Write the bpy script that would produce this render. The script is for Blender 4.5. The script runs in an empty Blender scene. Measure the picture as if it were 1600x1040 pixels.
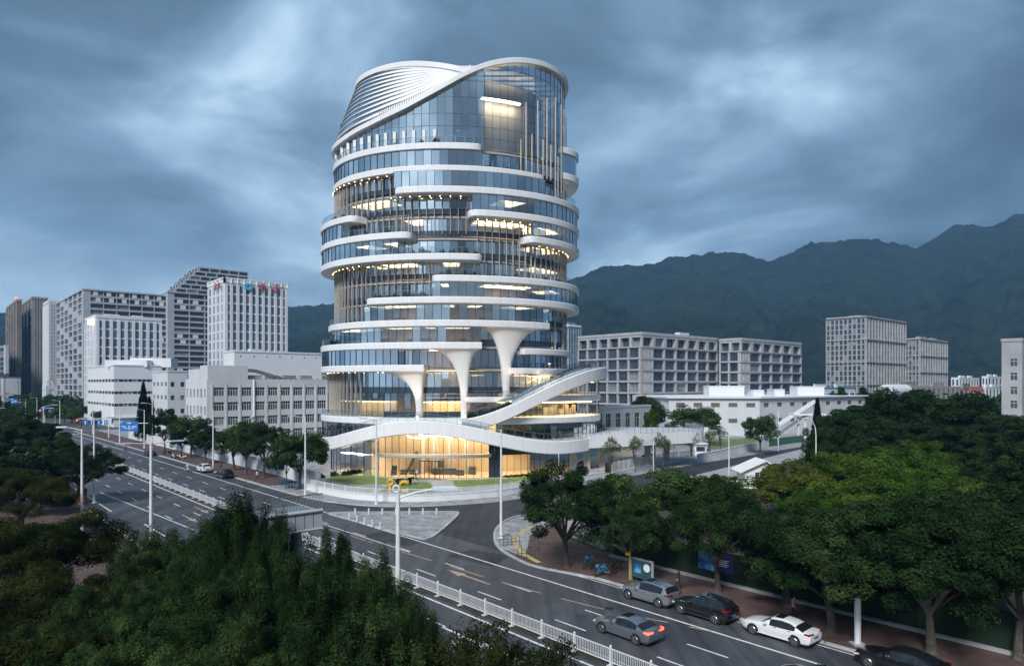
import bpy, bmesh, math, random
import numpy as np
from mathutils import Vector, Matrix
random.seed(7); rng = np.random.default_rng(11)
R = math.radians
SC = bpy.context.scene
COL = SC.collection

# ------------------------------------------------------------------ camera
F, H, HY = 1067.0, 17.0, 600.0          # photo: focal length in pixels, camera height, horizon row
cam = bpy.data.cameras.new('camera'); cam_o = bpy.data.objects.new('camera', cam); COL.objects.link(cam_o)
cam_o.location = (0, 0, H); cam_o.rotation_euler = (R(90), 0, 0)
cam.sensor_width = 36; cam.lens = F / 1600 * 36; cam.shift_y = 0.05
cam.clip_start = 0.5; cam.clip_end = 20000
SC.camera = cam_o

# ------------------------------------------------------------------ world, sun, exposure
W = bpy.data.worlds.new('World'); SC.world = W; W.use_nodes = True
SUN_EL, SUN_AZ = 41.0, 203.0             # sun behind the camera, to its left (azimuth from +Y, clockwise)
def build_world():
    nt = W.node_tree; N = nt.nodes; L = nt.links; N.clear()
    out = N.new('ShaderNodeOutputWorld'); bg = N.new('ShaderNodeBackground'); L.new(bg.outputs[0], out.inputs[0])
    sky = N.new('ShaderNodeTexSky'); sky.sky_type = 'NISHITA'; sky.sun_disc = False
    sky.sun_elevation = R(SUN_EL); sky.sun_rotation = R(SUN_AZ); sky.air_density = 1.5; sky.dust_density = 2.0
    tc = N.new('ShaderNodeTexCoord'); sep = N.new('ShaderNodeSeparateXYZ'); L.new(tc.outputs['Generated'], sep.inputs[0])
    def m(op, a, b=None, c=None, clamp=False):
        n = N.new('ShaderNodeMath'); n.operation = op; n.use_clamp = clamp
        for i, v in enumerate((a, b, c)):
            if v is None: continue
            if isinstance(v, (int, float)): n.inputs[i].default_value = v
            else: L.new(v, n.inputs[i])
        return n.outputs[0]
    mp = N.new('ShaderNodeMapping'); L.new(tc.outputs['Generated'], mp.inputs[0])
    mp.inputs['Location'].default_value = CLOUD_OFF; mp.inputs['Rotation'].default_value = (0, R(-9), 0); mp.inputs['Scale'].default_value = (1.5, 1.5, 3.1)
    n1 = N.new('ShaderNodeTexNoise'); L.new(mp.outputs[0], n1.inputs['Vector'])
    n1.inputs['Scale'].default_value = 2.0; n1.inputs['Detail'].default_value = 9; n1.inputs['Roughness'].default_value = 0.52; n1.inputs['Distortion'].default_value = 0.35
    n2 = N.new('ShaderNodeTexNoise'); L.new(mp.outputs[0], n2.inputs['Vector'])
    n2.inputs['Scale'].default_value = 0.9; n2.inputs['Detail'].default_value = 3; n2.inputs['Distortion'].default_value = 0.3
    s = m('ADD', m('MULTIPLY', n1.outputs[0], 0.62), m('MULTIPLY', n2.outputs[0], 0.38))
    # the storm gets heavier towards the right-hand hills and stays so beyond the frame
    az = m('ARCTAN2', sep.outputs[0], sep.outputs[1])
    mr = N.new('ShaderNodeMapRange'); mr.interpolation_type = 'SMOOTHSTEP'; L.new(az, mr.inputs[0])
    for i, v in enumerate((0.20, 0.66, 0.0, 0.16)): mr.inputs[i + 1].default_value = v
    s = m('SUBTRACT', s, mr.outputs[0])
    hz = N.new('ShaderNodeMapRange'); hz.interpolation_type = 'SMOOTHSTEP'; L.new(sep.outputs[2], hz.inputs[0])
    for i, v in enumerate((0.05, 0.45, 0.0, -0.05)): hz.inputs[i + 1].default_value = v
    s = m('ADD', s, hz.outputs[0])
    # pale breaks in the cloud cover, where the photograph shows them
    for (bx, by, r0, amp) in ((460, 220, 0.20, 0.085), (150, 160, 0.16, 0.02), (1190, 175, 0.22, 0.085), (1010, 345, 0.17, 0.055), (230, 395, 0.18, 0.045), (60, 60, 0.28, -0.05), (300, 310, 0.14, -0.04), (760, 30, 0.25, -0.03)):
        dv_ = Vector(((bx - 800) / F, 1.0, (HY - by) / F)).normalized()
        vm = N.new('ShaderNodeVectorMath'); vm.operation = 'DISTANCE'; L.new(tc.outputs['Generated'], vm.inputs[0]); vm.inputs[1].default_value = dv_
        mq = N.new('ShaderNodeMapRange'); mq.interpolation_type = 'SMOOTHERSTEP'; L.new(vm.outputs['Value'], mq.inputs[0])
        for i, v in enumerate((r0 * 1.6, 0.0, 0.0, amp)): mq.inputs[i + 1].default_value = v
        s = m('ADD', s, m('MULTIPLY', mq.outputs[0], m('MULTIPLY_ADD', n1.outputs[0], 2.4, -0.25)))
    ramp = N.new('ShaderNodeValToRGB'); L.new(s, ramp.inputs[0]); cr = ramp.color_ramp
    stops = [(0.30, (0.030, 0.052, 0.080)), (0.42, (0.070, 0.118, 0.172)), (0.50, (0.122, 0.196, 0.282)), (0.58, (0.222, 0.322, 0.425)), (0.68, (0.42, 0.53, 0.62))]
    cr.elements[0].position, cr.elements[0].color = stops[0][0], (*stops[0][1], 1)
    cr.elements[1].position, cr.elements[1].color = stops[-1][0], (*stops[-1][1], 1)
    for p, c in stops[1:-1]:
        e = cr.elements.new(p); e.color = (*c, 1)
    sk = N.new('ShaderNodeMix'); sk.data_type = 'RGBA'; sk.blend_type = 'MULTIPLY'; sk.inputs[0].default_value = 1.0
    L.new(sky.outputs[0], sk.inputs[6]); sk.inputs[7].default_value = (0.06, 0.06, 0.06, 1)
    mx = N.new('ShaderNodeMix'); mx.data_type = 'RGBA'; mx.inputs[0].default_value = 0.93
    L.new(sk.outputs[2], mx.inputs[6]); L.new(ramp.outputs[0], mx.inputs[7])
    L.new(mx.outputs[2], bg.inputs[0]); bg.inputs[1].default_value = SKY_GAIN
CLOUD_OFF = (3.1, 1.7, 0.0); SKY_GAIN = 0.79; HAZE = 0.00015
build_world()
sun = bpy.data.lights.new('sun', 'SUN'); sun.energy = 1.5; sun.angle = R(18); sun.color = (1.0, 0.975, 0.95)
sun_o = bpy.data.objects.new('sun', sun); COL.objects.link(sun_o)
_sd = Vector((math.sin(R(SUN_AZ)) * math.cos(R(SUN_EL)), math.cos(R(SUN_AZ)) * math.cos(R(SUN_EL)), math.sin(R(SUN_EL))))
sun_o.rotation_euler = _sd.to_track_quat('Z', 'Y').to_euler(); sun_o.location = (-60, -80, 120)
SC.view_settings.view_transform = 'Standard'; SC.view_settings.look = 'None'
SC.view_settings.exposure = 1.4; SC.view_settings.gamma = 1.0; SC.view_settings.use_curve_mapping = False
SC.render.engine = 'CYCLES'
SC.cycles.max_bounces = 8; SC.cycles.diffuse_bounces = 3; SC.cycles.glossy_bounces = 3; SC.cycles.transmission_bounces = 4
SC.cycles.transparent_max_bounces = 10; SC.cycles.volume_bounces = 0; SC.cycles.caustics_reflective = False; SC.cycles.caustics_refractive = False
SC.cycles.sample_clamp_indirect = 4.0; SC.cycles.use_denoising = True

# ------------------------------------------------------------------ helpers
def G(x, y, z=0.0):                      # photo pixel -> point on the ground (or on height z)
    d = F * (H - z) / (y - HY); return ((x - 800) / F * d, d, z)
def P(x, y, d):                          # photo pixel at a known distance
    return ((x - 800) / F * d, d, H - (y - HY) / F * d)
UX, UY = -0.661, 0.750                   # along the avenue (away), and across it
VX, VY = 0.750, 0.661
def UV(u, v, z=0.0): return (UX * u + VX * v, UY * u + VY * v, z)

class MB:
    def __init__(s): s.v = []; s.f = []; s.m = []
    def add(s, vs, fs, mi=0):
        o = len(s.v); s.v.extend([tuple(p) for p in vs]); s.f.extend([tuple(i + o for i in f) for f in fs]); s.m.extend([mi] * len(fs)); return s
    def quad(s, a, b, c, d, mi=0): return s.add([a, b, c, d], [(0, 1, 2, 3)], mi)
    def box(s, x0, x1, y0, y1, z0, z1, mi=0):
        return s.add([(x0, y0, z0), (x1, y0, z0), (x1, y1, z0), (x0, y1, z0), (x0, y0, z1), (x1, y0, z1), (x1, y1, z1), (x0, y1, z1)],
                     [(0, 3, 2, 1), (4, 5, 6, 7), (0, 1, 5, 4), (1, 2, 6, 5), (2, 3, 7, 6), (3, 0, 4, 7)], mi)
    def bar(s, a, b, w, h, mi=0):        # box beam from a to b, w across, h tall
        a = Vector(a); b = Vector(b); t = (b - a).normalized()
        up = Vector((0, 0, 1)) if abs(t.z) < 0.95 else Vector((0, 1, 0))
        sd = t.cross(up).normalized(); up = sd.cross(t).normalized(); vs = []
        for p in (a, b):
            for i, j in ((-1, -1), (1, -1), (1, 1), (-1, 1)): vs.append(p + sd * (i * w / 2) + up * (j * h / 2))
        return s.add(vs, [(0, 1, 2, 3), (7, 6, 5, 4), (0, 4, 5, 1), (1, 5, 6, 2), (2, 6, 7, 3), (3, 7, 4, 0)], mi)
    def prism(s, poly, z0, z1, mi=0, mtop=None):
        n = len(poly); A = sum(poly[i][0] * poly[(i + 1) % n][1] - poly[(i + 1) % n][0] * poly[i][1] for i in range(n))
        if A < 0: poly = poly[::-1]
        vs = [(p[0], p[1], z0) for p in poly] + [(p[0], p[1], z1) for p in poly]
        s.add(vs, [tuple(range(n - 1, -1, -1))] + [(i, (i + 1) % n, (i + 1) % n + n, i + n) for i in range(n)], mi)
        return s.add([(p[0], p[1], z1) for p in poly], [tuple(range(n))], mi if mtop is None else mtop)
    def tube(s, pts, r, n=8, mi=0, cap=True):
        pts = [Vector(p) for p in pts]; rs = r if isinstance(r, (list, tuple)) else [r] * len(pts); vs = []; fs = []
        for i, p in enumerate(pts):
            t = (pts[min(i + 1, len(pts) - 1)] - pts[max(i - 1, 0)]).normalized()
            a = t.cross(Vector((0, 0, 1)) if abs(t.z) < 0.9 else Vector((0, 1, 0))).normalized(); b = a.cross(t).normalized()
            for k in range(n):
                c = 2 * math.pi * k / n; vs.append(p + (a * math.cos(c) + b * math.sin(c)) * rs[i])
        for i in range(len(pts) - 1):
            for k in range(n):
                k2 = (k + 1) % n; fs.append((i * n + k, i * n + k2, (i + 1) * n + k2, (i + 1) * n + k))
        if cap: fs += [tuple(range(n - 1, -1, -1)), tuple(range((len(pts) - 1) * n, len(pts) * n))]
        return s.add(vs, fs, mi)
    def lathe(s, prof, c=(0, 0, 0), n=12, mi=0, axis='z'):
        vs = []; fs = []
        for r, z in prof:
            for k in range(n):
                a = 2 * math.pi * k / n; x, y = r * math.cos(a), r * math.sin(a)
                q = (x, y, z) if axis == 'z' else ((x, z, y) if axis == 'y' else (z, x, y)); vs.append((q[0] + c[0], q[1] + c[1], q[2] + c[2]))
        for i in range(len(prof) - 1):
            for k in range(n):
                k2 = (k + 1) % n; fs.append((i * n + k, i * n + k2, (i + 1) * n + k2, (i + 1) * n + k))
        fs += [tuple(range(n - 1, -1, -1)), tuple(range((len(prof) - 1) * n, len(prof) * n))]
        return s.add(vs, fs, mi)
    def grid(s, rows, mi=0, close=False, flip=False):   # rows: list of lists of points
        n = len(rows[0]); vs = [p for r in rows for p in r]; fs = []
        for i in range(len(rows) - 1):
            for k in range(n if close else n - 1):
                k2 = (k + 1) % n; q = (i * n + k, i * n + k2, (i + 1) * n + k2, (i + 1) * n + k); fs.append(q[::-1] if flip else q)
        return s.add(vs, fs, mi)
    def mesh(s, name, mats, org=(0, 0, 0), smooth=False):
        me = bpy.data.meshes.new(name); o = org
        me.from_pydata([(p[0] - o[0], p[1] - o[1], p[2] - o[2]) for p in s.v], [], s.f)
        for mt in (mats if isinstance(mats, (list, tuple)) else [mats]): me.materials.append(MAT[mt] if isinstance(mt, str) else mt)
        if any(s.m): me.polygons.foreach_set('material_index', s.m)
        if smooth: me.polygons.foreach_set('use_smooth', [True] * len(me.polygons))
        me.update(); return me

ORG = {}
def tag(o, label=None, cat=None, group=None, kind=None):
    if label: o['label'] = label
    if cat: o['category'] = cat
    if group: o['group'] = group
    if kind: o['kind'] = kind
    return o
def thing(name, loc, label=None, cat=None, group=None, rz=0.0):
    o = bpy.data.objects.new(name, None); COL.objects.link(o); o.location = loc; o.rotation_euler = (0, 0, rz)
    o.empty_display_size = 0.5; ORG[o.name] = tuple(loc); return tag(o, label, cat, group)
def ob(name, mb, mats, parent=None, label=None, cat=None, group=None, kind=None, smooth=False, local=False, fix=False):
    # vertices are world coordinates unless local; children are stored relative to their thing's origin
    if isinstance(mb, MB):
        org = (0, 0, 0) if (local or parent is None) else ORG.get(parent.name, (0, 0, 0))
        me = mb.mesh(name, mats, org, smooth)
        if fix: recalc(me)
    else: me = mb
    o = bpy.data.objects.new(name, me); COL.objects.link(o)
    if parent is not None: o.parent = parent; ORG[o.name] = ORG.get(parent.name, (0, 0, 0))
    return tag(o, label, cat, group, kind)
def recalc(me):
    bm = bmesh.new(); bm.from_mesh(me); bmesh.ops.remove_doubles(bm, verts=bm.verts, dist=1e-4); bmesh.ops.recalc_face_normals(bm, faces=bm.faces); bm.to_mesh(me); bm.free()
def copy_tree(o, parent=None):
    c = o.copy(); COL.objects.link(c)
    if parent is not None: c.parent = parent
    ORG[c.name] = ORG.get(o.name, (0, 0, 0))
    for ch in list(o.children): copy_tree(ch, c)
    return c
def smooth_angle(me, deg=35):
    me.polygons.foreach_set('use_smooth', [True] * len(me.polygons))
    bm = bmesh.new(); bm.from_mesh(me)
    for e in bm.edges:
        if len(e.link_faces) == 2 and e.calc_face_angle(0) > R(deg): e.smooth = False
    bm.to_mesh(me); bm.free()
def text_mesh(txt, size, mat, extrude=0.05):
    cu = bpy.data.curves.new('lettering', 'FONT'); cu.body = txt; cu.size = size; cu.extrude = extrude; cu.align_x = 'CENTER'; cu.align_y = 'CENTER'
    o = bpy.data.objects.new('lettering', cu); COL.objects.link(o); dg = bpy.context.evaluated_depsgraph_get()
    me = bpy.data.meshes.new_from_object(o.evaluated_get(dg)); bpy.data.objects.remove(o); bpy.data.curves.remove(cu)
    me.materials.clear(); me.materials.append(MAT[mat]); return me

# ------------------------------------------------------------------ materials
MAT = {}
def material(name, c1, c2=None, rough=0.6, metal=0.0, scale=1.0, detail=4, bump=0.0, bscale=None, coords='Object', spec=0.5, emit=None, estr=0.0,
             rand=0.0, coat=0.0, lo=0.35, hi=0.65, sheen=None, trans=0.0, wet=None):
    m = bpy.data.materials.new(name); m.use_nodes = True; nt = m.node_tree; N = nt.nodes; L = nt.links
    b = N['Principled BSDF']; b.inputs['Roughness'].default_value = rough; b.inputs['Metallic'].default_value = metal
    b.inputs['Specular IOR Level'].default_value = spec; b.inputs['Coat Weight'].default_value = coat
    b.inputs['Base Color'].default_value = (*c1, 1)
    tc = N.new('ShaderNodeTexCoord')
    src = None
    if coords == 'World':
        g = N.new('ShaderNodeNewGeometry'); src = g.outputs['Position']
    else: src = tc.outputs[coords]
    if c2 is not None:
        n = N.new('ShaderNodeTexNoise'); L.new(src, n.inputs['Vector']); n.inputs['Scale'].default_value = scale; n.inputs['Detail'].default_value = detail; n.inputs['Roughness'].default_value = 0.6
        mr = N.new('ShaderNodeMapRange'); L.new(n.outputs[0], mr.inputs[0]); mr.inputs[1].default_value = lo; mr.inputs[2].default_value = hi
        mx = N.new('ShaderNodeMix'); mx.data_type = 'RGBA'; L.new(mr.outputs[0], mx.inputs[0]); mx.inputs[6].default_value = (*c1, 1); mx.inputs[7].default_value = (*c2, 1)
        last = mx.outputs[2]
        if wet:
            mr2 = N.new('ShaderNodeMapRange'); L.new(n.outputs[0], mr2.inputs[0]); mr2.inputs[1].default_value = lo; mr2.inputs[2].default_value = hi; mr2.inputs[3].default_value = wet[0]; mr2.inputs[4].default_value = wet[1]
            L.new(mr2.outputs[0], b.inputs['Roughness'])
        if rand:
            oi = N.new('ShaderNodeObjectInfo'); hs = N.new('ShaderNodeHueSaturation'); L.new(last, hs.inputs['Color'])
            a = N.new('ShaderNodeMapRange'); L.new(oi.outputs['Random'], a.inputs[0]); a.inputs[3].default_value = 1 - rand; a.inputs[4].default_value = 1 + rand
            L.new(a.outputs[0], hs.inputs['Value']); last = hs.outputs[0]
        L.new(last, b.inputs['Base Color'])
    if bump:
        n = N.new('ShaderNodeTexNoise'); L.new(src, n.inputs['Vector']); n.inputs['Scale'].default_value = bscale or scale * 6; n.inputs['Detail'].default_value = 4
        bp = N.new('ShaderNodeBump'); bp.inputs['Strength'].default_value = bump; bp.inputs['Distance'].default_value = 0.05; L.new(n.outputs[0], bp.inputs['Height']); L.new(bp.outputs[0], b.inputs['Normal'])
    if emit: b.inputs['Emission Color'].default_value = (*emit, 1); b.inputs['Emission Strength'].default_value = estr
    MAT[name] = m; return m
def leaf_material(name, c1, c2, rand=0.25, scale=0.5, trans=0.35, detail=3, rough=0.6):
    m = bpy.data.materials.new(name); m.use_nodes = True; nt = m.node_tree; N = nt.nodes; L = nt.links; N.remove(N['Principled BSDF'])
    out = N['Material Output']; tc = N.new('ShaderNodeTexCoord'); oi = N.new('ShaderNodeObjectInfo')
    n = N.new('ShaderNodeTexNoise'); L.new(tc.outputs['Object'], n.inputs['Vector']); n.inputs['Scale'].default_value = scale; n.inputs['Detail'].default_value = detail; n.inputs['Roughness'].default_value = rough
    mr = N.new('ShaderNodeMapRange'); L.new(n.outputs[0], mr.inputs[0]); mr.inputs[1].default_value = 0.38; mr.inputs[2].default_value = 0.64
    mx = N.new('ShaderNodeMix'); mx.data_type = 'RGBA'; L.new(mr.outputs[0], mx.inputs[0]); mx.inputs[6].default_value = (*c1, 1); mx.inputs[7].default_value = (*c2, 1)
    hs = N.new('ShaderNodeHueSaturation'); L.new(mx.outputs[2], hs.inputs['Color'])
    a = N.new('ShaderNodeMapRange'); L.new(oi.outputs['Random'], a.inputs[0]); a.inputs[3].default_value = 1 - rand; a.inputs[4].default_value = 1 + rand; L.new(a.outputs[0], hs.inputs['Value'])
    h = N.new('ShaderNodeMapRange'); L.new(oi.outputs['Random'], h.inputs[0]); h.inputs[3].default_value = 0.515; h.inputs[4].default_value = 0.485; L.new(h.outputs[0], hs.inputs['Hue'])
    d = N.new('ShaderNodeBsdfDiffuse'); t = N.new('ShaderNodeBsdfTranslucent'); L.new(hs.outputs[0], d.inputs[0]); L.new(hs.outputs[0], t.inputs[0])
    ms = N.new('ShaderNodeMixShader'); ms.inputs[0].default_value = trans; L.new(d.outputs[0], ms.inputs[1]); L.new(t.outputs[0], ms.inputs[2])
    gl = N.new('ShaderNodeBsdfGlossy'); gl.inputs['Roughness'].default_value = 0.45; gl.inputs[0].default_value = (0.8, 0.9, 1, 1)
    m2 = N.new('ShaderNodeMixShader'); m2.inputs[0].default_value = 0.0; L.new(ms.outputs[0], m2.inputs[1]); L.new(gl.outputs[0], m2.inputs[2]); L.new(m2.outputs[0], out.inputs[0])
    MAT[name] = m
def glass_material(name, tint=(0.55, 0.68, 0.8), refl=(0.72, 0.86, 1.0), base=0.35, rough=0.015, rand=0.15):
    # coated facade glass: reflection rising towards grazing, the rest lets the rooms behind show
    m = bpy.data.materials.new(name); m.use_nodes = True; nt = m.node_tree; N = nt.nodes; L = nt.links; N.remove(N['Principled BSDF'])
    out = N['Material Output']; lw = N.new('ShaderNodeLayerWeight'); lw.inputs[0].default_value = 0.35
    oi = N.new('ShaderNodeObjectInfo'); mr = N.new('ShaderNodeMapRange'); L.new(oi.outputs['Random'], mr.inputs[0]); mr.inputs[3].default_value = base - rand; mr.inputs[4].default_value = base + rand
    ma = N.new('ShaderNodeMath'); ma.operation = 'MULTIPLY_ADD'; L.new(lw.outputs['Fresnel'], ma.inputs[0]); ma.inputs[1].default_value = 0.6; L.new(mr.outputs[0], ma.inputs[2]); ma.use_clamp = True
    t = N.new('ShaderNodeBsdfTransparent'); t.inputs[0].default_value = (*tint, 1); g = N.new('ShaderNodeBsdfGlossy'); g.inputs['Roughness'].default_value = rough; g.inputs[0].default_value = (*refl, 1)
    ms = N.new('ShaderNodeMixShader'); L.new(ma.outputs[0], ms.inputs[0]); L.new(t.outputs[0], ms.inputs[1]); L.new(g.outputs[0], ms.inputs[2]); L.new(ms.outputs[0], out.inputs[0]); MAT[name] = m
def brick_material(name, c1, c2, mortar, bw=0.4, bh=0.2, rough=0.85):
    m = bpy.data.materials.new(name); m.use_nodes = True; nt = m.node_tree; N = nt.nodes; L = nt.links; b = N['Principled BSDF']; b.inputs['Roughness'].default_value = rough
    g = N.new('ShaderNodeNewGeometry'); mp = N.new('ShaderNodeMapping'); mp.inputs['Rotation'].default_value = (0, 0, R(41.4)); L.new(g.outputs['Position'], mp.inputs[0])
    t = N.new('ShaderNodeTexBrick'); L.new(mp.outputs[0], t.inputs[0]); t.inputs['Scale'].default_value = 1; t.inputs['Brick Width'].default_value = bw; t.inputs['Row Height'].default_value = bh; t.inputs['Mortar Size'].default_value = 0.012
    t.inputs['Color1'].default_value = (*c1, 1); t.inputs['Color2'].default_value = (*c2, 1); t.inputs['Mortar'].default_value = (*mortar, 1)
    n = N.new('ShaderNodeTexNoise'); L.new(g.outputs['Position'], n.inputs['Vector']); n.inputs['Scale'].default_value = 0.6; n.inputs['Detail'].default_value = 6
    mr = N.new('ShaderNodeMapRange'); L.new(n.outputs[0], mr.inputs[0]); mr.inputs[1].default_value = 0.3; mr.inputs[2].default_value = 0.7; mr.inputs[3].default_value = 0.65; mr.inputs[4].default_value = 1.25
    hs = N.new('ShaderNodeHueSaturation'); L.new(t.outputs[0], hs.inputs['Color']); L.new(mr.outputs[0], hs.inputs['Value']); L.new(hs.outputs[0], b.inputs['Base Color']); MAT[name] = m

material('asphalt', (0.050, 0.056, 0.068), (0.088, 0.095, 0.108), rough=0.75, scale=0.16, detail=9, coords='World', bump=0.25, bscale=9, wet=(0.5, 0.85), spec=0.35)
material('asphalt_new', (0.030, 0.034, 0.042), (0.050, 0.055, 0.064), rough=0.8, scale=0.3, detail=8, coords='World', bump=0.2, bscale=9, spec=0.35)
material('concrete', (0.30, 0.31, 0.32), (0.42, 0.43, 0.44), scale=0.35, detail=8, coords='World', rough=0.85)
material('kerb', (0.36, 0.37, 0.38), (0.52, 0.53, 0.54), scale=0.6, detail=6, coords='World', rough=0.85)
material('paint', (0.50, 0.52, 0.54), (0.78, 0.79, 0.80), scale=1.6, detail=8, coords='World', rough=0.7, lo=0.3, hi=0.55)
material('paint_orange', (0.36, 0.24, 0.17), (0.55, 0.40, 0.30), scale=2.0, detail=6, coords='World', rough=0.7)
material('paint_yellow', (0.45, 0.34, 0.12), (0.60, 0.46, 0.18), scale=2.0, coords='World', rough=0.7)
brick_material('paving_red', (0.095, 0.058, 0.050), (0.13, 0.080, 0.070), (0.06, 0.05, 0.05))
brick_material('paving_grey', (0.27, 0.28, 0.30), (0.40, 0.41, 0.42), (0.16, 0.17, 0.18), bw=0.6, bh=0.3)
material('soil', (0.030, 0.032, 0.022), (0.055, 0.055, 0.04), scale=0.5, coords='World', rough=1.0)
material('ground', (0.035, 0.045, 0.030), (0.10, 0.10, 0.085), scale=0.02, detail=8, coords='World', rough=1.0)
material('lawn', (0.10, 0.17, 0.045), (0.19, 0.26, 0.08), scale=0.5, detail=8, coords='World', rough=1.0, bump=0.4, bscale=8)
material('white_panel', (0.86, 0.87, 0.88), (0.82, 0.835, 0.85), scale=0.25, detail=5, coords='World', rough=0.38)
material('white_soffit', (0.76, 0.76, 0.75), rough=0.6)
material('white_metal', (0.78, 0.79, 0.80), (0.66, 0.68, 0.70), scale=3, rough=0.45)
material('bronze', (0.54, 0.50, 0.45), (0.45, 0.42, 0.38), scale=2, rough=0.45, metal=0.15)
material('mullion', (0.05, 0.055, 0.065), rough=0.4, metal=0.6)
material('steel', (0.34, 0.36, 0.38), (0.26, 0.28, 0.3), scale=2, rough=0.4, metal=0.7)
material('dark_steel', (0.06, 0.065, 0.075), rough=0.45, metal=0.5)
material('slab', (0.42, 0.42, 0.42), rough=0.8)
material('spandrel', (0.03, 0.05, 0.075), rough=0.08, metal=0.0, spec=0.9, coat=0.5)
material('deck', (0.28, 0.29, 0.30), (0.36, 0.37, 0.38), scale=1.5, coords='World', rough=0.8)
material('room_wall', (0.52, 0.40, 0.28), (0.34, 0.25, 0.17), scale=0.5, detail=3, coords='World', rough=0.7)
material('room_dark', (0.10, 0.11, 0.13), (0.18, 0.18, 0.19), scale=0.4, coords='World', rough=0.8)
material('room_white', (0.70, 0.68, 0.66), rough=0.7)
material('lobby_cream', (0.70, 0.60, 0.46), (0.60, 0.49, 0.35), scale=0.35, detail=2, coords='World', rough=0.55)
material('wood', (0.58, 0.44, 0.28), (0.66, 0.52, 0.35), scale=0.8, coords='World', rough=0.5)
material('lamp_warm', (1, 0.8, 0.55), emit=(1.0, 0.66, 0.30), estr=5.0)
material('lamp_white', (1, 0.95, 0.85), emit=(1.0, 0.82, 0.58), estr=5.0)
material('lamp_soft', (1, 0.8, 0.5), emit=(1.0, 0.76, 0.44), estr=1.7)
material('lamp_room', (0.8, 0.7, 0.5), emit=(1.0, 0.78, 0.50), estr=1.0)
material('lamp_lounge', (0.8, 0.7, 0.5), emit=(1.0, 0.78, 0.50), estr=13.0)
material('lamp_red', (0.8, 0.05, 0.04), emit=(1.0, 0.06, 0.03), estr=2.6, rough=0.3)
material('lamp_amber', (0.9, 0.4, 0.1), emit=(1.0, 0.35, 0.06), estr=3.0)
glass_material('glass', refl=(0.94, 0.98, 1.0), base=0.82, rand=0.10)
glass_material('glass_shell', refl=(0.86, 0.94, 1.0), base=0.85, rand=0.0)
glass_material('glass_clear', tint=(0.72, 0.78, 0.82), refl=(0.80, 0.92, 1.0), base=0.40, rand=0.06)
glass_material('glass_lobby', tint=(0.90, 0.90, 0.88), refl=(0.6, 0.75, 0.95), base=0.04, rand=0.03)
glass_material('glass_rail', tint=(0.80, 0.88, 0.92), refl=(0.8, 0.9, 1.0), base=0.08, rand=0.0)

def wear(name, c1, c2):                  # asphalt darkened and polished along the wheel tracks, with patches and oil spots
    m = MAT[name]; nt = m.node_tree; N = nt.nodes; L = nt.links; b = N['Principled BSDF']; src = b.inputs['Base Color'].links[0].from_socket
    g = N.new('ShaderNodeNewGeometry'); mp = N.new('ShaderNodeMapping'); mp.inputs['Rotation'].default_value = (0, 0, R(-41.4) * -1); mp.inputs['Scale'].default_value = (0.9, 0.035, 1); L.new(g.outputs['Position'], mp.inputs[0])
    n = N.new('ShaderNodeTexNoise'); L.new(mp.outputs[0], n.inputs['Vector']); n.inputs['Scale'].default_value = 1.0; n.inputs['Detail'].default_value = 5; n.inputs['Roughness'].default_value = 0.6
    mr = N.new('ShaderNodeMapRange'); L.new(n.outputs[0], mr.inputs[0]); mr.inputs[1].default_value = 0.33; mr.inputs[2].default_value = 0.68; mr.inputs[3].default_value = c1; mr.inputs[4].default_value = c2
    v = N.new('ShaderNodeTexVoronoi'); v.inputs['Scale'].default_value = 0.22; L.new(g.outputs['Position'], v.inputs['Vector']); mv = N.new('ShaderNodeMapRange'); L.new(v.outputs['Distance'], mv.inputs[0]); mv.inputs[1].default_value = 0.02; mv.inputs[2].default_value = 0.16; mv.inputs[3].default_value = 0.72; mv.inputs[4].default_value = 1.0
    mu = N.new('ShaderNodeMath'); mu.operation = 'MULTIPLY'; L.new(mr.outputs[0], mu.inputs[0]); L.new(mv.outputs[0], mu.inputs[1]); hs = N.new('ShaderNodeHueSaturation'); L.new(src, hs.inputs['Color']); L.new(mu.outputs[0], hs.inputs['Value']); L.new(hs.outputs[0], b.inputs['Base Color'])
wear('asphalt', 0.66, 1.32); wear('asphalt_new', 0.75, 1.3)
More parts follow.
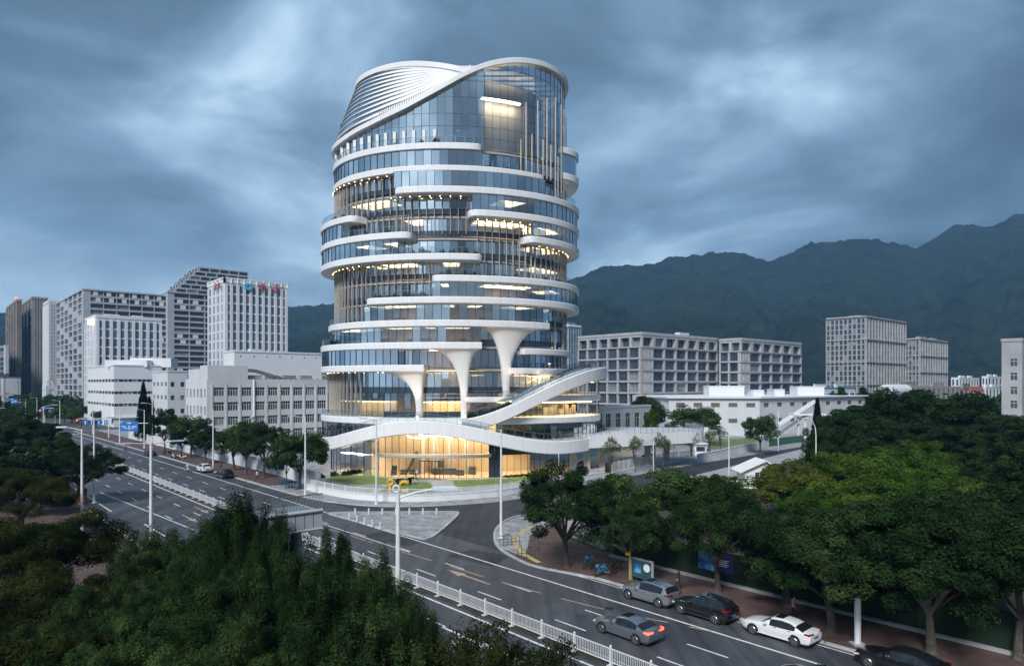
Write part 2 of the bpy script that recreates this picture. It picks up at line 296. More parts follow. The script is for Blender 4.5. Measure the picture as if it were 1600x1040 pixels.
def jointed(name, base):                 # white cladding in panels: hairline joints round the tower axis, faint rain streaks
    m = MAT[base].copy(); m.name = name; MAT[name] = m; nt = m.node_tree; N = nt.nodes; L = nt.links; b = N['Principled BSDF']; src = b.inputs['Base Color'].links[0].from_socket
    tc = N.new('ShaderNodeTexCoord'); sp_ = N.new('ShaderNodeSeparateXYZ'); L.new(tc.outputs['Object'], sp_.inputs[0]); at = N.new('ShaderNodeMath'); at.operation = 'ARCTAN2'; L.new(sp_.outputs[0], at.inputs[0]); L.new(sp_.outputs[1], at.inputs[1])
    pp = N.new('ShaderNodeMath'); pp.operation = 'PINGPONG'; L.new(at.outputs[0], pp.inputs[0]); pp.inputs[1].default_value = 0.045; mr = N.new('ShaderNodeMapRange'); L.new(pp.outputs[0], mr.inputs[0]); mr.inputs[1].default_value = 0.0; mr.inputs[2].default_value = 0.0016; mr.inputs[3].default_value = 0.74; mr.inputs[4].default_value = 1.0
    mp = N.new('ShaderNodeMapping'); mp.inputs['Scale'].default_value = (1.6, 1.6, 0.12); L.new(tc.outputs['Object'], mp.inputs[0]); n = N.new('ShaderNodeTexNoise'); n.inputs['Scale'].default_value = 1.0; n.inputs['Detail'].default_value = 5; L.new(mp.outputs[0], n.inputs['Vector']); m2 = N.new('ShaderNodeMapRange'); L.new(n.outputs[0], m2.inputs[0]); m2.inputs[1].default_value = 0.3; m2.inputs[2].default_value = 0.6; m2.inputs[3].default_value = 0.94; m2.inputs[4].default_value = 1.0
    mu = N.new('ShaderNodeMath'); mu.operation = 'MULTIPLY'; L.new(mr.outputs[0], mu.inputs[0]); L.new(m2.outputs[0], mu.inputs[1]); hs = N.new('ShaderNodeHueSaturation'); L.new(src, hs.inputs['Color']); L.new(mu.outputs[0], hs.inputs['Value']); L.new(hs.outputs[0], b.inputs['Base Color'])
jointed('band_panel', 'white_panel')
# ------------------------------------------------------------------ ground, roads, pavements
def struct(name, mb, mats, parent=None, smooth=False):
    return ob(name, mb, mats, parent, kind='structure' if parent is None else None, smooth=smooth)
g = MB(); g.quad((-4300, -400, -0.06), (4300, -400, -0.06), (4300, 3060, -0.06), (-4300, 3060, -0.06)); struct('ground', g, 'ground')
KL, KR, FM = 18.0, 45.0, 31.75          # left kerb, right kerb, median fence (metres across the avenue)
def uvpoly(u0, u1, v0, v1): return [UV(u0, v0), UV(u1, v0), UV(u1, v1), UV(u0, v1)]
m_ = MB(); m_.prism(uvpoly(-60, 900, KL - 1, KR + 0.2), -0.05, 0.0); road = struct('main_road', m_, 'asphalt')
SD = Vector((0.63, 0.777)).normalized(); SN = Vector((SD.y, -SD.x))
def S(a, b, z=0.0):                      # along / right of the side road's far kerb
    return (17.6 + SD.x * a + SN.x * b, 121 + SD.y * a + SN.y * b, z)
m_ = MB(); m_.prism([UV(112, 44.9), S(-20, -9), S(8, -3), S(260, -1), S(260, 8.6), S(0, 8.6), S(-36, 10.5), UV(52, 48.5), UV(46, 44.9)], -0.055, -0.004); side = struct('side_road', m_, 'asphalt_new')
m_ = MB(); m_.prism([S(2, 8.7), S(260, 8.7), S(260, 15), S(60, 15.5), S(2, 15.5)], -0.05, 0.03); struct('concrete_apron', m_, 'concrete')
# the crossing street far along the avenue
m_ = MB(); m_.prism(uvpoly(292, 318, 45.2, 260), -0.05, -0.002); m_.prism(uvpoly(292, 318, -200, 16.9), -0.05, -0.002); struct('cross_street', m_, 'asphalt')

def pavement(name, poly, mat_top, kerb_range=None, z=0.13, kw=0.28):
    m = MB(); m.prism(poly, -0.05, z); o = struct(name, m, [mat_top])
    if kerb_range:
        for (i0, i1) in kerb_range:
            k = MB()
            for i in range(i0, i1):
                a = Vector((*poly[i][:2], z - 0.06)); b = Vector((*poly[i + 1][:2], z - 0.06)); e = (b - a).normalized() * 0.04
                k.bar(a - e, b + e, kw, 0.15)
            struct('kerb', k, 'kerb', o)
    return o
def arc(pts, n=6):                        # Catmull-Rom through ground points
    out = []; q = [Vector(p[:2]) for p in pts]
    for i in range(len(q) - 1):
        p0, p1, p2, p3 = q[max(i - 1, 0)], q[i], q[i + 1], q[min(i + 2, len(q) - 1)]
        for k in range(n):
            t = k / n; r = 0.5 * ((2 * p1) + (p2 - p0) * t + (2 * p0 - 5 * p1 + 4 * p2 - p3) * t * t + (3 * p1 - p0 - 3 * p2 + p3) * t ** 3); out.append((r.x, r.y))
    out.append(tuple(q[-1])); return out
# plot of the tower: kerb runs along the avenue, round the corner and up the side road
plot_edge = [UV(290, 44.4)[:2], UV(240, 44.4)[:2], UV(180, 44.4)[:2], UV(140, 44.3)[:2]] + arc([UV(112, 44.2), G(478, 777), G(530, 786), G(592, 791), G(655, 791), G(715, 788), G(770, 784), G(820, 777), G(880, 763), G(955, 750), G(1015, 738), G(1076, 727), G(1255, 697)], 5) + [S(140, 0)[:2], S(258, 0)[:2]]
n_edge = len(plot_edge)
plot = plot_edge + [S(258, -190)[:2], UV(290, 260)[:2]]
pavement('tower_pavement', plot, 'paving_grey', [(0, n_edge - 1)])
# near corner with the bicycle racks
corner_edge = [UV(-60, KR)[:2], UV(20, KR)[:2]] + arc([UV(40, KR), G(840, 886), G(804.6, 872), G(781, 857), G(773, 843), G(776, 826), G(795, 811), G(826, 803), G(880, 792), S(-20, 8.6), S(2, 8.75)], 5)
n2 = len(corner_edge)
inner = [S(2, 14)[:2], S(-22, 15)[:2], UV(52, 54)[:2], UV(44, 52.6)[:2], UV(30, 52)[:2], UV(-60, 52)[:2]]
pavement('corner_pavement', corner_edge + inner, 'paving_red', [(0, n2 - 1)])
tip = arc([UV(49.2, KR + 0.16), G(781, 856), G(775, 843), G(778, 827), G(797, 812.5), G(826, 804.5), G(880, 794)], 5)
m_ = MB(); m_.prism(tip + [S(-30, 12)[:2], UV(56, 52)[:2]], 0.05, 0.138); struct('grey_paving', m_, 'paving_grey')
tact = arc([G(842, 878, .14), G(815, 862, .14), G(806, 848, .14), G(808, 836, .14), G(830, 822, .14)], 5)
m_ = MB()
for i in range(len(tact) - 1): m_.bar((*tact[i], 0.136), (*tact[i + 1], 0.136), 0.5, 0.02)
struct('tactile_strip', m_, 'paint_yellow')
m_ = MB(); m_.prism([S(2, 15.6), S(260, 15.6), S(260, 200), UV(-60, 240), UV(-60, 52.1), UV(44, 52.7), UV(52, 54.2), S(-22, 15.2)], -0.05, 0.10); struct('garden_soil', m_, 'soil')
pavement('left_pavement', [UV(-60, KL)[:2], UV(285, KL)[:2], UV(285, -30)[:2], UV(-60, -30)[:2]], 'paving_red', [(0, 1)])
pavement('traffic_island', arc([G(511, 802), G(540, 800.5), G(620, 800), G(700, 799.5), G(716, 801.5), G(708, 812), G(684, 833), G(668, 842), G(650, 840), G(580, 821), G(530, 807.5), G(511, 802)], 3)[:-1], 'paving_grey', [(0, 32)], z=0.12)
isl = bpy.data.objects['traffic_island']
m_ = MB(); m_.prism(uvpoly(112, 288, 44.75, 51.2), 0.05, 0.136); struct('avenue_pavement', m_, 'paving_red')
# patches of older and newer surfacing with a shape of their own
for k, (pts, mt) in enumerate([([G(560, 838), G(640, 853), G(668, 842), G(600, 829)], 'asphalt_new'), ([G(700, 868), G(768, 884), G(800, 868), G(735, 858)], 'asphalt_new'), ([G(1000, 905), G(1060, 930), G(1100, 905), G(1040, 890)], 'asphalt_new')]):
    m_ = MB(); m_.prism([p[:2] for p in pts], -0.02, 0.004); struct('surface_patch', m_, mt, road)

# painted markings, a few millimetres above the asphalt
def stripe(name, a, b, w=0.15, mt='paint', z=0.008, parent=road):
    a = Vector((*a[:2], z)); b = Vector((*b[:2], z)); t = (b - a).normalized(); n = Vector((-t.y, t.x, 0)) * w / 2
    m = MB(); m.add([a - n, b - n, b + n, a + n], [(0, 1, 2, 3)]); return struct(name, m, mt, parent)
def dashes(v, u0, u1, ln=3.0, gap=6.0, w=0.15):
    me = None; u = u0
    while u < u1:
        if me is None:
            m = MB(); m.add([(-w / 2, 0, 0.008), (w / 2, 0, 0.008), (w / 2, ln, 0.008), (-w / 2, ln, 0.008)], [(0, 1, 2, 3)]); me = m.mesh('lane_dash', 'paint')
        o = ob('lane_dash', me, None, road); p = UV(u, v); o.location = p; o.rotation_euler = (0, 0, math.atan2(UY, UX) - math.pi / 2); u += ln + gap
for v in (35.0, 38.2): dashes(v, -4, 285)
for v in (21.6 + 3.2, 28.2): dashes(v, 30, 285)
stripe('edge_line', UV(-40, 41.5), UV(285, 41.2), 0.2)
stripe('edge_line', UV(-40, 30.9), UV(288, 30.9), 0.2)
stripe('edge_line', UV(-40, 32.6), UV(288, 32.6), 0.12)
stripe('edge_line', UV(-40, 21.4), UV(92, 21.4), 0.2); stripe('edge_line', UV(104, 20.2), UV(288, 20.0), 0.2)
stripe('turn_line', G(157, 769), G(300, 826), 0.18)
stripe('kerb_line', UV(-40, KR - 0.5), UV(46, KR - 0.5), 0.12)
for i in range(13):                      # the pinkish old guide line sweeping round the junction
    a = [G(505, 823), G(600, 853), G(690, 880), G(770, 905), G(860, 930), G(960, 955), G(1060, 975), G(1160, 996), G(1230, 1008)]
    pts = arc(a, 6); j = i * 3 + (0 if i % 2 else 1)
    if j + 3 < len(pts): stripe('guide_line', pts[j], pts[j + 2], 0.16, 'paint_orange', z=0.012)
stripe('turn_line', G(504, 818), G(640, 862), 0.16); 
def arrow(u, v, mt='paint', turn=0, flip=False):
    m = MB(); s = -1 if flip else 1
    pl = [(-.09, -3.2), (.09, -3.2), (.14, 0.6), (.48, 0.6), (0, 3.0), (-.48, 0.6), (-.14, 0.6)]
    m.add([(x, y * s, 0.01) for x, y in pl], [tuple(range(7)) if not flip else tuple(range(6, -1, -1))])
    if turn: 
        t = [(.1, -1.2), (1.0 * turn, -.2), (1.0 * turn, -.7), (1.5 * turn, .1), (1.0 * turn, .9), (1.0 * turn, .4), (.1, -.6)]
        m.add([(x, y * s, 0.012) for x, y in t], [tuple(range(7))])
    o = ob('lane_arrow', m, mt, road, local=True); o.location = UV(u, v); o.rotation_euler = (0, 0, math.atan2(UY, UX) - math.pi / 2)
for u, v, mt, tn, fl in ((48, 37.0, 'paint_orange', 0, False), (92, 26.6, 'paint_orange', 0, True), (97, 29.6, 'paint_orange', 0, True), (148, 29.4, 'paint_orange', 0, True), (213, 36.6, 'paint', 1, False), (213, 40, 'paint', 0, False), (36, 28, 'paint', -1, True), (50, 27, 'paint', 1, True), (30, 24, 'paint', 1, True)):
    arrow(u, v, mt, tn, fl)
for k in range(11):                      # far zebra crossings
    for u0, v0, n in ((272, 19.2 + k * 1.15, 3.4), (272, 33.2 + k * 1.1, 3.4)):
        stripe('crosswalk_bar', UV(u0, v0), UV(u0 + n, v0), 0.5)
for k in range(10): stripe('crosswalk_bar', UV(320, 19.4 + k * 1.2), UV(323, 19.4 + k * 1.2), 0.5)
for v in (35.0, 38.2, 41.2): stripe('stop_lane_line', UV(236, v), UV(270, v), 0.15, z=0.013)
stripe('stop_line', UV(270, 32.8), UV(270, 44), 0.4, z=0.017)
mh = MB(); mh.lathe([(.36, 0.004), (.36, .012), (.33, .016)], (0, 0, 0), 18); mh_me = mh.mesh('manhole_cover', 'dark_steel')
for u_, v_ in ((20, 36.4), (34, 39.8), (52, 34), (66, 37), (90, 36), (118, 39.6), (140, 34.2), (165, 37), (100, 24), (70, 26), (130, 28), (44, 43.4)): o = ob('manhole_cover', mh_me, None, road); o.location = UV(u_, v_)
m_ = MB(); m_.prism(uvpoly(-60, 262, FM - 0.35, FM + 0.35), -0.02, 0.03); struct('median_strip', m_, 'soil')

# ------------------------------------------------------------------ hills
leaf_material('forest', (0.005, 0.012, 0.009), (0.028, 0.042, 0.024), rand=0.0, scale=0.016, trans=0.0, detail=10, rough=0.78)
def build_hills():
    crest = [(-1200, 470), (-600, 480), (-300, 500), (0, 487), (60, 492), (250, 500), (440, 480), (500, 476), (600, 470), (800, 452), (880, 440), (905, 432), (945, 415), (990, 414), (1015, 415), (1045, 402), (1090, 397), (1130, 393), (1165, 396), (1200, 408), (1240, 394), (1265, 378), (1300, 380), (1330, 371), (1370, 374), (1410, 382), (1432, 387), (1455, 375), (1495, 351), (1550, 353), (1585, 336), (1640, 326), (1720, 318), (1850, 335), (2100, 322), (2600, 380), (3200, 440)]
    cx = [c[0] for c in crest]; cy = [c[1] for c in crest]
    nx, nd = 900, 170; px = np.linspace(-640, 2240, nx); d = np.linspace(760, 3000, nd); DR = 2300.0
    def vn(x, y, seed):                  # value noise
        r = np.random.default_rng(seed).random((64, 64)); xi = np.floor(x).astype(int); yi = np.floor(y).astype(int); fx = x - xi; fy = y - yi; fx = fx * fx * (3 - 2 * fx); fy = fy * fy * (3 - 2 * fy)
        g_ = lambda a, b: r[a % 64, b % 64]
        return (g_(xi, yi) * (1 - fx) + g_(xi + 1, yi) * fx) * (1 - fy) + (g_(xi, yi + 1) * (1 - fx) + g_(xi + 1, yi + 1) * fx) * fy
    PX, DD = np.meshgrid(px, d); X = (PX - 800) / F * DD
    top = H + (HY - np.interp(PX, cx, cy)) / F * DR
    t = np.clip((DD - 760) / (DR - 760), 0, 1.3); up = np.where(t < 1, (0.12 * t + 0.88 * t ** 1.55), 1 - 1.4 * (t - 1))
    nz = 0
    for k, (s, a) in enumerate(((1 / 420, 1.0), (1 / 190, 0.6), (1 / 80, 0.3), (1 / 34, 0.16), (1 / 15, 0.07))): nz = nz + a * (np.abs(vn(X * s + 20, DD * s * 0.6 + 9, k) - 0.5) * 2 - 0.45)
    env = np.clip(np.sin(np.clip(t, 0, 1) * math.pi), 0, 1)
    Z = top * up + nz * 85 * env + (vn(X / 16, DD / 16, 8) - 0.5) * 11 * np.clip(t * 3, 0, 1) + (vn(X / 6, DD / 9, 9) - 0.5) * 8 * np.clip(t * 3, 0, 1)
    Z = np.where(DD < 800, -3, Z); Z = np.maximum(Z, -3)
    vs = np.stack([X, DD, Z], -1).reshape(-1, 3); i = np.arange(nd - 1)[:, None] * nx + np.arange(nx - 1)[None]; fs = np.stack([i, i + 1, i + nx + 1, i + nx], -1).reshape(-1, 4)
    me = bpy.data.meshes.new('hills'); me.from_pydata(vs.tolist(), [], fs.tolist()); me.materials.append(MAT['forest']); me.polygons.foreach_set('use_smooth', [True] * len(fs))
    o = bpy.data.objects.new('hills', me); COL.objects.link(o); o['kind'] = 'structure'
build_hills()
# ------------------------------------------------------------------ the round office tower
class Ell:
    def __init__(s, cx, cy, aL, aR, b, bB=None): s.cx, s.cy, s.aL, s.aR, s.b, s.bB = cx, cy, aL, aR, b, bB or b; s._t = None
    def p(s, th, off=0.0):
        a = (s.aR if math.sin(th) > 0 else s.aL) + off; b = (s.b if math.cos(th) > 0 else s.bB) + off
        return (s.cx + a * math.sin(th), s.cy - b * math.cos(th))
    def th(s, px):                        # angle of the front point seen in photo column px
        if s._t is None:
            t = np.radians(np.linspace(-110, 110, 1201)); q = np.array([s.p(a) for a in t]); x = 800 + F * q[:, 0] / q[:, 1]; i, j = int(np.argmin(x)), int(np.argmax(x)); s._t = (x[i:j + 1], t[i:j + 1])
        x, t = s._t
        return float(np.interp(px, x, t))
    def z(s, px, y): p = s.p(s.th(px)); return H + (HY - y) * p[1] / F
    def arc(s, t0, t1, step=0.9):
        L = abs(t1 - t0) * 23; n = max(2, int(L / step) + 1); return [t0 + (t1 - t0) * i / n for i in range(n + 1)]
CX, CY = -12.4, 139.0
OUT = Ell(CX, CY, 26, 26, 19.3); MID = Ell(CX, CY, 24.5, 24.5, 18.4); TOP = Ell(CX, CY, 23.6, 24.5, 18.2); CORE = Ell(CX, CY, 22.9, 23.0, 16.4)
POD = Ell(CX, CY, 26, 30.3, 19.4); LOB = Ell(CX, CY, 24, 27.4, 16.4)
TW = thing('office_tower', (CX, CY, 0), 'round glass office tower with stacked white curving floor bands and trumpet-shaped columns', 'tower')

def end_round(th, t0, t1, r0, r1, Rr):    # plan rounding of a band's free ends
    e = 0.0
    for (t, on) in ((t0, r0), (t1, r1)):
        if on:
            s_ = abs(th - t) * 23
            if s_ < Rr: e = max(e, Rr - math.sqrt(max(Rr * Rr - (Rr - s_) ** 2, 0)))
    return e
def band(name, ell, t0, t1, z0, z1, inner=None, r0=False, r1=False, Rr=1.5, mats=('band_panel',), lip=0.14, parent=None, zoff=None):
    ths = ell.arc(t0, t1)
    if r0: ths = [t0 + (0.02 * i * i / 9) / 1.0 * 0.35 for i in range(0, 6)] + [t for t in ths if t > t0 + 0.03]
    if r1: ths = [t for t in ths if t < t1 - 0.03] + [t1 - (0.02 * i * i / 9) * 0.35 for i in range(5, -1, -1)]
    ths = sorted(set(ths)); rows = []
    for t in ths:
        e = end_round(t, t0, t1, r0, r1, Rr); dz = zoff(t) if zoff else 0.0
        i = inner.p(t) if inner else ell.p(t, -3.0); a = ell.p(t, -e); b = ell.p(t, -e - lip)
        rows.append([(i[0], i[1], z0 + dz), (b[0], b[1], z0 + dz), (a[0], a[1], z0 + lip + dz), (a[0], a[1], z1 - lip + dz), (b[0], b[1], z1 + dz), (i[0], i[1], z1 + dz)])
    m = MB(); m.grid(rows, close=True); m.add(rows[0], [tuple(range(6))]); m.add(rows[-1], [tuple(range(5, -1, -1))])
    o = ob(name, m, list(mats), parent or TW, fix=True); smooth_angle(o.data, 30); return o
INN = Ell(CX, CY, 22.6, 22.7, 16.1)
def pxs(ell, p0, p1):                     # None = carries on round the back
    return (R(-165) if p0 is None else ell.th(p0)), (R(165) if p1 is None else ell.th(p1))
ZB = {1: 59.2, 2: 55.2, 3: 51.2, 4: 47.2, 5: 43.3, 6: 39.4, 7: 35.6, 8: 31.8, 9: 27.8, 10: 23.8, 11: 19.8}
BANDS = [(1, TOP, None, 756, 0, 1), (2, TOP, None, 855, 0, 1), (3, OUT, 612, None, 1, 0), (4, OUT, 733, None, 1, 0), (4, OUT, None, 551, 0, 1), (5, OUT, None, 641, 0, 1), (5, OUT, 827, None, 1, 0),
         (6, OUT, None, 756, 0, 1), (7, OUT, 673, None, 1, 0), (8, OUT, 567, None, 1, 0), (9, MID, None, 859, 0, 0), (10, OUT, None, 753, 0, 0), (11, OUT, None, 662, 0, 0)]
for k, e, p0, p1, r0, r1 in BANDS:
    t0, t1 = pxs(e, p0, p1); band('floor_band', e, t0, t1, ZB[k] - 0.62, ZB[k] + 0.62, INN, bool(r0), bool(r1))
for e, p0, p1, z in ((MID, 800, None, 19.4), (MID, 820, None, 23.0)): t0, t1 = pxs(e, p0, p1); band('floor_band', e, t0, t1, z - 0.55, z + 0.55, INN)
for p0, p1, z in ((728, 802, 14.2),): t0, t1 = pxs(MID, p0, p1); band('floor_band', MID, t0, t1, z - 0.5, z + 0.5, INN)
band('podium_band', POD, R(-165), R(165), 9.85, 11.05, INN)
t0, t1 = POD.th(838), R(165); band('podium_band', POD, t0, t1, 13.8, 15.0, INN)

# slabs, core wall, light fittings
m_ = MB()
for k, z in list(ZB.items()) + [(12, 10.45), (13, 14.3)]:
    m_.prism([INN.p(2 * math.pi * i / 72) for i in range(72)], z - 0.35, z + 0.2)
ob('floor_slabs', m_, 'slab', TW)
KERN = Ell(CX, CY, 15.5, 15.5, 9.6)
m_ = MB()
for z0, z1 in [(10.7, 13.9), (14.6, 19.4)] + [(ZB[k] + 0.2, ZB[k - 1] - 0.35) for k in range(11, 1, -1)]:
    m_.grid([[(*KERN.p(2 * math.pi * i / 64), z) for i in range(64)] for z in (z0, z1)], close=True)
ob('core_wall', m_, 'room_wall', TW)
m_ = MB(); m_.grid([[(*CORE.p(CORE.th(757) + (R(62) - CORE.th(757)) * i / 24, -3.8), z) for i in range(25)] for z in (59.4, 70.2)]); ob('lounge_wall', m_, 'room_white', TW)
lamps_w = MB(); lamps_s = MB()
def strips(ell, p0, p1, z, n, mb, rad=(-6.2, -0.9), w=0.16):
    t0, t1 = ell.th(p0), ell.th(p1)
    for i in range(n):
        t = t0 + (t1 - t0) * (i + 0.5 + random.uniform(-.25, .25)) / n; a = ell.p(t, rad[0] + random.uniform(0, 1.5)); b = ell.p(t, rad[1]); mb.bar((*a, z), (*b, z), w, 0.06)
def ringlamp(ell, p0, p1, z, off, mb, w=0.18):
    t0, t1 = ell.th(p0), ell.th(p1); ts = ell.arc(t0, t1, 1.2)
    for a, b in zip(ts[:-1], ts[1:]): mb.bar((*ell.p(a, off), z), (*ell.p(b, off), z), w, 0.06)
glow = MB()
def glowpanel(ell, p0, p1, z, o0=-0.9, o1=-5.5):   # lit ceiling field seen through the glass
    ts = ell.arc(ell.th(p0), ell.th(p1), 1.5); glow.grid([[(*ell.p(t, o0), z) for t in ts], [(*ell.p(t, o1), z) for t in ts]])
LIT = ((585, 640, 9, 1), (690, 740, 9, 1), (590, 650, 8, 1), (690, 710, 8, 1), (800, 848, 8, 1), (758, 842, 7, 2), (685, 700, 7, 1), (585, 645, 6, 2), (690, 720, 6, 1), (548, 568, 5, 1), (592, 618, 5, 1), (744, 832, 4, 2), (786, 828, 3, 2), (540, 600, 3, 1), (662, 728, 10, 2), (838, 880, 6, 1), (838, 880, 5, 1), (625, 660, 4, 1), (525, 560, 9, 1), (655, 672, 9, 1), (570, 582, 8, 1), (735, 760, 8, 1), (870, 890, 7, 1), (560, 575, 6, 1), (850, 880, 4, 1))
for p0, p1, k, rows_ in LIT:
    glowpanel(CORE, p0, p1, ZB[k] - 0.40)
    for r_ in range(rows_):
        t0, t1 = CORE.th(p0), CORE.th(p1); n = max(2, int((p1 - p0) / 16))
        for i in range(n):
            if random.random() < .8: ta = t0 + (t1 - t0) * (i + .1) / n; tb = t0 + (t1 - t0) * (i + .75) / n; of = -1.6 - 1.9 * r_; lamps_w.bar((*CORE.p(ta, of), ZB[k] - .46), (*CORE.p(tb, of), ZB[k] - .46), .12, .06)
for p0, p1, z in ((742, 832, 46.6), (755, 835, 34.9), (590, 640, 38.8), (665, 725, 23.1)): ringlamp(CORE, p0, p1, z, -2.4, lamps_s)
lg = MB(); ringlamp(CORE, 758, 826, 69.6, -2.4, lg, 0.9); ob('lounge_cove_light', lg, 'lamp_lounge', TW) 
strips(LOB, 500, 660, 9.6, 8, lamps_s); strips(CORE, 510, 600, 13.7, 8, lamps_s, (-3, -0.8), 0.12)
strips(CORE, 658, 728, 19.0, 9, lamps_s, (-7, -1), 0.3); strips(CORE, 655, 728, 13.7, 9, lamps_s, (-7, -1), 0.35)
strips(CORE, 805, 850, 18.6, 7, lamps_s, (-5, -1), 0.3); strips(CORE, 735, 760, 18.6, 4, lamps_s, (-5, -1), 0.2)
strips(POD, 790, 935, 13.6, 20, lamps_s, (-6.5, -1.2), 0.26); strips(POD, 870, 945, 17.4, 8, lamps_s, (-6, -1.2), 0.2)
ob('glow_ceilings', glow, 'lamp_room', TW, kind='stuff'); ob('ceiling_lights', lamps_w, 'lamp_white', TW, kind='stuff'); ob('warm_ceiling_lights', lamps_s, 'lamp_warm', TW, kind='stuff')
# warm spots washing the fins from under the bands
sp = MB()
for e, p0, p1, z, n in ((CORE, 520, 608, ZB[2] - 0.66, 12), (CORE, 517, 566, ZB[6] - 0.66, 9), (LOB, 505, 560, ZB[11] - 0.66, 9), (CORE, 838, 884, ZB[5] - 0.66, 8), (CORE, 615, 735, ZB[3] - 0.66, 9), (CORE, 745, 830, ZB[4] - 0.66, 8), (CORE, 595, 640, ZB[11] - 0.66, 6)):
    t0, t1 = e.th(p0), e.th(p1)
    for i in range(n):
        q = e.p(t0 + (t1 - t0) * i / (n - 1), 0.75); sp.box(q[0] - .06, q[0] + .06, q[1] - .06, q[1] + .06, z - 0.03, z + 0.02)
ob('downlights', sp, 'lamp_warm', TW, kind='stuff')
m_ = MB()
for e, p0, p1, z0, z1, of in ((POD, 780, 945, 11.06, 13.75, -7.0), (POD, 855, 948, 15.05, 18.5, -6.5), (CORE, 640, 745, 11.1, 19.0, -5.5), (CORE, 800, 884, 11.1, 19.0, -5.0), (CORE, 505, 600, 11.1, 15.0, -4.0)):
    ts = e.arc(e.th(p0), e.th(p1), 1.5); m_.grid([[(*e.p(t, of), z) for t in ts] for z in (z0, z1)])
ob('podium_room_wall', m_, 'lobby_cream', TW)
m_ = MB()
for e, p0, p1, z in ((POD, 780, 945, 13.72), (POD, 855, 948, 18.45), (CORE, 655, 735, 19.0), (CORE, 655, 735, 13.75), (CORE, 803, 850, 18.7), (CORE, 515, 600, 13.75)):
    ts = e.arc(e.th(p0), e.th(p1), 1.5); m_.grid([[(*e.p(t, of), z) for t in ts] for of in (-.9, -4.8)])
ob('podium_glow_ceilings', m_, 'lamp_soft', TW, kind='stuff')
# shelves and furniture silhouettes inside the lit podium rooms
m_ = MB()
for e, p0, p1, z0, hh, n, off in ((POD, 800, 935, 11.1, 1.9, 22, -5.5), (POD, 875, 945, 15.1, 1.8, 8, -5), (CORE, 530, 745, 24.1, 1.3, 24, -2.5), (CORE, 575, 850, 28.1, 1.2, 24, -2.5), (CORE, 745, 850, 32.1, 1.2, 12, -2.5), (CORE, 505, 610, 39.7, 1.2, 12, -2.5), (CORE, 745, 880, 47.5, 1.2, 12, -2.5), (CORE, 662, 725, 14.6, 1.0, 6, -2.0)):
    t0, t1 = e.th(p0), e.th(p1)
    for i in range(n):
        q = e.p(t0 + (t1 - t0) * (i + random.random() * .6) / n, off + random.uniform(-1, 1)); h_ = hh * random.uniform(.5, 1.1); w_ = random.uniform(.3, .8); m_.box(q[0] - w_, q[0] + w_, q[1] - .25, q[1] + .25, z0, z0 + h_)
ob('room_furniture', m_, 'room_dark', TW, kind='stuff')

# ---- curtain wall
PANES = []                               # (corner points, material, weight)
mull = MB()
def glaze(ell, p0, p1, z0, z1, mat, wid=1.33, spandrel=0.0, ztop=None, mw=0.07, top=True, proud=0.03):
    t0, t1 = (ell.th(p0) if isinstance(p0, (int, float)) else p0[0]), (ell.th(p1) if isinstance(p1, (int, float)) else p1[0])
    L = 0; ts = [t0 + (t1 - t0) * i / 60 for i in range(61)]; acc = [0]
    for a, b in zip(ts[:-1], ts[1:]): acc.append(acc[-1] + math.dist(ell.p(a), ell.p(b)))
    n = max(1, round(acc[-1] / wid)); tt = [float(np.interp(acc[-1] * i / n, acc, ts)) for i in range(n + 1)]
    for i, t in enumerate(tt):
        q = ell.p(t, proud); zt = ztop(t) if ztop else z1
        if zt > z0 + 0.2: mull.bar((*q, z0), (*q, zt), mw, mw * 2)
    for a, b in zip(tt[:-1], tt[1:]):
        za, zb_ = (min(z1, ztop(a)), min(z1, ztop(b))) if ztop else (z1, z1)
        if max(za, zb_) < z0 + 0.15: continue
        za, zb_ = max(za, z0 + .01), max(zb_, z0 + .01)
        A, B = ell.p(a), ell.p(b); j = random.gauss(0, 0.008) * (z1 - z0); nx, ny = (A[0] - ell.cx), (A[1] - ell.cy); l = math.hypot(nx, ny); nx, ny = nx / l * j, ny / l * j
        zs = z0 + (z1 - z0) * spandrel
        if spandrel and min(za, zb_) > zs + 0.2:
            PANES.append(([(*A, z0), (*B, z0), (*B, zs), (*A, zs)], 'spandrel', math.dist(A, B) * (zs - z0))); lo = zs
            mull.bar((*A, zs), (*B, zs), mw * .7, mw)
        else: lo = z0
        mt = mat(800 + F * A[0] / A[1]) if callable(mat) else mat
        PANES.append(([(*A, lo), (*B, lo), (B[0] + nx, B[1] + ny, zb_), (A[0] + nx, A[1] + ny, za)], mt, math.dist(A, B) * ((za + zb_) / 2 - lo)))
        if top: mull.bar((*A, za), (*B, zb_), mw * .7, mw)
LITS = {}
for a_, b_, k_, _ in LIT: LITS.setdefault(k_, []).append((a_, b_))
def gsel(K, p_clear):                    # clearer glass in front of the lit rooms
    return lambda px: 'glass_clear' if any(a <= px <= b for a, b in LITS.get(K - 1, ())) else random.choices(['glass', 'glass_clear'], [1 - p_clear, p_clear])[0]
gclr = lambda px: random.choices(['glass', 'glass_clear'], [0.4, 0.6])[0]
def zz(k): return ZB[k] + 0.6, ZB[k - 1] - 0.6
def oi_(e): return Ell(e.cx, e.cy, e.aL - 0.35, e.aR - 0.35, e.b - 0.35)
OG, MG, TG = oi_(OUT), oi_(MID), oi_(TOP)
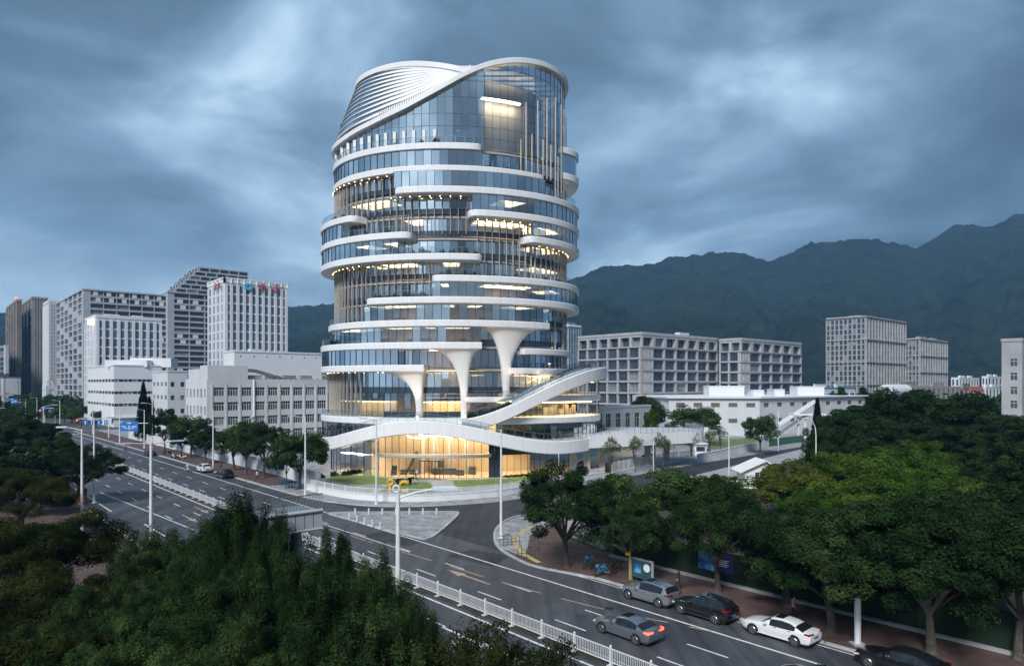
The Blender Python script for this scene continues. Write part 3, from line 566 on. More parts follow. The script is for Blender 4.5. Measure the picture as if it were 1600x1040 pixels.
ROWS = [(11, [(OG, 499, 622, 'glass')], [(622, 884)]), (10, [(MG, 512, 751, gsel(10, .15))], [(751, 884)]), (9, [(MG, 569, 857, gsel(9, .15))], [(513, 569), (857, 884)]), (8, [(OG, 675, 901, gsel(8, .15))], [(513, 676)]), (7, [], [(513, 884)]),
        (6, [(OG, 499, 622, gsel(6, .1))], [(622, 884)]), (5, [(OG, 499, 534, 'glass'), (OG, 832, 901, gsel(5, .2))], [(534, 834)]), (4, [(OG, 738, 901, gsel(4, .1))], [(514, 739)]), (3, [(OG, 615, 852, 'glass')], [(514, 616), (852, 884)]), (2, [(TG, 520, 753, 'glass')], [(753, 884)])]
for k, outer, core in ROWS:
    z0, z1 = zz(k)
    for e, a, b, mt in outer:
        glaze(e, a, b, z0, z1, mt, wid=1.5)
        for t in (e.th(a), e.th(b)):
            if 505 < (a if t == e.th(a) else b) < 895:
                q, i = e.p(t), CORE.p(t); PANES.append(([(*q, z0), (*i, z0), (*i, z1), (*q, z1)], 'glass', 2.0))
    for a, b in core: glaze(CORE, a, b, z0 - 0.3, z1, gsel(k, .35), wid=1.4, spandrel=0.30 if k < 11 else 0.0)
for k in (2, 4, 6, 8, 11):               # the far side, closed with wider sheets
    glaze(CORE, (R(95),), (R(265),), ZB[k], ZB[k] + 7.2 if k > 2 else 59, 'glass', wid=5)
glaze(CORE, 505, 600, 11.0, 15.4, gclr, spandrel=0.0); glaze(CORE, 505, 884, 15.4, 19.2, 'glass', spandrel=0.28); glaze(CORE, 600, 884, 11.0, 15.4, 'glass_clear', spandrel=0.24)
# podium rooms
PG = oi_(POD)
glaze(PG, 500, 585, 6.6, 9.8, gclr); glaze(PG, 775, 938, 6.3, 9.8, 'glass'); glaze(PG, 790, 938, 11.0, 13.8, 'glass_lobby', wid=1.2); glaze(PG, 860, 946, 15.0, 18.4, 'glass_lobby', wid=1.2)
# lobby
glaze(LOB, 508, 592, 0.15, 9.0, gclr, wid=1.7); glaze(LOB, 592, 764, 0.15, 3.8, 'glass_lobby', mw=0.09); glaze(LOB, 592, 764, 4.5, 10.0, 'glass_lobby', mw=0.09)
glaze(LOB, 764, 781, 0.15, 8.5, 'spandrel'); glaze(LOB, 781, 895, 0.15, 4.2, 'glass_lobby'); glaze(LOB, 781, 895, 4.2, 8.5, 'glass', spandrel=0.3)
# crown: the ribbon rises from the left shoulder to the crest on the right
RB = Ell(CX, CY, 23.3, 23.3, 16.8)
rib_pts = [(518, 238), (535, 222), (550, 211), (584, 193), (634, 169), (685, 140.5), (735, 112), (762, 101.5), (803, 95), (845, 100.5), (876, 119)]
rt = [RB.th(a) for a, b in rib_pts]; rz = [RB.z(a, b) for a, b in rib_pts]
_T = [R(-185), R(-150), R(-115)] + rt + [R(90), R(130), R(175)]; _Z = [75.6, 71.0, rz[0] - 0.3] + rz + [rz[-1], 76, 75.6]
def ribz(t): return float(np.interp(t, _T, _Z))
def ribz_s(t): return sum(ribz(t + k * 0.03) for k in range(-3, 4)) / 7
zlev = [ZB[1] + 0.4, 61.4, 63.4, 65.6, 68.6, 71.6, 74.4, 76.6]
for z0, z1 in zip(zlev[:-1], zlev[1:]):
    for a, b, mt in (((514,), (757,), 'glass'), ((757,), (836,), 'glass_clear'), ((836,), (884,), 'glass')):
        glaze(CORE, a[0], b[0], z0, z1, mt, wid=1.4, ztop=lambda t, z1=z1: min(z1, ribz_s(t) - 0.35), mw=0.06)
glaze(CORE, (R(95),), (R(265),), 59.4, 70.5, 'glass', wid=5)
ob('mullions', mull, 'mullion', TW, kind='stuff')
# the 300 largest panes are parts of their own, the rest one part
def pane_weight(p):
    c = np.mean(np.array(p[0]), 0); n = np.array([c[0] - CX, c[1] - CY]); v = -c[:2]; f = max(0, (n @ v) / (np.linalg.norm(n) * np.linalg.norm(v))); return p[2] * f
PANES.sort(key=pane_weight, reverse=True)
for q, mt, w in PANES[:300]:
    m = MB(); m.quad(*q); ob('pane', m, mt, TW)
rest = {}
for q, mt, w in PANES[300:]: rest.setdefault(mt, MB()).quad(*q)
for mt, m in rest.items(): ob('glazing', m, mt, TW, kind='stuff')

ths = [R(-185) + R(360) * i / 150 for i in range(151)]; rows = []
for t in ths:
    z = ribz_s(t); a, b = RB.p(t, 0.55), RB.p(t, -0.5); hh = 0.55; rows.append([(*b, z - hh), (*RB.p(t, .4), z - hh), (*a, z - hh + .12), (*a, z + hh - .12), (*RB.p(t, .4), z + hh), (*b, z + hh)])
m_ = MB(); m_.grid(rows, close=True); o = ob('crown_ribbon', m_, 'band_panel', TW, fix=True); smooth_angle(o.data, 35)
# shell of white louvres fanning out from where ribbon and rim meet
RIM = Ell(CX, CY, 19.0, 19.0, 13.2); tP = RB.th(738)
def shell(t, s, off=0.0, dz=0.0):
    k = min(1, max(0, (tP - t) / R(50))); k = k * k * (3 - 2 * k); a = RB.p(t); b = RIM.p(t); zt = 72.6 + 3.5 * k ** .6; z0 = ribz_s(t) + 0.3
    x = a[0] + (b[0] - a[0]) * s * k; y = a[1] + (b[1] - a[1]) * s * k; z = z0 + (max(zt, z0 + .15) - z0) * s ** 0.85
    nx, ny = x - CX, y - CY; l = math.hypot(nx, ny); return (x + nx / l * off, y + ny / l * off, z + dz)
sh_t = [tP - R(1) - R(190) * i / 90 for i in range(91)]; NL = 11
for j in range(NL):
    s0 = (j + 0.62) / NL; s1 = (j + 1.0) / NL; rows = []
    for t in sh_t:
        wfrac = 0.14 + 0.74 * max(0, min(1, (R(-16) - t) / R(34))); s0 = (j + wfrac) / NL
        rows.append([shell(t, s0, -0.15), shell(t, s0, 0.14), shell(t, s1, 0.12), shell(t, s1, -0.15)])
    m = MB(); m.grid(rows, close=True); o = ob('roof_louvre', m, 'white_panel', TW, fix=True); smooth_angle(o.data, 30)
m_ = MB(); tn = RB.th(583)
for j in range(NL):
    for i in range(len(sh_t) - 1):
        if j == 0 and R(-100) < sh_t[i] < tn: continue
        m_.quad(shell(sh_t[i], j / NL, -0.02), shell(sh_t[i + 1], j / NL, -0.02), shell(sh_t[i + 1], (j + .75) / NL, -0.02), shell(sh_t[i], (j + .75) / NL, -0.02))
ob('shell_glazing', m_, 'glass_shell', TW, kind='stuff')
m_ = MB(); m_.grid([[shell(t, 0.02, -1.6, -0.4) for t in sh_t], [shell(t, 0.22, -1.6) for t in sh_t]]); ob('recess_wall', m_, 'slab', TW)
m_ = MB(); m_.grid([[shell(t, 0.0, -1.6, -0.1) for t in sh_t], [shell(t, 0.0, 0.0, -0.1) for t in sh_t]]); ob('recess_floor', m_, 'slab', TW)
rows = [[shell(t, 1.0, 0.35, -0.2), shell(t, 1.0, 0.35, 0.75), shell(t, 1.0, -0.7, 0.75), shell(t, 1.0, -0.7, -0.2)] for t in sh_t]
m_ = MB(); m_.grid(rows, close=True); o = ob('roof_rim', m_, 'white_panel', TW, fix=True); smooth_angle(o.data, 30)
m_ = MB()
for i in range(34):
    t = RB.th(592 + i * 3.6); a = shell(t, 0.0, 0.1, 0.1); b = shell(t, 0.085, 0.1, 0.1); m_.bar(a, b, 0.09, 0.35)
ob('baffle_fins', m_, 'slab', TW, kind='stuff')
m_ = MB(); c_ = [shell(t, 1.0, -0.5, 0.3) for t in sh_t]; m_.prism([RIM.p(2 * math.pi * i / 60, -0.5) for i in range(60)], 73.4, 73.7); ob('roof_deck', m_, 'slab', TW)
for i in range(9):                       # beams of the open crown behind the drum glass
    m_ = MB(); y = CY - 14 + i * 2.3; hw = 21 * math.sqrt(max(0.05, 1 - ((y - CY) / 16.3) ** 2)); m_.bar((CX - 2, y, 74.9), (CX + hw, y, 74.9), 0.35, 0.5); ob('roof_beam', m_, 'room_white', TW)
# white piers behind the top terrace
for i in range(13):
    px = 527 + i * 8.5 + i * i * 0.35; t = CORE.th(px); q = CORE.p(t, 0.18); zt = min(ribz_s(t) - 0.4, 62.6)
    m = MB(); m.bar((*q, ZB[1] + .6), (*q, zt), 0.55, 0.35); ob('terrace_pier', m, 'white_panel', TW)
# vertical fins
def fins(ell, p0, p1, n, z0, z1, mat='bronze', off=0.3, w=0.12, d=0.36):
    t0, t1 = ell.th(p0), ell.th(p1)
    for i in range(n):
        t = t0 + (t1 - t0) * i / (n - 1); q = ell.p(t, off); dirv = Vector((q[0] - ell.cx, (q[1] - ell.cy) * 1.6, 0)).normalized(); s = Vector((-dirv.y, dirv.x, 0)); vs = []
        for z in (z0, z1):
            for a, b in ((-1, -1), (1, -1), (1, 1), (-1, 1)): vs.append(Vector((*q, z)) + s * (a * w / 2) + dirv * (b * d / 2))
        m = MB(); m.add(vs, [(3, 2, 1, 0), (4, 5, 6, 7), (0, 1, 5, 4), (1, 2, 6, 5), (2, 3, 7, 6), (3, 0, 4, 7)]); ob('vertical_fin', m, mat, TW)
fins(CORE, 515, 612, 14, 47.8, 54.6); fins(CORE, 545, 640, 13, 43.9, 47.4); fins(CORE, 622, 728, 10, 43.9, 50.6, w=0.09, d=.35); fins(CORE, 745, 828, 9, 36.2, 46.6, w=0.09, d=.35)
fins(CORE, 514, 568, 11, 28.4, 38.8); fins(CORE, 574, 672, 11, 32.4, 38.8, w=0.09, d=.35); fins(CORE, 834, 884, 11, 36.2, 42.7); fins(LOB, 503, 566, 13, 11.05, 19.2, d=0.4); fins(CORE, 865, 884, 3, 19.9, 31.2)
for i, (px, za, zb_) in enumerate([(812, 55.8, 62), (829, 55.8, 63.4), (838, 55.8, 70), (820, 55.8, 69), (846, 55.8, 63), (852, 55.8, 71), (858, 55.8, 62.5), (865, 51.8, 72), (869, 51.8, 61), (874, 51.8, 71.5), (878, 51.8, 71.2), (881, 51.8, 60.8), (883, 51.8, 71)]):
    t = CORE.th(px); q = CORE.p(t, 0.35); m = MB(); m.bar((*q, za), (*q, zb_), 0.2, 0.2); ob('facade_pole', m, 'bronze', TW)

# railings
def railing(ell, p0, p1, z, off=-0.35, h=1.1, zf=None, parent=TW, name='railing', step=1.5):
    t0 = ell.th(p0) if isinstance(p0, (int, float)) else p0[0]; t1 = ell.th(p1) if isinstance(p1, (int, float)) else p1[0]
    n = max(2, int(abs(t1 - t0) * 23 / step)); m = MB(); g_ = MB(); pr = None
    for i in range(n + 1):
        t = t0 + (t1 - t0) * i / n; q = ell.p(t, off); zc = zf(t) if zf else z
        m.bar((*q, zc), (*q, zc + h), 0.06, 0.06)
        if pr: m.bar((pr[0], pr[1], pr[2] + h), (*q, zc + h), 0.07, 0.06); g_.quad((pr[0], pr[1], pr[2] + .08), (*q, zc + .08), (*q, zc + h - .05), (pr[0], pr[1], pr[2] + h - .05))
        pr = (*q, zc)
    r_ = ob(name, m, 'steel', parent); ob('rail_glass', g_, 'glass_rail', r_)
for k, e, a, b in ((1, TOP, 519, 754), (2, TOP, 756, 853), (3, OUT, 856, 901), (4, OUT, 498, 549), (5, OUT, 534, 639), (6, OUT, 612, 754), (7, OUT, 676, 901), (8, OUT, 569, 676), (9, MID, 513, 568), (10, OUT, 498, 512)): railing(e, a, b, ZB[k] + 0.62)
railing(POD, 498, 700, 11.05); railing(MID, 800, 882, 19.95); railing(MID, 730, 800, 14.7)
# small bay on the right shoulder
BAY = Ell(5.4, 139.5, 8.2, 8.2, 6.6)
band('bay_band', BAY, R(10), R(170), 62.3, 63.6, Ell(5.4, 140, 4, 4, 3)); band('bay_band', BAY, R(10), R(170), 57.2, 58.6, Ell(5.4, 140, 4, 4, 3))
m_ = MB(); m_.grid([[(*BAY.p(R(20 + 150 * i / 24), -0.15 - 3.2 * s * s), 57.2 - 2.6 * s) for i in range(25)] for s in (0, .25, .5, .75, 1)]); ob('bay_soffit', m_, 'white_soffit', TW, smooth=True)
m_ = MB(); m_.grid([[(*BAY.p(R(10 + 160 * i / 16), -0.4), z) for i in range(17)] for z in (58.6, 62.3)]); ob('bay_glass', m_, 'glass', TW)
# trumpet columns
def trumpet(ell, px, z0, z1, pl, pr_, lip=0.0):
    t0 = ell.th(px); sc = 23.5; ll = (t0 - ell.th(pl)) * sc; rr = (ell.th(pr_) - t0) * sc; rows = []; n = 34
    for i in range(n + 1):
        f = 1 - (1 - i / n) ** 1.6; z = z0 + (z1 - z0) * f; g_ = max(0, (f - 0.04) / 0.96); cl = 1 - math.sqrt(max(0, 1 - g_ ** 3.0)); cr = 1 - math.sqrt(max(0, 1 - g_ ** 3.6)); wl = 0.62 + (ll - 0.62) * cl; wr = 0.62 + (rr - 0.62) * cr
        rad_o = 0.6 + 1.0 * cr; rad_i = 0.6 + 2.4 * cr; row = []
        for k in range(28):
            a = 2 * math.pi * k / 28; c, s = math.cos(a), math.sin(a); x = (wr if c > 0 else wl) * math.copysign(abs(c) ** 0.85, c); y = (rad_o if s > 0 else rad_i) * math.copysign(abs(s) ** 0.85, s)
            row.append((*ell.p(t0 + x / sc, -1.75 + y), z))
        rows.append(row)
    m = MB(); m.grid(rows, close=True); ob('trumpet_column', m, 'white_soffit', TW, smooth=True, fix=True)
trumpet(OUT, 651, 11.0, 19.25, 578, 665); trumpet(OUT, 727, 11.0, 23.25, 666, 754); trumpet(MID, 798, 10.8, 27.25, 752, 857)
for px, z in ((651, 11.3), (727, 11.3), (798, 14)):
    m = MB(); q = OUT.p(OUT.th(px), -0.2); m.box(q[0] - .15, q[0] + .15, q[1] - .15, q[1] + .15, z - 0.1, z + .06); up = ob('uplight', m, 'lamp_warm', TW)
    ld = bpy.data.lights.new('column_uplight', 'SPOT'); ld.energy = 420; ld.color = (1.0, .72, .42); ld.spot_size = R(70); ld.spot_blend = .8; ld.shadow_soft_size = .3; lo = bpy.data.objects.new('column_uplight', ld); COL.objects.link(lo); lo.parent = up; c2 = OUT.p(OUT.th(px), 1.6); lo.location = (c2[0] - CX, c2[1] - CY, z + .3); lo.rotation_euler = (R(180 - 14), 0, 0)

# wave deck over the entrance
WV = Ell(CX, CY, 25.6, 31.5, 22.6)
wpts = [(512, 694), (528, 690), (560, 681), (600, 671), (650, 666), (700, 669), (750, 680), (800, 692), (850, 700), (880, 699.5), (920, 694)]
wt = [WV.th(a) for a, b in wpts]; wz = [WV.z(a, b) for a, b in wpts]
def wavez(t): return float(np.interp(t, [R(-110)] + wt + [R(90)], [wz[0] - .2] + wz + [6.35]))
def wavez_s(t): return sum(wavez(t + k * 0.05) for k in range(-3, 4)) / 7
band('wave_deck', WV, R(-95), R(58), -1.2, 1.2, LOB, zoff=wavez_s)
railing(WV, (R(-92),), (R(58),), 0, off=-0.5, zf=lambda t: wavez_s(t) + 1.2, name='deck_railing')
m_ = MB(); rows = [[(*WV.p(t, -0.16), wavez_s(t) + 1.215), (*WV.p(t, -0.5), wavez_s(t) + 1.215)] for t in WV.arc(R(-94), R(57))]; m_.grid(rows); ob('deck_gutter', m_, 'dark_steel', TW)
e0 = WV.p(R(58)); ext = arc([e0, (23.5, 131.3), (31, 135.6), (37.5, 139.2), (40, 143), (38, 150)], 6)
m_ = MB(); m_.prism(ext + [(14, 152), (10, 136)], 5.1, 7.5); ob('podium_wing', m_, 'band_panel', TW)
m_ = MB(); g_ = MB()
for i in range(len(ext) - 1):
    a, b = ext[i], ext[i + 1]; m_.bar((*a, 7.5), (*a, 8.6), .06, .06); m_.bar((*a, 8.6), (*b, 8.6), .07, .06); g_.quad((*a, 7.6), (*b, 7.6), (*b, 8.5), (*a, 8.5))
r_ = ob('deck_railing', m_, 'steel', TW); ob('rail_glass', g_, 'glass_rail', r_)
for x, y in ((11.5, 128), (14.2, 129.4), (17.5, 133), (28, 141), (33, 146)):
    m = MB(); m.box(x - .55, x + .55, y - .55, y + .55, 0, 5.1); ob('porte_column', m, 'bronze', TW)
m_ = MB()
for x, y in ((12.5, 130), (15.5, 132), (18.5, 134), (21, 136)): m_.box(x - .25, x + .25, y - .25, y + .25, 5.02, 5.08)
ob('porte_lights', m_, 'lamp_warm', TW, kind='stuff')
# canopy ring over the doors
t0, t1 = LOB.th(590), LOB.th(768); band('entrance_canopy', Ell(CX, CY, 25.3, 28.5, 17.6), t0, t1, 3.85, 4.45, LOB, r0=True, r1=True)
# lobby inside
m_ = MB(); m_.prism([LOB.p(2 * math.pi * i / 60, -0.3) for i in range(60)], 0.02, 0.16); ob('lobby_floor', m_, 'lobby_cream', TW)
LBK = Ell(CX, CY, 17, 17, 8.5)
m_ = MB(); m_.grid([[(*LBK.p(R(-70 + 140 * i / 40)), z) for i in range(41)] for z in (0.16, 9.7)]); ob('lobby_wall', m_, 'lobby_cream', TW)
m_ = MB(); m_.grid([[(*LOB.p(R(-28 + 60 * i / 30), o_), 9.6) for i in range(31)] for o_ in (-1.0, -7.0)]); ob('lobby_light_ceiling', m_, 'lamp_soft', TW)
m_ = MB(); m_.grid([[(*LOB.p(R(20 + 40 * i / 30), o_), 4.15) for i in range(31)] for o_ in (-1.0, -5.0)]); ob('side_room_ceiling', m_, 'lamp_soft', TW)
m_ = MB(); m_.grid([[(*LOB.p(R(-72 + 28 * i / 16), o_), 3.6) for i in range(17)] for o_ in (-1.5, -4.0)]); ob('left_room_ceiling', m_, 'lamp_white', TW)
for k, (t, rr, z) in enumerate(((-14, 2.2, 7.6), (-6, 3.0, 8.0), (3, 2.4, 7.8), (10, 2.0, 7.4))):
    q = LOB.p(R(t), -4.0); pts = [(q[0] + rr * math.cos(a), q[1] + rr * 0.6 * math.sin(a), z + 0.5 * math.sin(a)) for a in [2 * math.pi * i / 28 for i in range(29)]]
    m = MB(); m.tube(pts, 0.09, 6, cap=False); ob('ring_lamp', m, 'lamp_white', TW)
m_ = MB()
for k in range(5):
    a = LOB.p(LOB.th(655 + k * 8), -0.1); m_.bar((*a, .16), (*a, 3.2), .1, .1)
a, b = LOB.p(LOB.th(655), -0.1), LOB.p(LOB.th(687), -0.1); m_.bar((*a, 3.2), (*b, 3.2), .14, .16); ob('entrance_doors', m_, 'dark_steel', TW)
m_ = MB(); m_.add([(*LOB.p(LOB.th(645), .1), .14), (*LOB.p(LOB.th(690), .1), .14), (*LOB.p(LOB.th(692), 1.4), .14), (*LOB.p(LOB.th(643), 1.4), .14)], [(0, 3, 2, 1)]); ob('door_mat', m_, 'dark_steel', TW)
m_ = MB()
for px in (640, 668, 700, 735):
    q = LOB.p(LOB.th(px), -6); m_.lathe([(.45, .16), (.45, 9.6)], (q[0], q[1], 0), 14)
ob('lobby_columns', m_, 'room_white', TW, kind='stuff')
m_ = MB(); q = LOB.p(LOB.th(690), -5.0); m_.box(q[0] - 2.2, q[0] + 2.2, q[1] - .4, q[1] + .4, .16, 1.25); m_.box(q[0] - 2.35, q[0] + 2.35, q[1] - .5, q[1] + .5, 1.25, 1.33); ob('reception_desk', m_, 'room_dark', TW)
for px, of, w_, h_ in ((612, -4, .6, .9), (628, -5, .9, .8), (720, -4, .8, .9), (745, -5, .7, 1.4), (600, -3, .5, 1.7), (672, -6.5, 1.2, 2.4)):
    q = LOB.p(LOB.th(px), of); m_ = MB(); m_.box(q[0] - w_, q[0] + w_, q[1] - .5, q[1] + .5, .16, .16 + h_ * .5); m_.box(q[0] - w_, q[0] + w_, q[1] + .2, q[1] + .5, .16 + h_ * .5, .16 + h_); ob('lobby_seat', m_, 'room_dark', TW)
m_ = MB()
for i in range(14): q = LOB.p(LOB.th(604 + i * 1.6), -6.5); m_.box(q[0] - .2, q[0] + .2, q[1] - .9, q[1] + .9, .16 + i * .3, .3 + i * .3)
ob('lobby_stair', m_, 'room_dark', TW)
# ramp sweeping from the deck up to the podium roof
RP = Ell(CX, CY, 26, 31.6, 21.2)
rp = [(722, 668), (745, 662), (770, 655), (791, 647), (820, 633), (848, 618), (875, 605), (901, 594), (925, 586), (944, 582.5)]
pt = [RP.th(a) for a, b in rp]; pz = [RP.z(a, b) for a, b in rp]
def rampz(t): return float(np.interp(t, pt + [R(100)], pz + [pz[-1] + .3]))
def rampz_s(t): return sum(rampz(t + k * 0.04) for k in range(-3, 4)) / 7
band('ramp', RP, pt[0], R(98), -1.15, 1.15, Ell(CX, CY, 22.6, 26.8, 16.9), zoff=rampz_s)
m_ = MB(); rows = [[(*RP.p(t, -0.5), rampz_s(t) + 1.16), (*RP.p(t, -4.4), rampz_s(t) + 1.16)] for t in RP.arc(pt[0], R(97), .7)]; m_.grid(rows); ob('ramp_paving', m_, 'deck', TW)
for of in (-0.4, -2.0, -3.2, -4.2): railing(RP, (pt[0] + .02,), (R(96),), 0, off=of, zf=lambda t: rampz_s(t) + 1.15, name='ramp_railing')
st = MB()
for i in range(46):
    t = pt[0] + .06 + (pt[8] - pt[0]) * i / 46; z = rampz_s(t) + 1.17; a, b = RP.p(t, -2.1), RP.p(t, -4.1); st.bar((*a, z + .07), (*b, z + .07), 0.32, 0.14)
ob('ramp_steps', st, 'concrete', TW, kind='stuff')
m_ = MB(); m_.prism([POD.p(R(42 + 56 * i / 20), -0.6) for i in range(21)] + [CORE.p(R(98)), CORE.p(R(42))], 18.6, 18.9); ob('podium_roof', m_, 'deck', TW)
# ------------------------------------------------------------------ the other buildings
material('wall_white', (0.66, 0.69, 0.72), (0.56, 0.59, 0.62), scale=0.12, detail=7, coords='World', rough=0.8)
material('wall_bright', (0.78, 0.80, 0.82), (0.72, 0.75, 0.78), scale=0.1, detail=6, coords='World', rough=0.7)
material('wall_grey', (0.34, 0.35, 0.36), (0.43, 0.44, 0.45), scale=0.18, detail=7, coords='World', rough=0.85)
material('wall_stone', (0.34, 0.355, 0.375), (0.42, 0.435, 0.455), scale=0.4, detail=8, coords='World', rough=0.8)
material('wall_beige', (0.34, 0.31, 0.28), (0.40, 0.37, 0.34), scale=0.1, coords='World', rough=0.85)
material('wall_brown', (0.13, 0.11, 0.10), (0.18, 0.155, 0.14), scale=0.1, coords='World', rough=0.8)
material('wall_dark', (0.07, 0.075, 0.085), (0.11, 0.115, 0.12), scale=0.1, coords='World', rough=0.7)
material('roof_red', (0.35, 0.10, 0.07), (0.42, 0.15, 0.1), scale=0.4, coords='World', rough=0.8)
material('roof_blue', (0.05, 0.25, 0.42), (0.08, 0.32, 0.48), scale=0.1, coords='World', rough=0.6)
material('win', (0.035, 0.05, 0.07), (0.07, 0.09, 0.12), scale=0.3, coords='World', rough=0.08, spec=0.7, rand=0.3)
material('win_blue', (0.10, 0.17, 0.27), (0.18, 0.28, 0.40), scale=0.12, coords='World', rough=0.06, spec=0.8, rand=0.2)
material('win_green', (0.05, 0.075, 0.07), (0.09, 0.12, 0.11), scale=0.5, coords='World', rough=0.1, spec=0.6, rand=0.3)
material('win_pale', (0.20, 0.22, 0.24), (0.28, 0.29, 0.30), scale=0.6, coords='World', rough=0.35)
material('win_lit', (0.5, 0.4, 0.25), emit=(1.0, 0.80, 0.55), estr=0.22)
material('sign_red', (0.42, 0.03, 0.035), rough=0.5); material('sign_blue', (0.02, 0.16, 0.55), rough=0.45); material('sign_cyan', (0.16, 0.52, 0.72), rough=0.5)
material('sign_white', (0.8, 0.8, 0.8), rough=0.5); material('red_banner', (0.30, 0.03, 0.03), rough=0.7)
def along(C, px, dx, dy):                 # how far from C along (dx, dy) until photo column px
    t = (px - 800) / F; return (t * C[1] - C[0]) / (dx - t * dy)
def facade(w, wins, p0, p1, z0, z1, cols, rows, mx=0.2, lo=0.25, hi=0.15, dep=0.3, frame=None, split=1, skip=None, pier=None, first=0.0, last=0.0):
    # wall p0 -> p1 (left to right from outside) with recessed openings; openings go to wins as (quad, row, col)
    a = Vector((p0[0], p0[1], 0)); b = Vector((p1[0], p1[1], 0)); L = (b - a).length; t = (b - a) / L; n = Vector((t.y, -t.x, 0))
    q = lambda s, z, o=0.0: a + t * s + n * o + Vector((0, 0, z))
    if first: w.quad(q(0, z0), q(first, z0), q(first, z1), q(0, z1))
    if last: w.quad(q(L - last, z0), q(L, z0), q(L, z1), q(L - last, z1))
    cw = (L - first - last) / cols; rh = (z1 - z0) / rows
    for r in range(rows):
        for c in range(cols):
            s0, s1, b0, b1 = first + c * cw, first + (c + 1) * cw, z0 + r * rh, z0 + (r + 1) * rh
            if skip and skip(r, c): w.quad(q(s0, b0), q(s1, b0), q(s1, b1), q(s0, b1)); continue
            x0, x1, y0, y1 = s0 + cw * mx, s1 - cw * mx, b0 + rh * lo, b1 - rh * hi
            w.quad(q(s0, b0), q(s1, b0), q(s1, y0), q(s0, y0)); w.quad(q(s0, y1), q(s1, y1), q(s1, b1), q(s0, b1)); w.quad(q(s0, y0), q(x0, y0), q(x0, y1), q(s0, y1)); w.quad(q(x1, y0), q(s1, y0), q(s1, y1), q(x1, y1))
            w.quad(q(x0, y0), q(x1, y0), q(x1, y0, -dep), q(x0, y0, -dep)); w.quad(q(x0, y1, -dep), q(x1, y1, -dep), q(x1, y1), q(x0, y1)); w.quad(q(x0, y0), q(x0, y0, -dep), q(x0, y1, -dep), q(x0, y1)); w.quad(q(x1, y0, -dep), q(x1, y0), q(x1, y1), q(x1, y1, -dep))
            wins.append(([q(x0, y0, -dep), q(x1, y0, -dep), q(x1, y1, -dep), q(x0, y1, -dep)], r, c))
            if frame is not None:
                for k in range(1, split): s = x0 + (x1 - x0) * k / split; frame.bar(q(s, y0, -dep + .04), q(s, y1, -dep + .04), 0.07, 0.05)
                frame.bar(q(x0, y0 + (y1 - y0) * .68, -dep + .04), q(x1, y0 + (y1 - y0) * .68, -dep + .04), 0.06, 0.09)
    if pier:
        pw, po, mb = pier
        for c in range(cols + 1):
            s = min(max(first + c * cw, pw / 2), L - pw / 2); A, B = q(s - pw / 2, z0, 0), q(s + pw / 2, z0, 0); vs = [A + n * -.02, B + n * -.02, B + n * po, A + n * po]; vs += [v + Vector((0, 0, z1 - z0)) for v in vs]
            mb.add(vs, [(0, 1, 2, 3), (7, 6, 5, 4), (1, 5, 6, 2), (2, 6, 7, 3), (3, 7, 4, 0)])
def put_windows(T, wins, mat, each=True, lit=0.0, name='window'):
    left = MB(); litm = MB(); pale = MB()
    if each and len(wins) > 300: wins = sorted(wins, key=lambda w: -(w[0][1] - w[0][0]).length * (w[0][3] - w[0][0]).length / (w[0][0].length ** 2)); 
    for i, (q, r, c) in enumerate(wins):
        cur = mat in ('win', 'win_blue', 'win_green') and random.random() < .16
        if each and i < 300: m = MB(); m.quad(*q); ob(name, m, 'win_pale' if cur else mat, T)
        else: (pale if cur else left).quad(*q)
    if left.f: ob('far_windows', left, mat, T, kind='stuff')
    if pale.f: ob('curtained_windows', pale, 'win_pale', T, kind='stuff')
class Bld:
    # block standing on the ground with corner nearest to us at pixel column px, faces along the avenue's two directions
    def __init__(s, name, label, cat, px, d, pl, pr, yt, group=None, du=(UX, UY), dv=(VX, VY), ztop=None):
        s.C = ((px - 800) / F * d, d); s.zt = ztop if ztop else H + (HY - yt) / F * d
        s.Ll = along(s.C, pl, *du); s.Lr = along(s.C, pr, *dv); C = s.C
        s.A = (C[0] + du[0] * s.Ll, C[1] + du[1] * s.Ll); s.B = (C[0] + dv[0] * s.Lr, C[1] + dv[1] * s.Lr); s.D = (s.A[0] + dv[0] * s.Lr, s.A[1] + dv[1] * s.Lr)
        s.T = thing(name, (C[0], C[1], 0), label, cat, group); s.w = MB(); s.wins = []; s.fr = MB(); s.pi = MB()
    def back(s, z0=-0.05, roofz=None):
        z1 = s.zt; s.w.quad((*s.B, z0), (*s.D, z0), (*s.D, z1), (*s.B, z1)); s.w.quad((*s.D, z0), (*s.A, z0), (*s.A, z1), (*s.D, z1))
        zr = z1 - 0.6 if roofz is None else roofz; s.w.quad((*s.A, zr), (*s.C, zr), (*s.B, zr), (*s.D, zr))
    def parapet(s, mat, h=0.9, wd=0.5, name='parapet'):
        m = MB()
        for a, b in ((s.A, s.C), (s.C, s.B), (s.B, s.D), (s.D, s.A)): m.bar((*a, s.zt + h / 2 - .3), (*b, s.zt + h / 2 - .3), wd, h)
        ob(name, m, mat, s.T)
    def done(s, wall, win, each=True, lit=0.0, frame='white_metal', pier=None):
        ob('wall', s.w, wall, s.T)
        if s.fr.f: ob('window_bars', s.fr, frame, s.T, kind='stuff')
        if s.pi.f: ob('piers', s.pi, pier or wall, s.T, kind='stuff')
        put_windows(s.T, s.wins, win, each, lit); return s.T
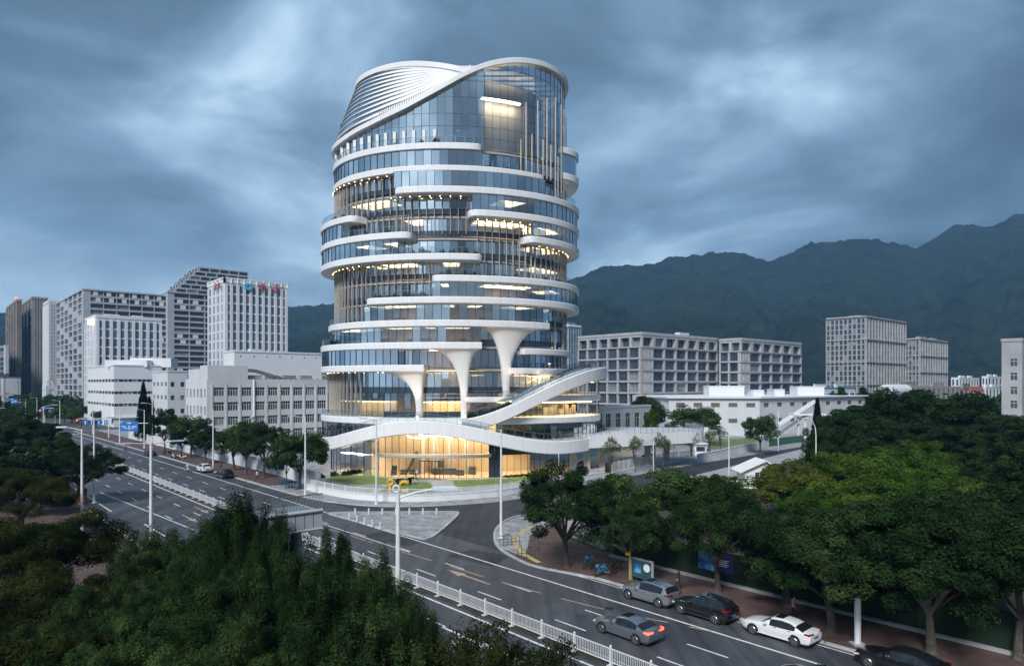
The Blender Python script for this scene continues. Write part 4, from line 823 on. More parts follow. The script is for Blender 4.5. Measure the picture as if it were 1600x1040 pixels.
def unit(T, name, p, w, d, h, mat, rz=R(41)):   # box of roof plant with a base frame and a louvre line
    m = MB(); c, s_ = math.cos(rz), math.sin(rz); f = lambda x, y, z: (p[0] + x * c - y * s_, p[1] + x * s_ + y * c, p[2] + z)
    for x0, x1, y0, y1, z0, z1 in ((-w / 2, w / 2, -d / 2, d / 2, .15, h), (-w / 2 - .1, w / 2 + .1, -d / 2 - .1, d / 2 + .1, h, h + .12)):
        m.add([f(x0, y0, z0), f(x1, y0, z0), f(x1, y1, z0), f(x0, y1, z0), f(x0, y0, z1), f(x1, y0, z1), f(x1, y1, z1), f(x0, y1, z1)], [(0, 3, 2, 1), (4, 5, 6, 7), (0, 1, 5, 4), (1, 2, 6, 5), (2, 3, 7, 6), (3, 0, 4, 7)])
    ob(name, m, mat, T)

# --- grey factory beside the tower
b = Bld('factory_building', 'long pale grey factory with rows of square windows beside the avenue trees', 'building', 323, 165, 290, 512, 592)
facade(b.w, b.wins, b.A, b.C, 0, 17, 6, 4, 0.28, 0.22, 0.28, 0.25); facade(b.w, b.wins, b.C, b.B, 2.6, 17, 9, 4, 0.14, 0.2, 0.22, 0.3, b.fr, 4, first=1.2, pier=(0.35, 0.12, b.pi))
for a, c in ((b.A, b.C), (b.C, b.B)): b.w.quad((*a, 17), (*c, 17), (*c, b.zt), (*a, b.zt))
b.w.quad((*b.C, -.05), (*b.B, -.05), (*b.B, 2.6), (*b.C, 2.6)); b.back(); T = b.done('wall_white', 'win_green', True)
m_ = MB(); m_.bar((b.C[0] + VX * 11.5, b.C[1] + VY * 11.5 - .2, 9), (b.C[0] + VX * 11.5, b.C[1] + VY * 11.5 - .2, 18.2), .3, .3); m_.bar((b.C[0] + VX * 11.5, b.C[1] + VY * 11.5 - .2, 9), (b.C[0] + VX * 10.6, b.C[1] + VY * 10.6 - .2, 8.6), .3, .3); ob('downpipe', m_, 'wall_bright', T)
m_ = MB()
for a0, a1, c0, c1, z in ((0.0, 6.0, 0.3, 10.0, 21.6), (6.0, 15.5, 0.3, 7.0, 20.8)):
    poly = [(b.C[0] + UX * (a0 + .3) + VX * c0, b.C[1] + UY * (a0 + .3) + VY * c0), (b.C[0] + UX * a1 + VX * c0, b.C[1] + UY * a1 + VY * c0), (b.C[0] + UX * a1 + VX * c1, b.C[1] + UY * a1 + VY * c1), (b.C[0] + UX * (a0 + .3) + VX * c1, b.C[1] + UY * (a0 + .3) + VY * c1)]; m_.prism(poly, 17.4, z)
ob('stair_head', m_, 'wall_white', T)
for i in range(4): unit(T, 'roof_unit', (b.C[0] + VX * (13 + i * 4.6) + UX * 4, b.C[1] + VY * (13 + i * 4.6) + UY * 4, 17.6), 3.2, 2.0, 1.6, 'wall_grey')
m_ = MB()
for i in range(8): q = (b.C[0] + VX * (18 + i * 1.6) + UX * 1.6, b.C[1] + VY * (18 + i * 1.6) + UY * 1.6); m_.lathe([(.6, 0), (.6, .5), (.35, .8), (.05, .9)], (q[0], q[1], 17.6), 10)
ob('roof_vents', m_, 'steel', T, kind='stuff')
m_ = MB(); q = lambda v, u, z: (b.C[0] + VX * v + UX * u, b.C[1] + VY * v + UY * u, z); m_.tube([q(11, 3, 20.6), q(13, 3, 20.4), q(20, 3, 18.4), q(24, 3, 18.2)], 0.45, 8); ob('roof_duct', m_, 'steel', T)
# --- white blocks behind
b = Bld('white_plant_building', 'windowless bright white block rising behind the grey factory roof', 'building', 366, 225, 350, 503, 548); facade(b.w, b.wins, b.C, b.B, 0, b.zt, 7, 1, .45, .93, .05, .15); b.w.quad((*b.A, 0), (*b.C, 0), (*b.C, b.zt), (*b.A, b.zt)); b.back(); T = b.done('wall_bright', 'win', False)
b.parapet('wall_bright', .5, .4); unit(T, 'roof_unit', (b.C[0] + VX * 8 + UX * 3, b.C[1] + VY * 8 + UY * 3, b.zt - .6), 4, 2.5, 1.4, 'wall_bright')
b = Bld('white_annex', 'narrow white factory annex with small square windows between two factories', 'building', 262, 190, 238, 293, 579); facade(b.w, b.wins, b.A, b.C, 0, b.zt - 2, 4, 5, .25, .4, .3, .2); facade(b.w, b.wins, b.C, b.B, 0, b.zt - 2, 2, 5, .3, .35, .3, .2)
for a, c in ((b.A, b.C), (b.C, b.B)): b.w.quad((*a, b.zt - 2), (*c, b.zt - 2), (*c, b.zt), (*a, b.zt))
b.back(); b.done('wall_white', 'win', True); b.parapet('wall_white', .4, .3)
b = Bld('white_banded_factory', 'white factory with thin dark window strips at the far street corner', 'building', 178, 270, 137, 250, 570)
for a, c, n in ((b.A, b.C, 9), (b.C, b.B, 10)):
    facade(b.w, b.wins, a, c, 6.0, b.zt - 4.0, n, 3, 0.02, 0.45, 0.32, 0.3); b.w.quad((*a, b.zt - 4), (*c, b.zt - 4), (*c, b.zt), (*a, b.zt)); b.w.quad((*a, 0), (*c, 0), (*c, 6), (*a, 6))
b.back(); T = b.done('wall_bright', 'win', False); b.parapet('wall_bright', .5, .4)
m_ = MB(); 
for k in range(2): q0 = (b.C[0] + VX * (7 + 9 * k) + UX * 6, b.C[1] + VY * (7 + 9 * k) + UY * 6); m_.prism([(q0[0] - 8, q0[1] - 4), (q0[0] + 8, q0[1] - 2), (q0[0] + 7, q0[1] + 6), (q0[0] - 8, q0[1] + 6)], b.zt - .6, b.zt + 2.2 + k)
ob('roof_block', m_, 'wall_bright', T)
m_ = MB(); m_.bar((b.C[0] - 3, b.C[1] - .3, 3.8), (b.C[0] + 22, b.C[1] + 18, 3.8), 4, .5); ob('entrance_canopy', m_, 'wall_bright', T)
# --- striped towers on the left
def striped(name, label, px, d, pl, pr, yt, cl, cr, wall, win, rows, lit=0.02, mx=.22, pw=.9, po=.5, pier='wall_bright', group=None, each=False):
    b = Bld(name, label, 'building', px, d, pl, pr, yt, group)
    facade(b.w, b.wins, b.A, b.C, 0, b.zt - 1.2, cl, rows, mx, .08, .08, .25, pier=(pw, po, b.pi)); facade(b.w, b.wins, b.C, b.B, 0, b.zt - 1.2, cr, rows, mx, .08, .08, .25, pier=(pw, po, b.pi))
    for a, c in ((b.A, b.C), (b.C, b.B)): b.w.quad((*a, b.zt - 1.2), (*c, b.zt - 1.2), (*c, b.zt), (*a, b.zt))
    b.back(); b.done(wall, win, each, lit, pier=pier)
    if b.zt > 14:
        for s_, w_ in ((.3, .22), (.7, .16)): unit(b.T, 'roof_unit', (b.C[0] + VX * b.Lr * s_ + UX * b.Ll * .5, b.C[1] + VY * b.Lr * s_ + UY * b.Ll * .5, b.zt - .7), b.Lr * w_, b.Ll * .3, 3.2, wall)
    return b
bw = striped('white_striped_tower', 'white office tower with red rooftop characters and tall white piers', 351, 373, 326, 449, 440, 4, 10, 'wall_bright', 'win_blue', 14, .015, .17, 1.5, .6)
bw.parapet('wall_bright', 1.6, .8)
m_ = MB()
for a, c, n in ((bw.A, bw.C, 4), (bw.C, bw.B, 10)):
    for i in range(n + 1): m_.bar((a[0] + (c[0] - a[0]) * i / n, a[1] + (c[1] - a[1]) * i / n - .3, bw.zt - .5), (a[0] + (c[0] - a[0]) * i / n, a[1] + (c[1] - a[1]) * i / n - .3, bw.zt + 2.4), 1.0, .8)
    m_.bar((a[0], a[1] - .3, bw.zt + 2.2), (c[0], c[1] - .3, bw.zt + 2.2), .8, .7)
ob('crown_frame', m_, 'wall_bright', bw.T)
ang = math.atan2(VY, VX)
def lettering(T, txt, size, pos, rz, mat, ext=.12, name='lettering'):
    me = text_mesh(txt, size, mat, ext); o = ob(name, me, None, T); g_ = ORG[T.name]; o.location = (pos[0] - g_[0], pos[1] - g_[1], pos[2] - g_[2]); o.rotation_euler = (R(90), 0, rz); return o
off = lambda s, o=1.0: (bw.C[0] + VX * s + VY * o, bw.C[1] + VY * s - VX * o)
for s_, ch in ((20.5, '永'), (28.5, '正')): q = off(s_); lettering(bw.T, ch, 5.4, (*q, bw.zt - 1.6), ang, 'sign_red')
m_ = MB(); q = off(12.5); 
for k in range(3):
    pts = [(q[0] + VX * x, q[1] + VY * x, bw.zt - 1.6 + z) for x, z in [(2.2 * math.cos(a) * (1 - .25 * k), 1.8 * math.sin(a) * (1 - .25 * k)) for a in [2 * math.pi * i / 16 for i in range(17)]]]; m_.tube(pts, .42, 6, cap=False)
ob('logo', m_, 'sign_cyan', bw.T)
for s_, ch in ((6.5, '永'), (12.5, '正')): q = (bw.C[0] + UX * s_ - UY * 1.0 * 1, bw.C[1] + UY * s_ + UX * 1.0); lettering(bw.T, ch, 4.4, (q[0], q[1], bw.zt - 1.6), math.atan2(-UY, -UX), 'sign_red')
b = striped('white_midrise_office', 'shorter white striped office block behind the white banded factory', 150, 330, 133, 253, 495, 4, 9, 'wall_bright', 'win_blue', 11, .03, .2, 1.3, .5); b.parapet('wall_bright', 1.5, .6)
m_ = MB(); q = (b.C[0] + UX * 4 - UY * .7, b.C[1] + UY * 4 + UX * .7); m_.box(q[0] - 2.4, q[0] + 2.4, q[1] - .1, q[1] + .1, b.zt - 3.4, b.zt - .9); ob('rooftop_sign', m_, 'lamp_soft', b.T)
for i, (px, pl, pr, yt, d, wl, wn, pr_m, lab) in enumerate([(26, 10, 34, 470, 600, 'wall_brown', 'win', 'wall_beige', 'leftmost dark brown slab tower with pale vertical ribs, set apart by its red roof lamp'), (50, 30, 74, 466, 610, 'wall_brown', 'win', 'wall_beige', 'wide brown tower with beige vertical ribs beside the darker slab'), (76, 68, 96, 472, 560, 'wall_bright', 'win', 'wall_bright', 'slim white apartment tower between brown ribbed tower and checkered block')]):
    b = striped('ribbed_tower' if i < 2 else 'slim_tower', lab, px, d, pl, pr, yt, 4, 6, wl, wn, 26, .01, .2 if i < 2 else .3, 1.2 if i < 2 else .8, .7, pr_m)
    b.parapet(pr_m, 2.0, .8)
    if i == 0:
        m_ = MB(); m_.lathe([(.2, 0), (.2, 2), (.9, 2.2), (.9, 3.4), (.1, 3.6)], (b.C[0] + UX * 3, b.C[1] + UY * 3, b.zt), 10); ob('roof_lamp', m_, 'lamp_red', b.T)
# --- checkered block and stepped block
material('wall_panel', (0.50, 0.52, 0.55), (0.42, 0.44, 0.47), scale=0.3, coords='World', rough=0.6)
def checker(name, label, px, d, pl, pr, yt, cl, cr, rows, steps=None, mxl=.12):
    b = Bld(name, label, 'building', px, d, pl, pr, yt); ft = b.Lr * .06
    facade(b.w, b.wins, b.A, b.C, 0, b.zt, cl, rows, mxl, .12, .12, .6, skip=lambda r, c: (r + c) % 5 == 4, last=3.5); facade(b.w, b.wins, b.C, b.B, 0, b.zt, cr, rows, .03, .22, .1, .8, skip=lambda r, c: (r * 2 + c) % 4 == 0 and False, first=4.0)
    b.back(); T = b.done('wall_panel', 'win', False, .015)
    m = MB(); h = b.zt / rows                # white infill panels stepping across the balconies, proud of the glass
    for r in range(rows):
        for c in range(cr):
            if (c * 3 + r * 2 + (r // 2)) % 3 == 0:
                s = 4.0 + (b.Lr - 4.0) * (c + .5 + .2 * ((r % 2) - .5)) / cr; z0 = r * h + h * .24; z1 = (r + 1) * h - h * .12; wd = (b.Lr / cr) * .16
                a = (b.C[0] + VX * (s - wd) - 0.0, b.C[1] + VY * (s - wd)); e = (b.C[0] + VX * (s + wd), b.C[1] + VY * (s + wd)); m.bar((a[0] + VY * -.35, a[1] + VX * .35, (z0 + z1) / 2), (e[0] + VY * -.35, e[1] + VX * .35, (z0 + z1) / 2), .5, z1 - z0)
    ob('infill_panels', m, 'wall_bright', T, kind='stuff'); b.parapet('wall_panel', 1.0, .8); return b
b = checker('checkered_apartments', 'tall grey apartment block with a checkered grid of windows left of the stepped tower', 130, 450, 88, 260, 452, 6, 6, 19)
b = checker('stepped_apartments', 'tallest dark apartment block whose roof steps up in terraces', 262, 480, 253, 388, 456, 1, 5, 20)
for k in range(6):                       # terraces climbing to the right
    s0 = 4 + k * 3.2; z0 = b.zt + k * 3.3; m = MB(); dp = b.Ll + 8
    poly = [(b.C[0] + VX * s0 + UX * .3, b.C[1] + VY * s0 + UY * .3), (b.B[0] + UX * .3, b.B[1] + UY * .3), (b.B[0] + UX * dp, b.B[1] + UY * dp), (b.C[0] + VX * s0 + UX * dp, b.C[1] + VY * s0 + UY * dp)]
    m.prism(poly, z0 - .3, z0 + .5); ob('terrace_slab', m, 'wall_panel', b.T)
    p0, p1 = poly[0], poly[1]; w_ = MB(); wn = []; pr = MB(); facade(w_, wn, p0, p1, z0 + .5, z0 + 3.0, 7 - k // 2, 1, .05, .1, .05, .5, first=1.5); facade(w_, wn, poly[3], poly[0], z0 + .5, z0 + 3.0, 3, 1, .1, .1, .05, .3)
    ob('terrace_wall', w_, 'wall_panel', b.T); put_windows(b.T, wn, 'win', True)
m = MB(); z0 = b.zt + 6 * 3.3; m.prism(poly, z0 - .3, z0 + .5); ob('terrace_slab', m, 'wall_panel', b.T)
# --- far left small blocks
b = striped('low_office', 'low grey office block at the far end of the avenue below the brown towers', 8, 560, -20, 14, 538, 3, 4, 'wall_grey', 'win', 12)
b = striped('columned_hall', 'dark flat-roofed hall with pale columns at the far end of the avenue', 4, 440, -20, 32, 588, 2, 7, 'wall_dark', 'win', 2, 0, .12, 1.6, .9, 'wall_white')
b = striped('substation_box', 'small pale blue-grey cube building standing over the far street trees', 72, 400, 66, 90, 602, 1, 1, 'wall_white', 'wall_white', 1, 0, .3, .3, .05, 'wall_white')
# --- right: two grey laboratory blocks
def lab(name, label, px, d, pl, pr, yt, cl, cr, rows):
    b = Bld(name, label, 'building', px, d, pl, pr, yt); zt = b.zt; fl = 5.2
    facade(b.w, b.wins, b.A, b.C, 0, zt - fl, cl, rows, .08, .15, .07, .45, b.fr, 3, last=1.0, pier=(.8, .3, b.pi)); facade(b.w, b.wins, b.C, b.B, 0, zt - fl, cr, rows, .08, .15, .07, .45, b.fr, 3, first=6.4, pier=(.8, .3, b.pi))
    for a, c, n, fs in ((b.A, b.C, cl, 0), (b.C, b.B, cr, 1)): facade(b.w, b.wins, a, c, zt - fl, zt - .9, n + fs, 1, .12, .12, .08, 1.6); b.w.quad((*a, zt - .9), (*c, zt - .9), (*c, zt), (*a, zt))
    nw = []; w2 = MB(); p1 = (b.C[0] + VX * 6.2, b.C[1] + VY * 6.2); facade(w2, nw, (b.C[0] + VY * .25, b.C[1] - VX * .25), (p1[0] + VY * .25, p1[1] - VX * .25), 0, zt - fl, 3, rows, .27, .16, .1, .3)
    b.back(); T = b.done('wall_stone', 'win', True, .012, 'dark_steel'); ob('corner_bay', w2, 'wall_stone', T); put_windows(T, nw, 'win', False)
    m = MB()
    for a, c in ((b.A, b.C), (b.C, b.B)):
        for r in range(rows + 1): z = (zt - fl) * r / rows; m.bar((a[0], a[1] - .3, z + .2), (c[0], c[1] - .3, z + .2), .7, .3)
    ob('ledges', m, 'wall_stone', T, kind='stuff'); b.parapet('wall_stone', 1.0, .5); return b
b = lab('laboratory_block', 'large grey stone laboratory with deep window bays right behind the ramp', 1003, 260, 903, 1121, 521, 6, 6, 7)
for s_, w_ in ((32, 4), (35.5, 2.2)): unit(b.T, 'roof_unit', (b.C[0] + VX * s_ + UX * 5, b.C[1] + VY * s_ + UY * 5, b.zt - .5), w_, 2.5, 2.6, 'wall_bright')
m_ = MB(); m_.bar((b.C[0] - .5, b.C[1] - .5, 8), (b.C[0] - .5, b.C[1] - .5, b.zt - 5), .25, .25); ob('orange_cable', m_, 'paint_orange', b.T)
b = lab('laboratory_block', 'smaller grey stone laboratory joined to the right of the large one', 1158, 285, 1124, 1252, 530, 2, 5, 7)
for s_, w_ in ((3, 3), (16, 5), (26, 4)): unit(b.T, 'roof_unit', (b.C[0] + VX * s_ + UX * 5, b.C[1] + VY * s_ + UY * 5, b.zt - .5), w_, 2, 1.0, 'wall_bright')
b = striped('blue_glass_tower', 'slim blue glass tower half hidden behind the round tower', 888, 420, 878, 908, 509, 3, 5, 'win_blue', 'win_blue', 14, .0, .06, .25, .2, 'wall_panel'); b.parapet('wall_bright', 1.2, .5)
# --- right: low annex, white warehouse, towers
b = Bld('white_low_annex', 'low white house with five green-framed windows beside the podium ramp', 'building', 943, 183, 936, 1017, 636); facade(b.w, b.wins, b.C, b.B, 3, b.zt - 1.0, 5, 1, .24, .28, .12, .3, b.fr, 2); facade(b.w, b.wins, b.A, b.C, 3, b.zt - 1.0, 1, 1, .3, .28, .12, .3)
for a, c in ((b.A, b.C), (b.C, b.B)): b.w.quad((*a, 0), (*c, 0), (*c, 3), (*a, 3)); b.w.quad((*a, b.zt - 1), (*c, b.zt - 1), (*c, b.zt), (*a, b.zt))
b.back(); b.done('wall_white', 'win_green', True); b.parapet('wall_white', .6, .3)
WA, WB, WC = P(1045, 618, 226), P(1187, 618, 222), P(1352, 618, 262)
T = thing('white_warehouse', (WB[0], WB[1], 0), 'long white warehouse with two rows of small brownish windows below the grey laboratories', 'warehouse')
w_ = MB(); wn = []; zt = 12.4
facade(w_, wn, WA, WB, 1.5, zt - .6, 5, 2, .25, .55, .18, .25, first=1.0); facade(w_, wn, WB, WC, 1.5, zt - .6, 9, 2, .3, .55, .18, .25)
WD, WE = (WC[0] - 30, WC[1] + 40), (WA[0] - 6, WA[1] + 34)
for a, c in ((WA, WB), (WB, WC)): w_.quad((*a[:2], 0), (*c[:2], 0), (*c[:2], 1.5), (*a[:2], 1.5)); w_.quad((*a[:2], zt - .6), (*c[:2], zt - .6), (*c[:2], zt), (*a[:2], zt))
for a, c in ((WC, WD), (WD, WE), (WE, WA)): w_.quad((*a[:2], 0), (*c[:2], 0), (*c[:2], zt), (*a[:2], zt))
ob('wall', w_, 'wall_white', T); put_windows(T, wn, 'wall_brown', True)
m_ = MB(); m_.prism([(WA[0] - .8, WA[1] - .9), (WB[0], WB[1] - 1.0), (WC[0] + .8, WC[1] - .8), WD, WE], zt, zt + .45); ob('roof', m_, 'wall_bright', T)
for x0, x1, yy, z, mt in ((1108, 1163, 240, 3.4, 'wall_bright'), (1177, 1194, 236, 2.0, 'wall_bright'), (1210, 1226, 240, 2.2, 'wall_bright'), (1246, 1288, 252, 3.2, 'wall_bright')):
    a = (x0 - 800) / F * yy; c = (x1 - 800) / F * yy; m = MB(); m.box(a, c, yy, yy + 7, zt + .45, zt + .45 + z); m.box(a - .15, c + .15, yy - .15, yy + 7.15, zt + .45 + z, zt + .65 + z); ob('roof_house', m, mt, T)
# outside stair in front of it
sx = lambda px, y, d=200: P(px, y, d)
T = thing('covered_stair', sx(1240, 690), 'white covered outside stair slanting up to the warehouse roof', 'staircase')
m_ = MB(); a, c = sx(1209, 668), sx(1274, 626); m_.bar(a, c, 2.6, .5); ob('sloping_roof', m_, 'wall_bright', T)
m_ = MB(); a, c = sx(1222, 676), sx(1262, 648); m_.bar(a, c, 2.2, .35); ob('stair_flight', m_, 'wall_white', T)
m_ = MB()
for i in range(16): f_ = i / 15; q = tuple(a[k] + (c[k] - a[k]) * f_ for k in range(3)); m_.box(q[0] - .3, q[0] + .3, q[1] - 1.1, q[1] + 1.1, q[2] + .15, q[2] + .4)
ob('steps', m_, 'concrete', T, kind='stuff')
m_ = MB(); q = sx(1258, 647); m_.box(q[0] - 4, q[0] + 5.5, q[1] - 1.5, q[1] + 2.5, q[2] - .3, q[2] + .3); ob('landing_roof', m_, 'wall_bright', T)
for px, yt in ((1247, 650), (1258, 650), (1215, 668), (1272, 630)):
    q = sx(px, yt); m = MB(); m.bar((q[0], q[1], 0), (q[0], q[1], q[2]), .5, .5); ob('stair_post', m, 'wall_white', T)
for nm, lab_, px, d, pl, pr, yt, cl, cr, rows in (('ribbed_office_tower', 'taller pale ribbed office tower with a dark gap floor below the hills', 1353, 500, 1291, 1415, 494, 9, 14, 17), ('ribbed_office_tower', 'shorter pale ribbed office tower standing right of the taller ribbed one', 1437, 545, 1414, 1480, 529, 4, 11, 13)):
    b = striped(nm, lab_, px, d, pl, pr, yt, cl, cr, 'wall_grey', 'win', rows, .02, .16, .8, .7, 'wall_grey'); m_ = MB()
    for z in [b.zt * k / 4 for k in (1, 2, 3, 4)]:
        for a, c in ((b.A, b.C), (b.C, b.B)): m_.bar((a[0], a[1] - .5, z), (c[0], c[1] - .5, z), 1.2, .8)
    ob('belt_courses', m_, 'wall_grey', b.T, kind='stuff'); b.parapet('wall_grey', 1.0, .6)
b = Bld('grey_edge_building', 'plain grey building with one column of dark windows at the hill side', 'building', 1597, 195, 1565, 1660, 531); facade(b.w, b.wins, b.A, b.C, 5, b.zt - 4.5, 1, 5, .3, .28, .2, .25, b.fr, 2, first=1.0); facade(b.w, b.wins, b.C, b.B, 5, b.zt - 4.5, 4, 5, .2, .28, .2, .25, b.fr, 2)
for a, c in ((b.A, b.C), (b.C, b.B)): b.w.quad((*a, 0), (*c, 0), (*c, 5), (*a, 5)); b.w.quad((*a, b.zt - 4.5), (*c, b.zt - 4.5), (*c, b.zt), (*a, b.zt))
b.back(); b.done('wall_grey', 'win', True); b.parapet('wall_stone', .9, .4)
b = striped('tan_warehouse', 'long tan flat building behind the big dark trees', 1384, 430, 1372, 1500, 604, 2, 14, 'wall_beige', 'win', 3, 0, .3, .3, .1, 'wall_beige')
m_ = MB(); m_.tube([(b.C[0] + VX * 8 + UX * 5, b.C[1] + VY * 8, b.zt - 3), (b.C[0] + VX * 42 + UX * 5, b.C[1] + VY * 42, b.zt - 3)], 4.5, 16); ob('vaulted_roof', m_, 'wall_bright', b.T)
b = striped('pink_shop', 'small pinkish brick shop with a red lamp beyond the dark trees', 1507, 400, 1498, 1522, 606, 1, 4, 'wall_brown', 'win', 3, 0, .25, .3, .1, 'wall_beige')
m_ = MB(); q = P(1512, 624, 398); m_.box(q[0] - .8, q[0] + .8, q[1] - .2, q[1] + .2, q[2] - 1, q[2] + 1); ob('lit_sign', m_, 'lamp_red', b.T)
def house(px, d, pl, pr, yt, roofmat, label, rows=2, cols=3, gable=0.0, wall='wall_white', group=None, name='small_house'):
    b = striped(name, label, px, d, pl, pr, yt, 2, cols, wall, 'win', rows, .0, .25, .2, .05, wall, group)
    if gable:
        e = lambda p, q_: ((p[0] + q_[0]) / 2, (p[1] + q_[1]) / 2); m = MB(); r0, r1 = e(b.A, b.C), e(b.D, b.B); z = b.zt; m.add([(*b.A, z), (*b.C, z), (*b.B, z), (*b.D, z), (*r0, z + gable), (*r1, z + gable)], [(1, 2, 5, 4), (3, 0, 4, 5), (0, 1, 4), (2, 3, 5)]); ob('roof', m, roofmat, b.T)
    else: b.parapet(roofmat, .8, .4)
    return b
house(1518, 380, 1512, 1538, 612, 'roof_red', 'small house with a red gabled roof beyond the dark trees', 2, 3, 3.0)
house(1499, 720, 1486, 1530, 590, 'wall_bright', 'wide white apartment row at the foot of the hills', 3, 7, 0, 'wall_bright'); house(1544, 740, 1534, 1566, 588, 'wall_bright', 'white house on the slope right of the white apartment row', 3, 4, 0, 'wall_bright')
house(1540, 520, 1528, 1562, 605, 'wall_bright', 'low white house with flat roof beside the red gabled one', 2, 4, 0, 'wall_bright')
for i, (px, pl, pr, yt, d) in enumerate([(498, 486, 520, 588, 700), (482, 474, 490, 592, 760), (462, 455, 476, 590, 820)]): house(px, d, pl, pr, yt, 'wall_beige', 'distant pale housing block at the foot of the hills left of the round tower', 5, 4, 0, 'wall_beige', 'distant housing left of the tower', 'distant_block')
b = striped('blue_roof_shed', 'long shed with bright blue roof behind the white warehouse', 1262, 330, 1252, 1336, 608, 1, 8, 'wall_bright', 'win_blue', 1, 0, .1, .2, .1, 'wall_bright')
m_ = MB(); m_.prism([b.A, b.C, b.B, b.D], b.zt - .2, b.zt + .9); ob('roof', m_, 'roof_blue', b.T)
# gatehouse by the side road
q = G(1178, 757); T = thing('gatehouse', q, 'small white gatehouse with a sloping white roof by the side road', 'gatehouse')
m_ = MB(); m_.box(q[0] - 1.5, q[0] + 3.5, q[1], q[1] + 4, 0, 2.6); m_.add([(q[0] - 1.5, q[1], 2.6), (q[0] + 3.5, q[1], 2.6), (q[0] + 3.5, q[1] + 4, 2.6), (q[0] - 1.5, q[1] + 4, 2.6), (q[0] + 1.8, q[1], 3.9), (q[0] + 1.8, q[1] + 4, 3.9)], [(0, 1, 4), (2, 3, 5)]); ob('wall', m_, 'wall_bright', T)
m_ = MB(); m_.bar((q[0] - 2.6, q[1] + 2, 2.1), (q[0] + 1.9, q[1] + 2, 4.1), 5.2, .22); m_.bar((q[0] + 1.9, q[1] + 2, 4.1), (q[0] + 4.2, q[1] + 2, 2.6), 5.2, .22); ob('roof', m_, 'wall_bright', T)
m_ = MB(); m_.box(q[0] + .2, q[0] + 1.6, q[1] - .06, q[1] - .02, .9, 2.1); ob('window', m_, 'win', T); m_ = MB(); m_.bar((q[0] + .9, q[1] - .08, .9), (q[0] + .9, q[1] - .08, 2.1), .08, .05); ob('window_bar', m_, 'white_metal', T)
# ------------------------------------------------------------------ vegetation
leaf_material('leaf_near', (0.008, 0.023, 0.010), (0.058, 0.105, 0.032), rand=0.28, scale=0.8)
leaf_material('leaf_dark', (0.009, 0.026, 0.011), (0.046, 0.086, 0.027), rand=0.28, scale=0.7)
leaf_material('leaf_mid', (0.018, 0.046, 0.016), (0.088, 0.150, 0.044), rand=0.22, scale=0.7)
leaf_material('leaf_olive', (0.011, 0.018, 0.006), (0.056, 0.072, 0.019), rand=0.18, scale=0.8)
leaf_material('leaf_light', (0.026, 0.062, 0.010), (0.105, 0.190, 0.030), rand=0.2, scale=0.5)
leaf_material('leaf_yellow', (0.050, 0.072, 0.012), (0.130, 0.160, 0.030), rand=0.2, scale=0.5)
leaf_material('leaf_pale', (0.070, 0.105, 0.045), (0.140, 0.180, 0.085), rand=0.15, scale=0.9)
leaf_material('leaf_fir', (0.008, 0.022, 0.014), (0.022, 0.044, 0.026), rand=0.15, scale=1.2)
material('bark', (0.05, 0.043, 0.037), (0.11, 0.098, 0.083), scale=2.5, detail=8, bump=0.5, bscale=14, rough=0.95)
material('bark_orange', (0.38, 0.13, 0.02), (0.28, 0.10, 0.02), scale=3, rough=0.9)
def leaves(points, normals, size, seed, aspect=0.5, jitter=0.55):
    r = np.random.default_rng(seed); n = len(points); a = normals + r.normal(0, jitter, (n, 3)); a /= np.linalg.norm(a, axis=1)[:, None]
    b = np.cross(a, r.normal(0, 1, (n, 3))); b /= np.linalg.norm(b, axis=1)[:, None]; c = np.cross(a, b); s = (size * r.uniform(0.6, 1.3, n))[:, None]
    v = np.stack([points - b * s * .5, points + c * s * .5 * aspect - b * s * .08, points + b * s * .5, points - c * s * .5 * aspect - b * s * .08], 1).reshape(-1, 3); return v
def quads_mesh(name, v, mats):
    n = len(v) // 4; me = bpy.data.meshes.new(name); me.vertices.add(len(v)); me.vertices.foreach_set('co', v.astype(np.float32).ravel()); me.loops.add(n * 4); me.loops.foreach_set('vertex_index', np.arange(n * 4, dtype=np.int32)); me.polygons.add(n)
    me.polygons.foreach_set('loop_start', np.arange(0, n * 4, 4, dtype=np.int32)); me.polygons.foreach_set('loop_total', np.full(n, 4, dtype=np.int32)); me.materials.append(MAT[mats]); me.update(calc_edges=True); return me
def broad(seed, n=11000, rx=4.3, rz=3.1, zc=6.6, lobes=34, lr=1.25, size=0.26, mat='leaf_dark', flat=0.0, taper=0.0, hollow=0.35, up=0.8):
    r = np.random.default_rng(seed); c = r.normal(0, 1, (lobes, 3)); c /= np.linalg.norm(c, axis=1)[:, None]; c[:, 2] = np.where(c[:, 2] < -0.45, -c[:, 2] * .6, c[:, 2]); rad = (hollow + (0.93 - hollow) * r.random(lobes) ** .6)[:, None]; c *= rad
    sc = r.uniform(.65, 1.25, lobes) * lr; cc = c * [rx, rx, rz]
    if taper: cc[:, :2] *= (1 - taper * (c[:, 2:3] + 1) / 2 * 1.0)
    k = r.integers(0, lobes, n); d = r.normal(0, 1, (n, 3)); d /= np.linalg.norm(d, axis=1)[:, None]; rr = (0.45 + 0.55 * r.random(n) ** .4) * (1 + r.normal(0, .1, n))
    p = cc[k] + d * (rr * sc[k])[:, None] * [1, 1, up]; p[:, 2] += zc; keep = p[:, 2] > zc - rz * 1.02; p = p[keep]; d = d[keep]
    nrm = d + [0, 0, .55]; return quads_mesh('crown', leaves(p, nrm, size, seed + 1), mat), cc + [0, 0, zc]
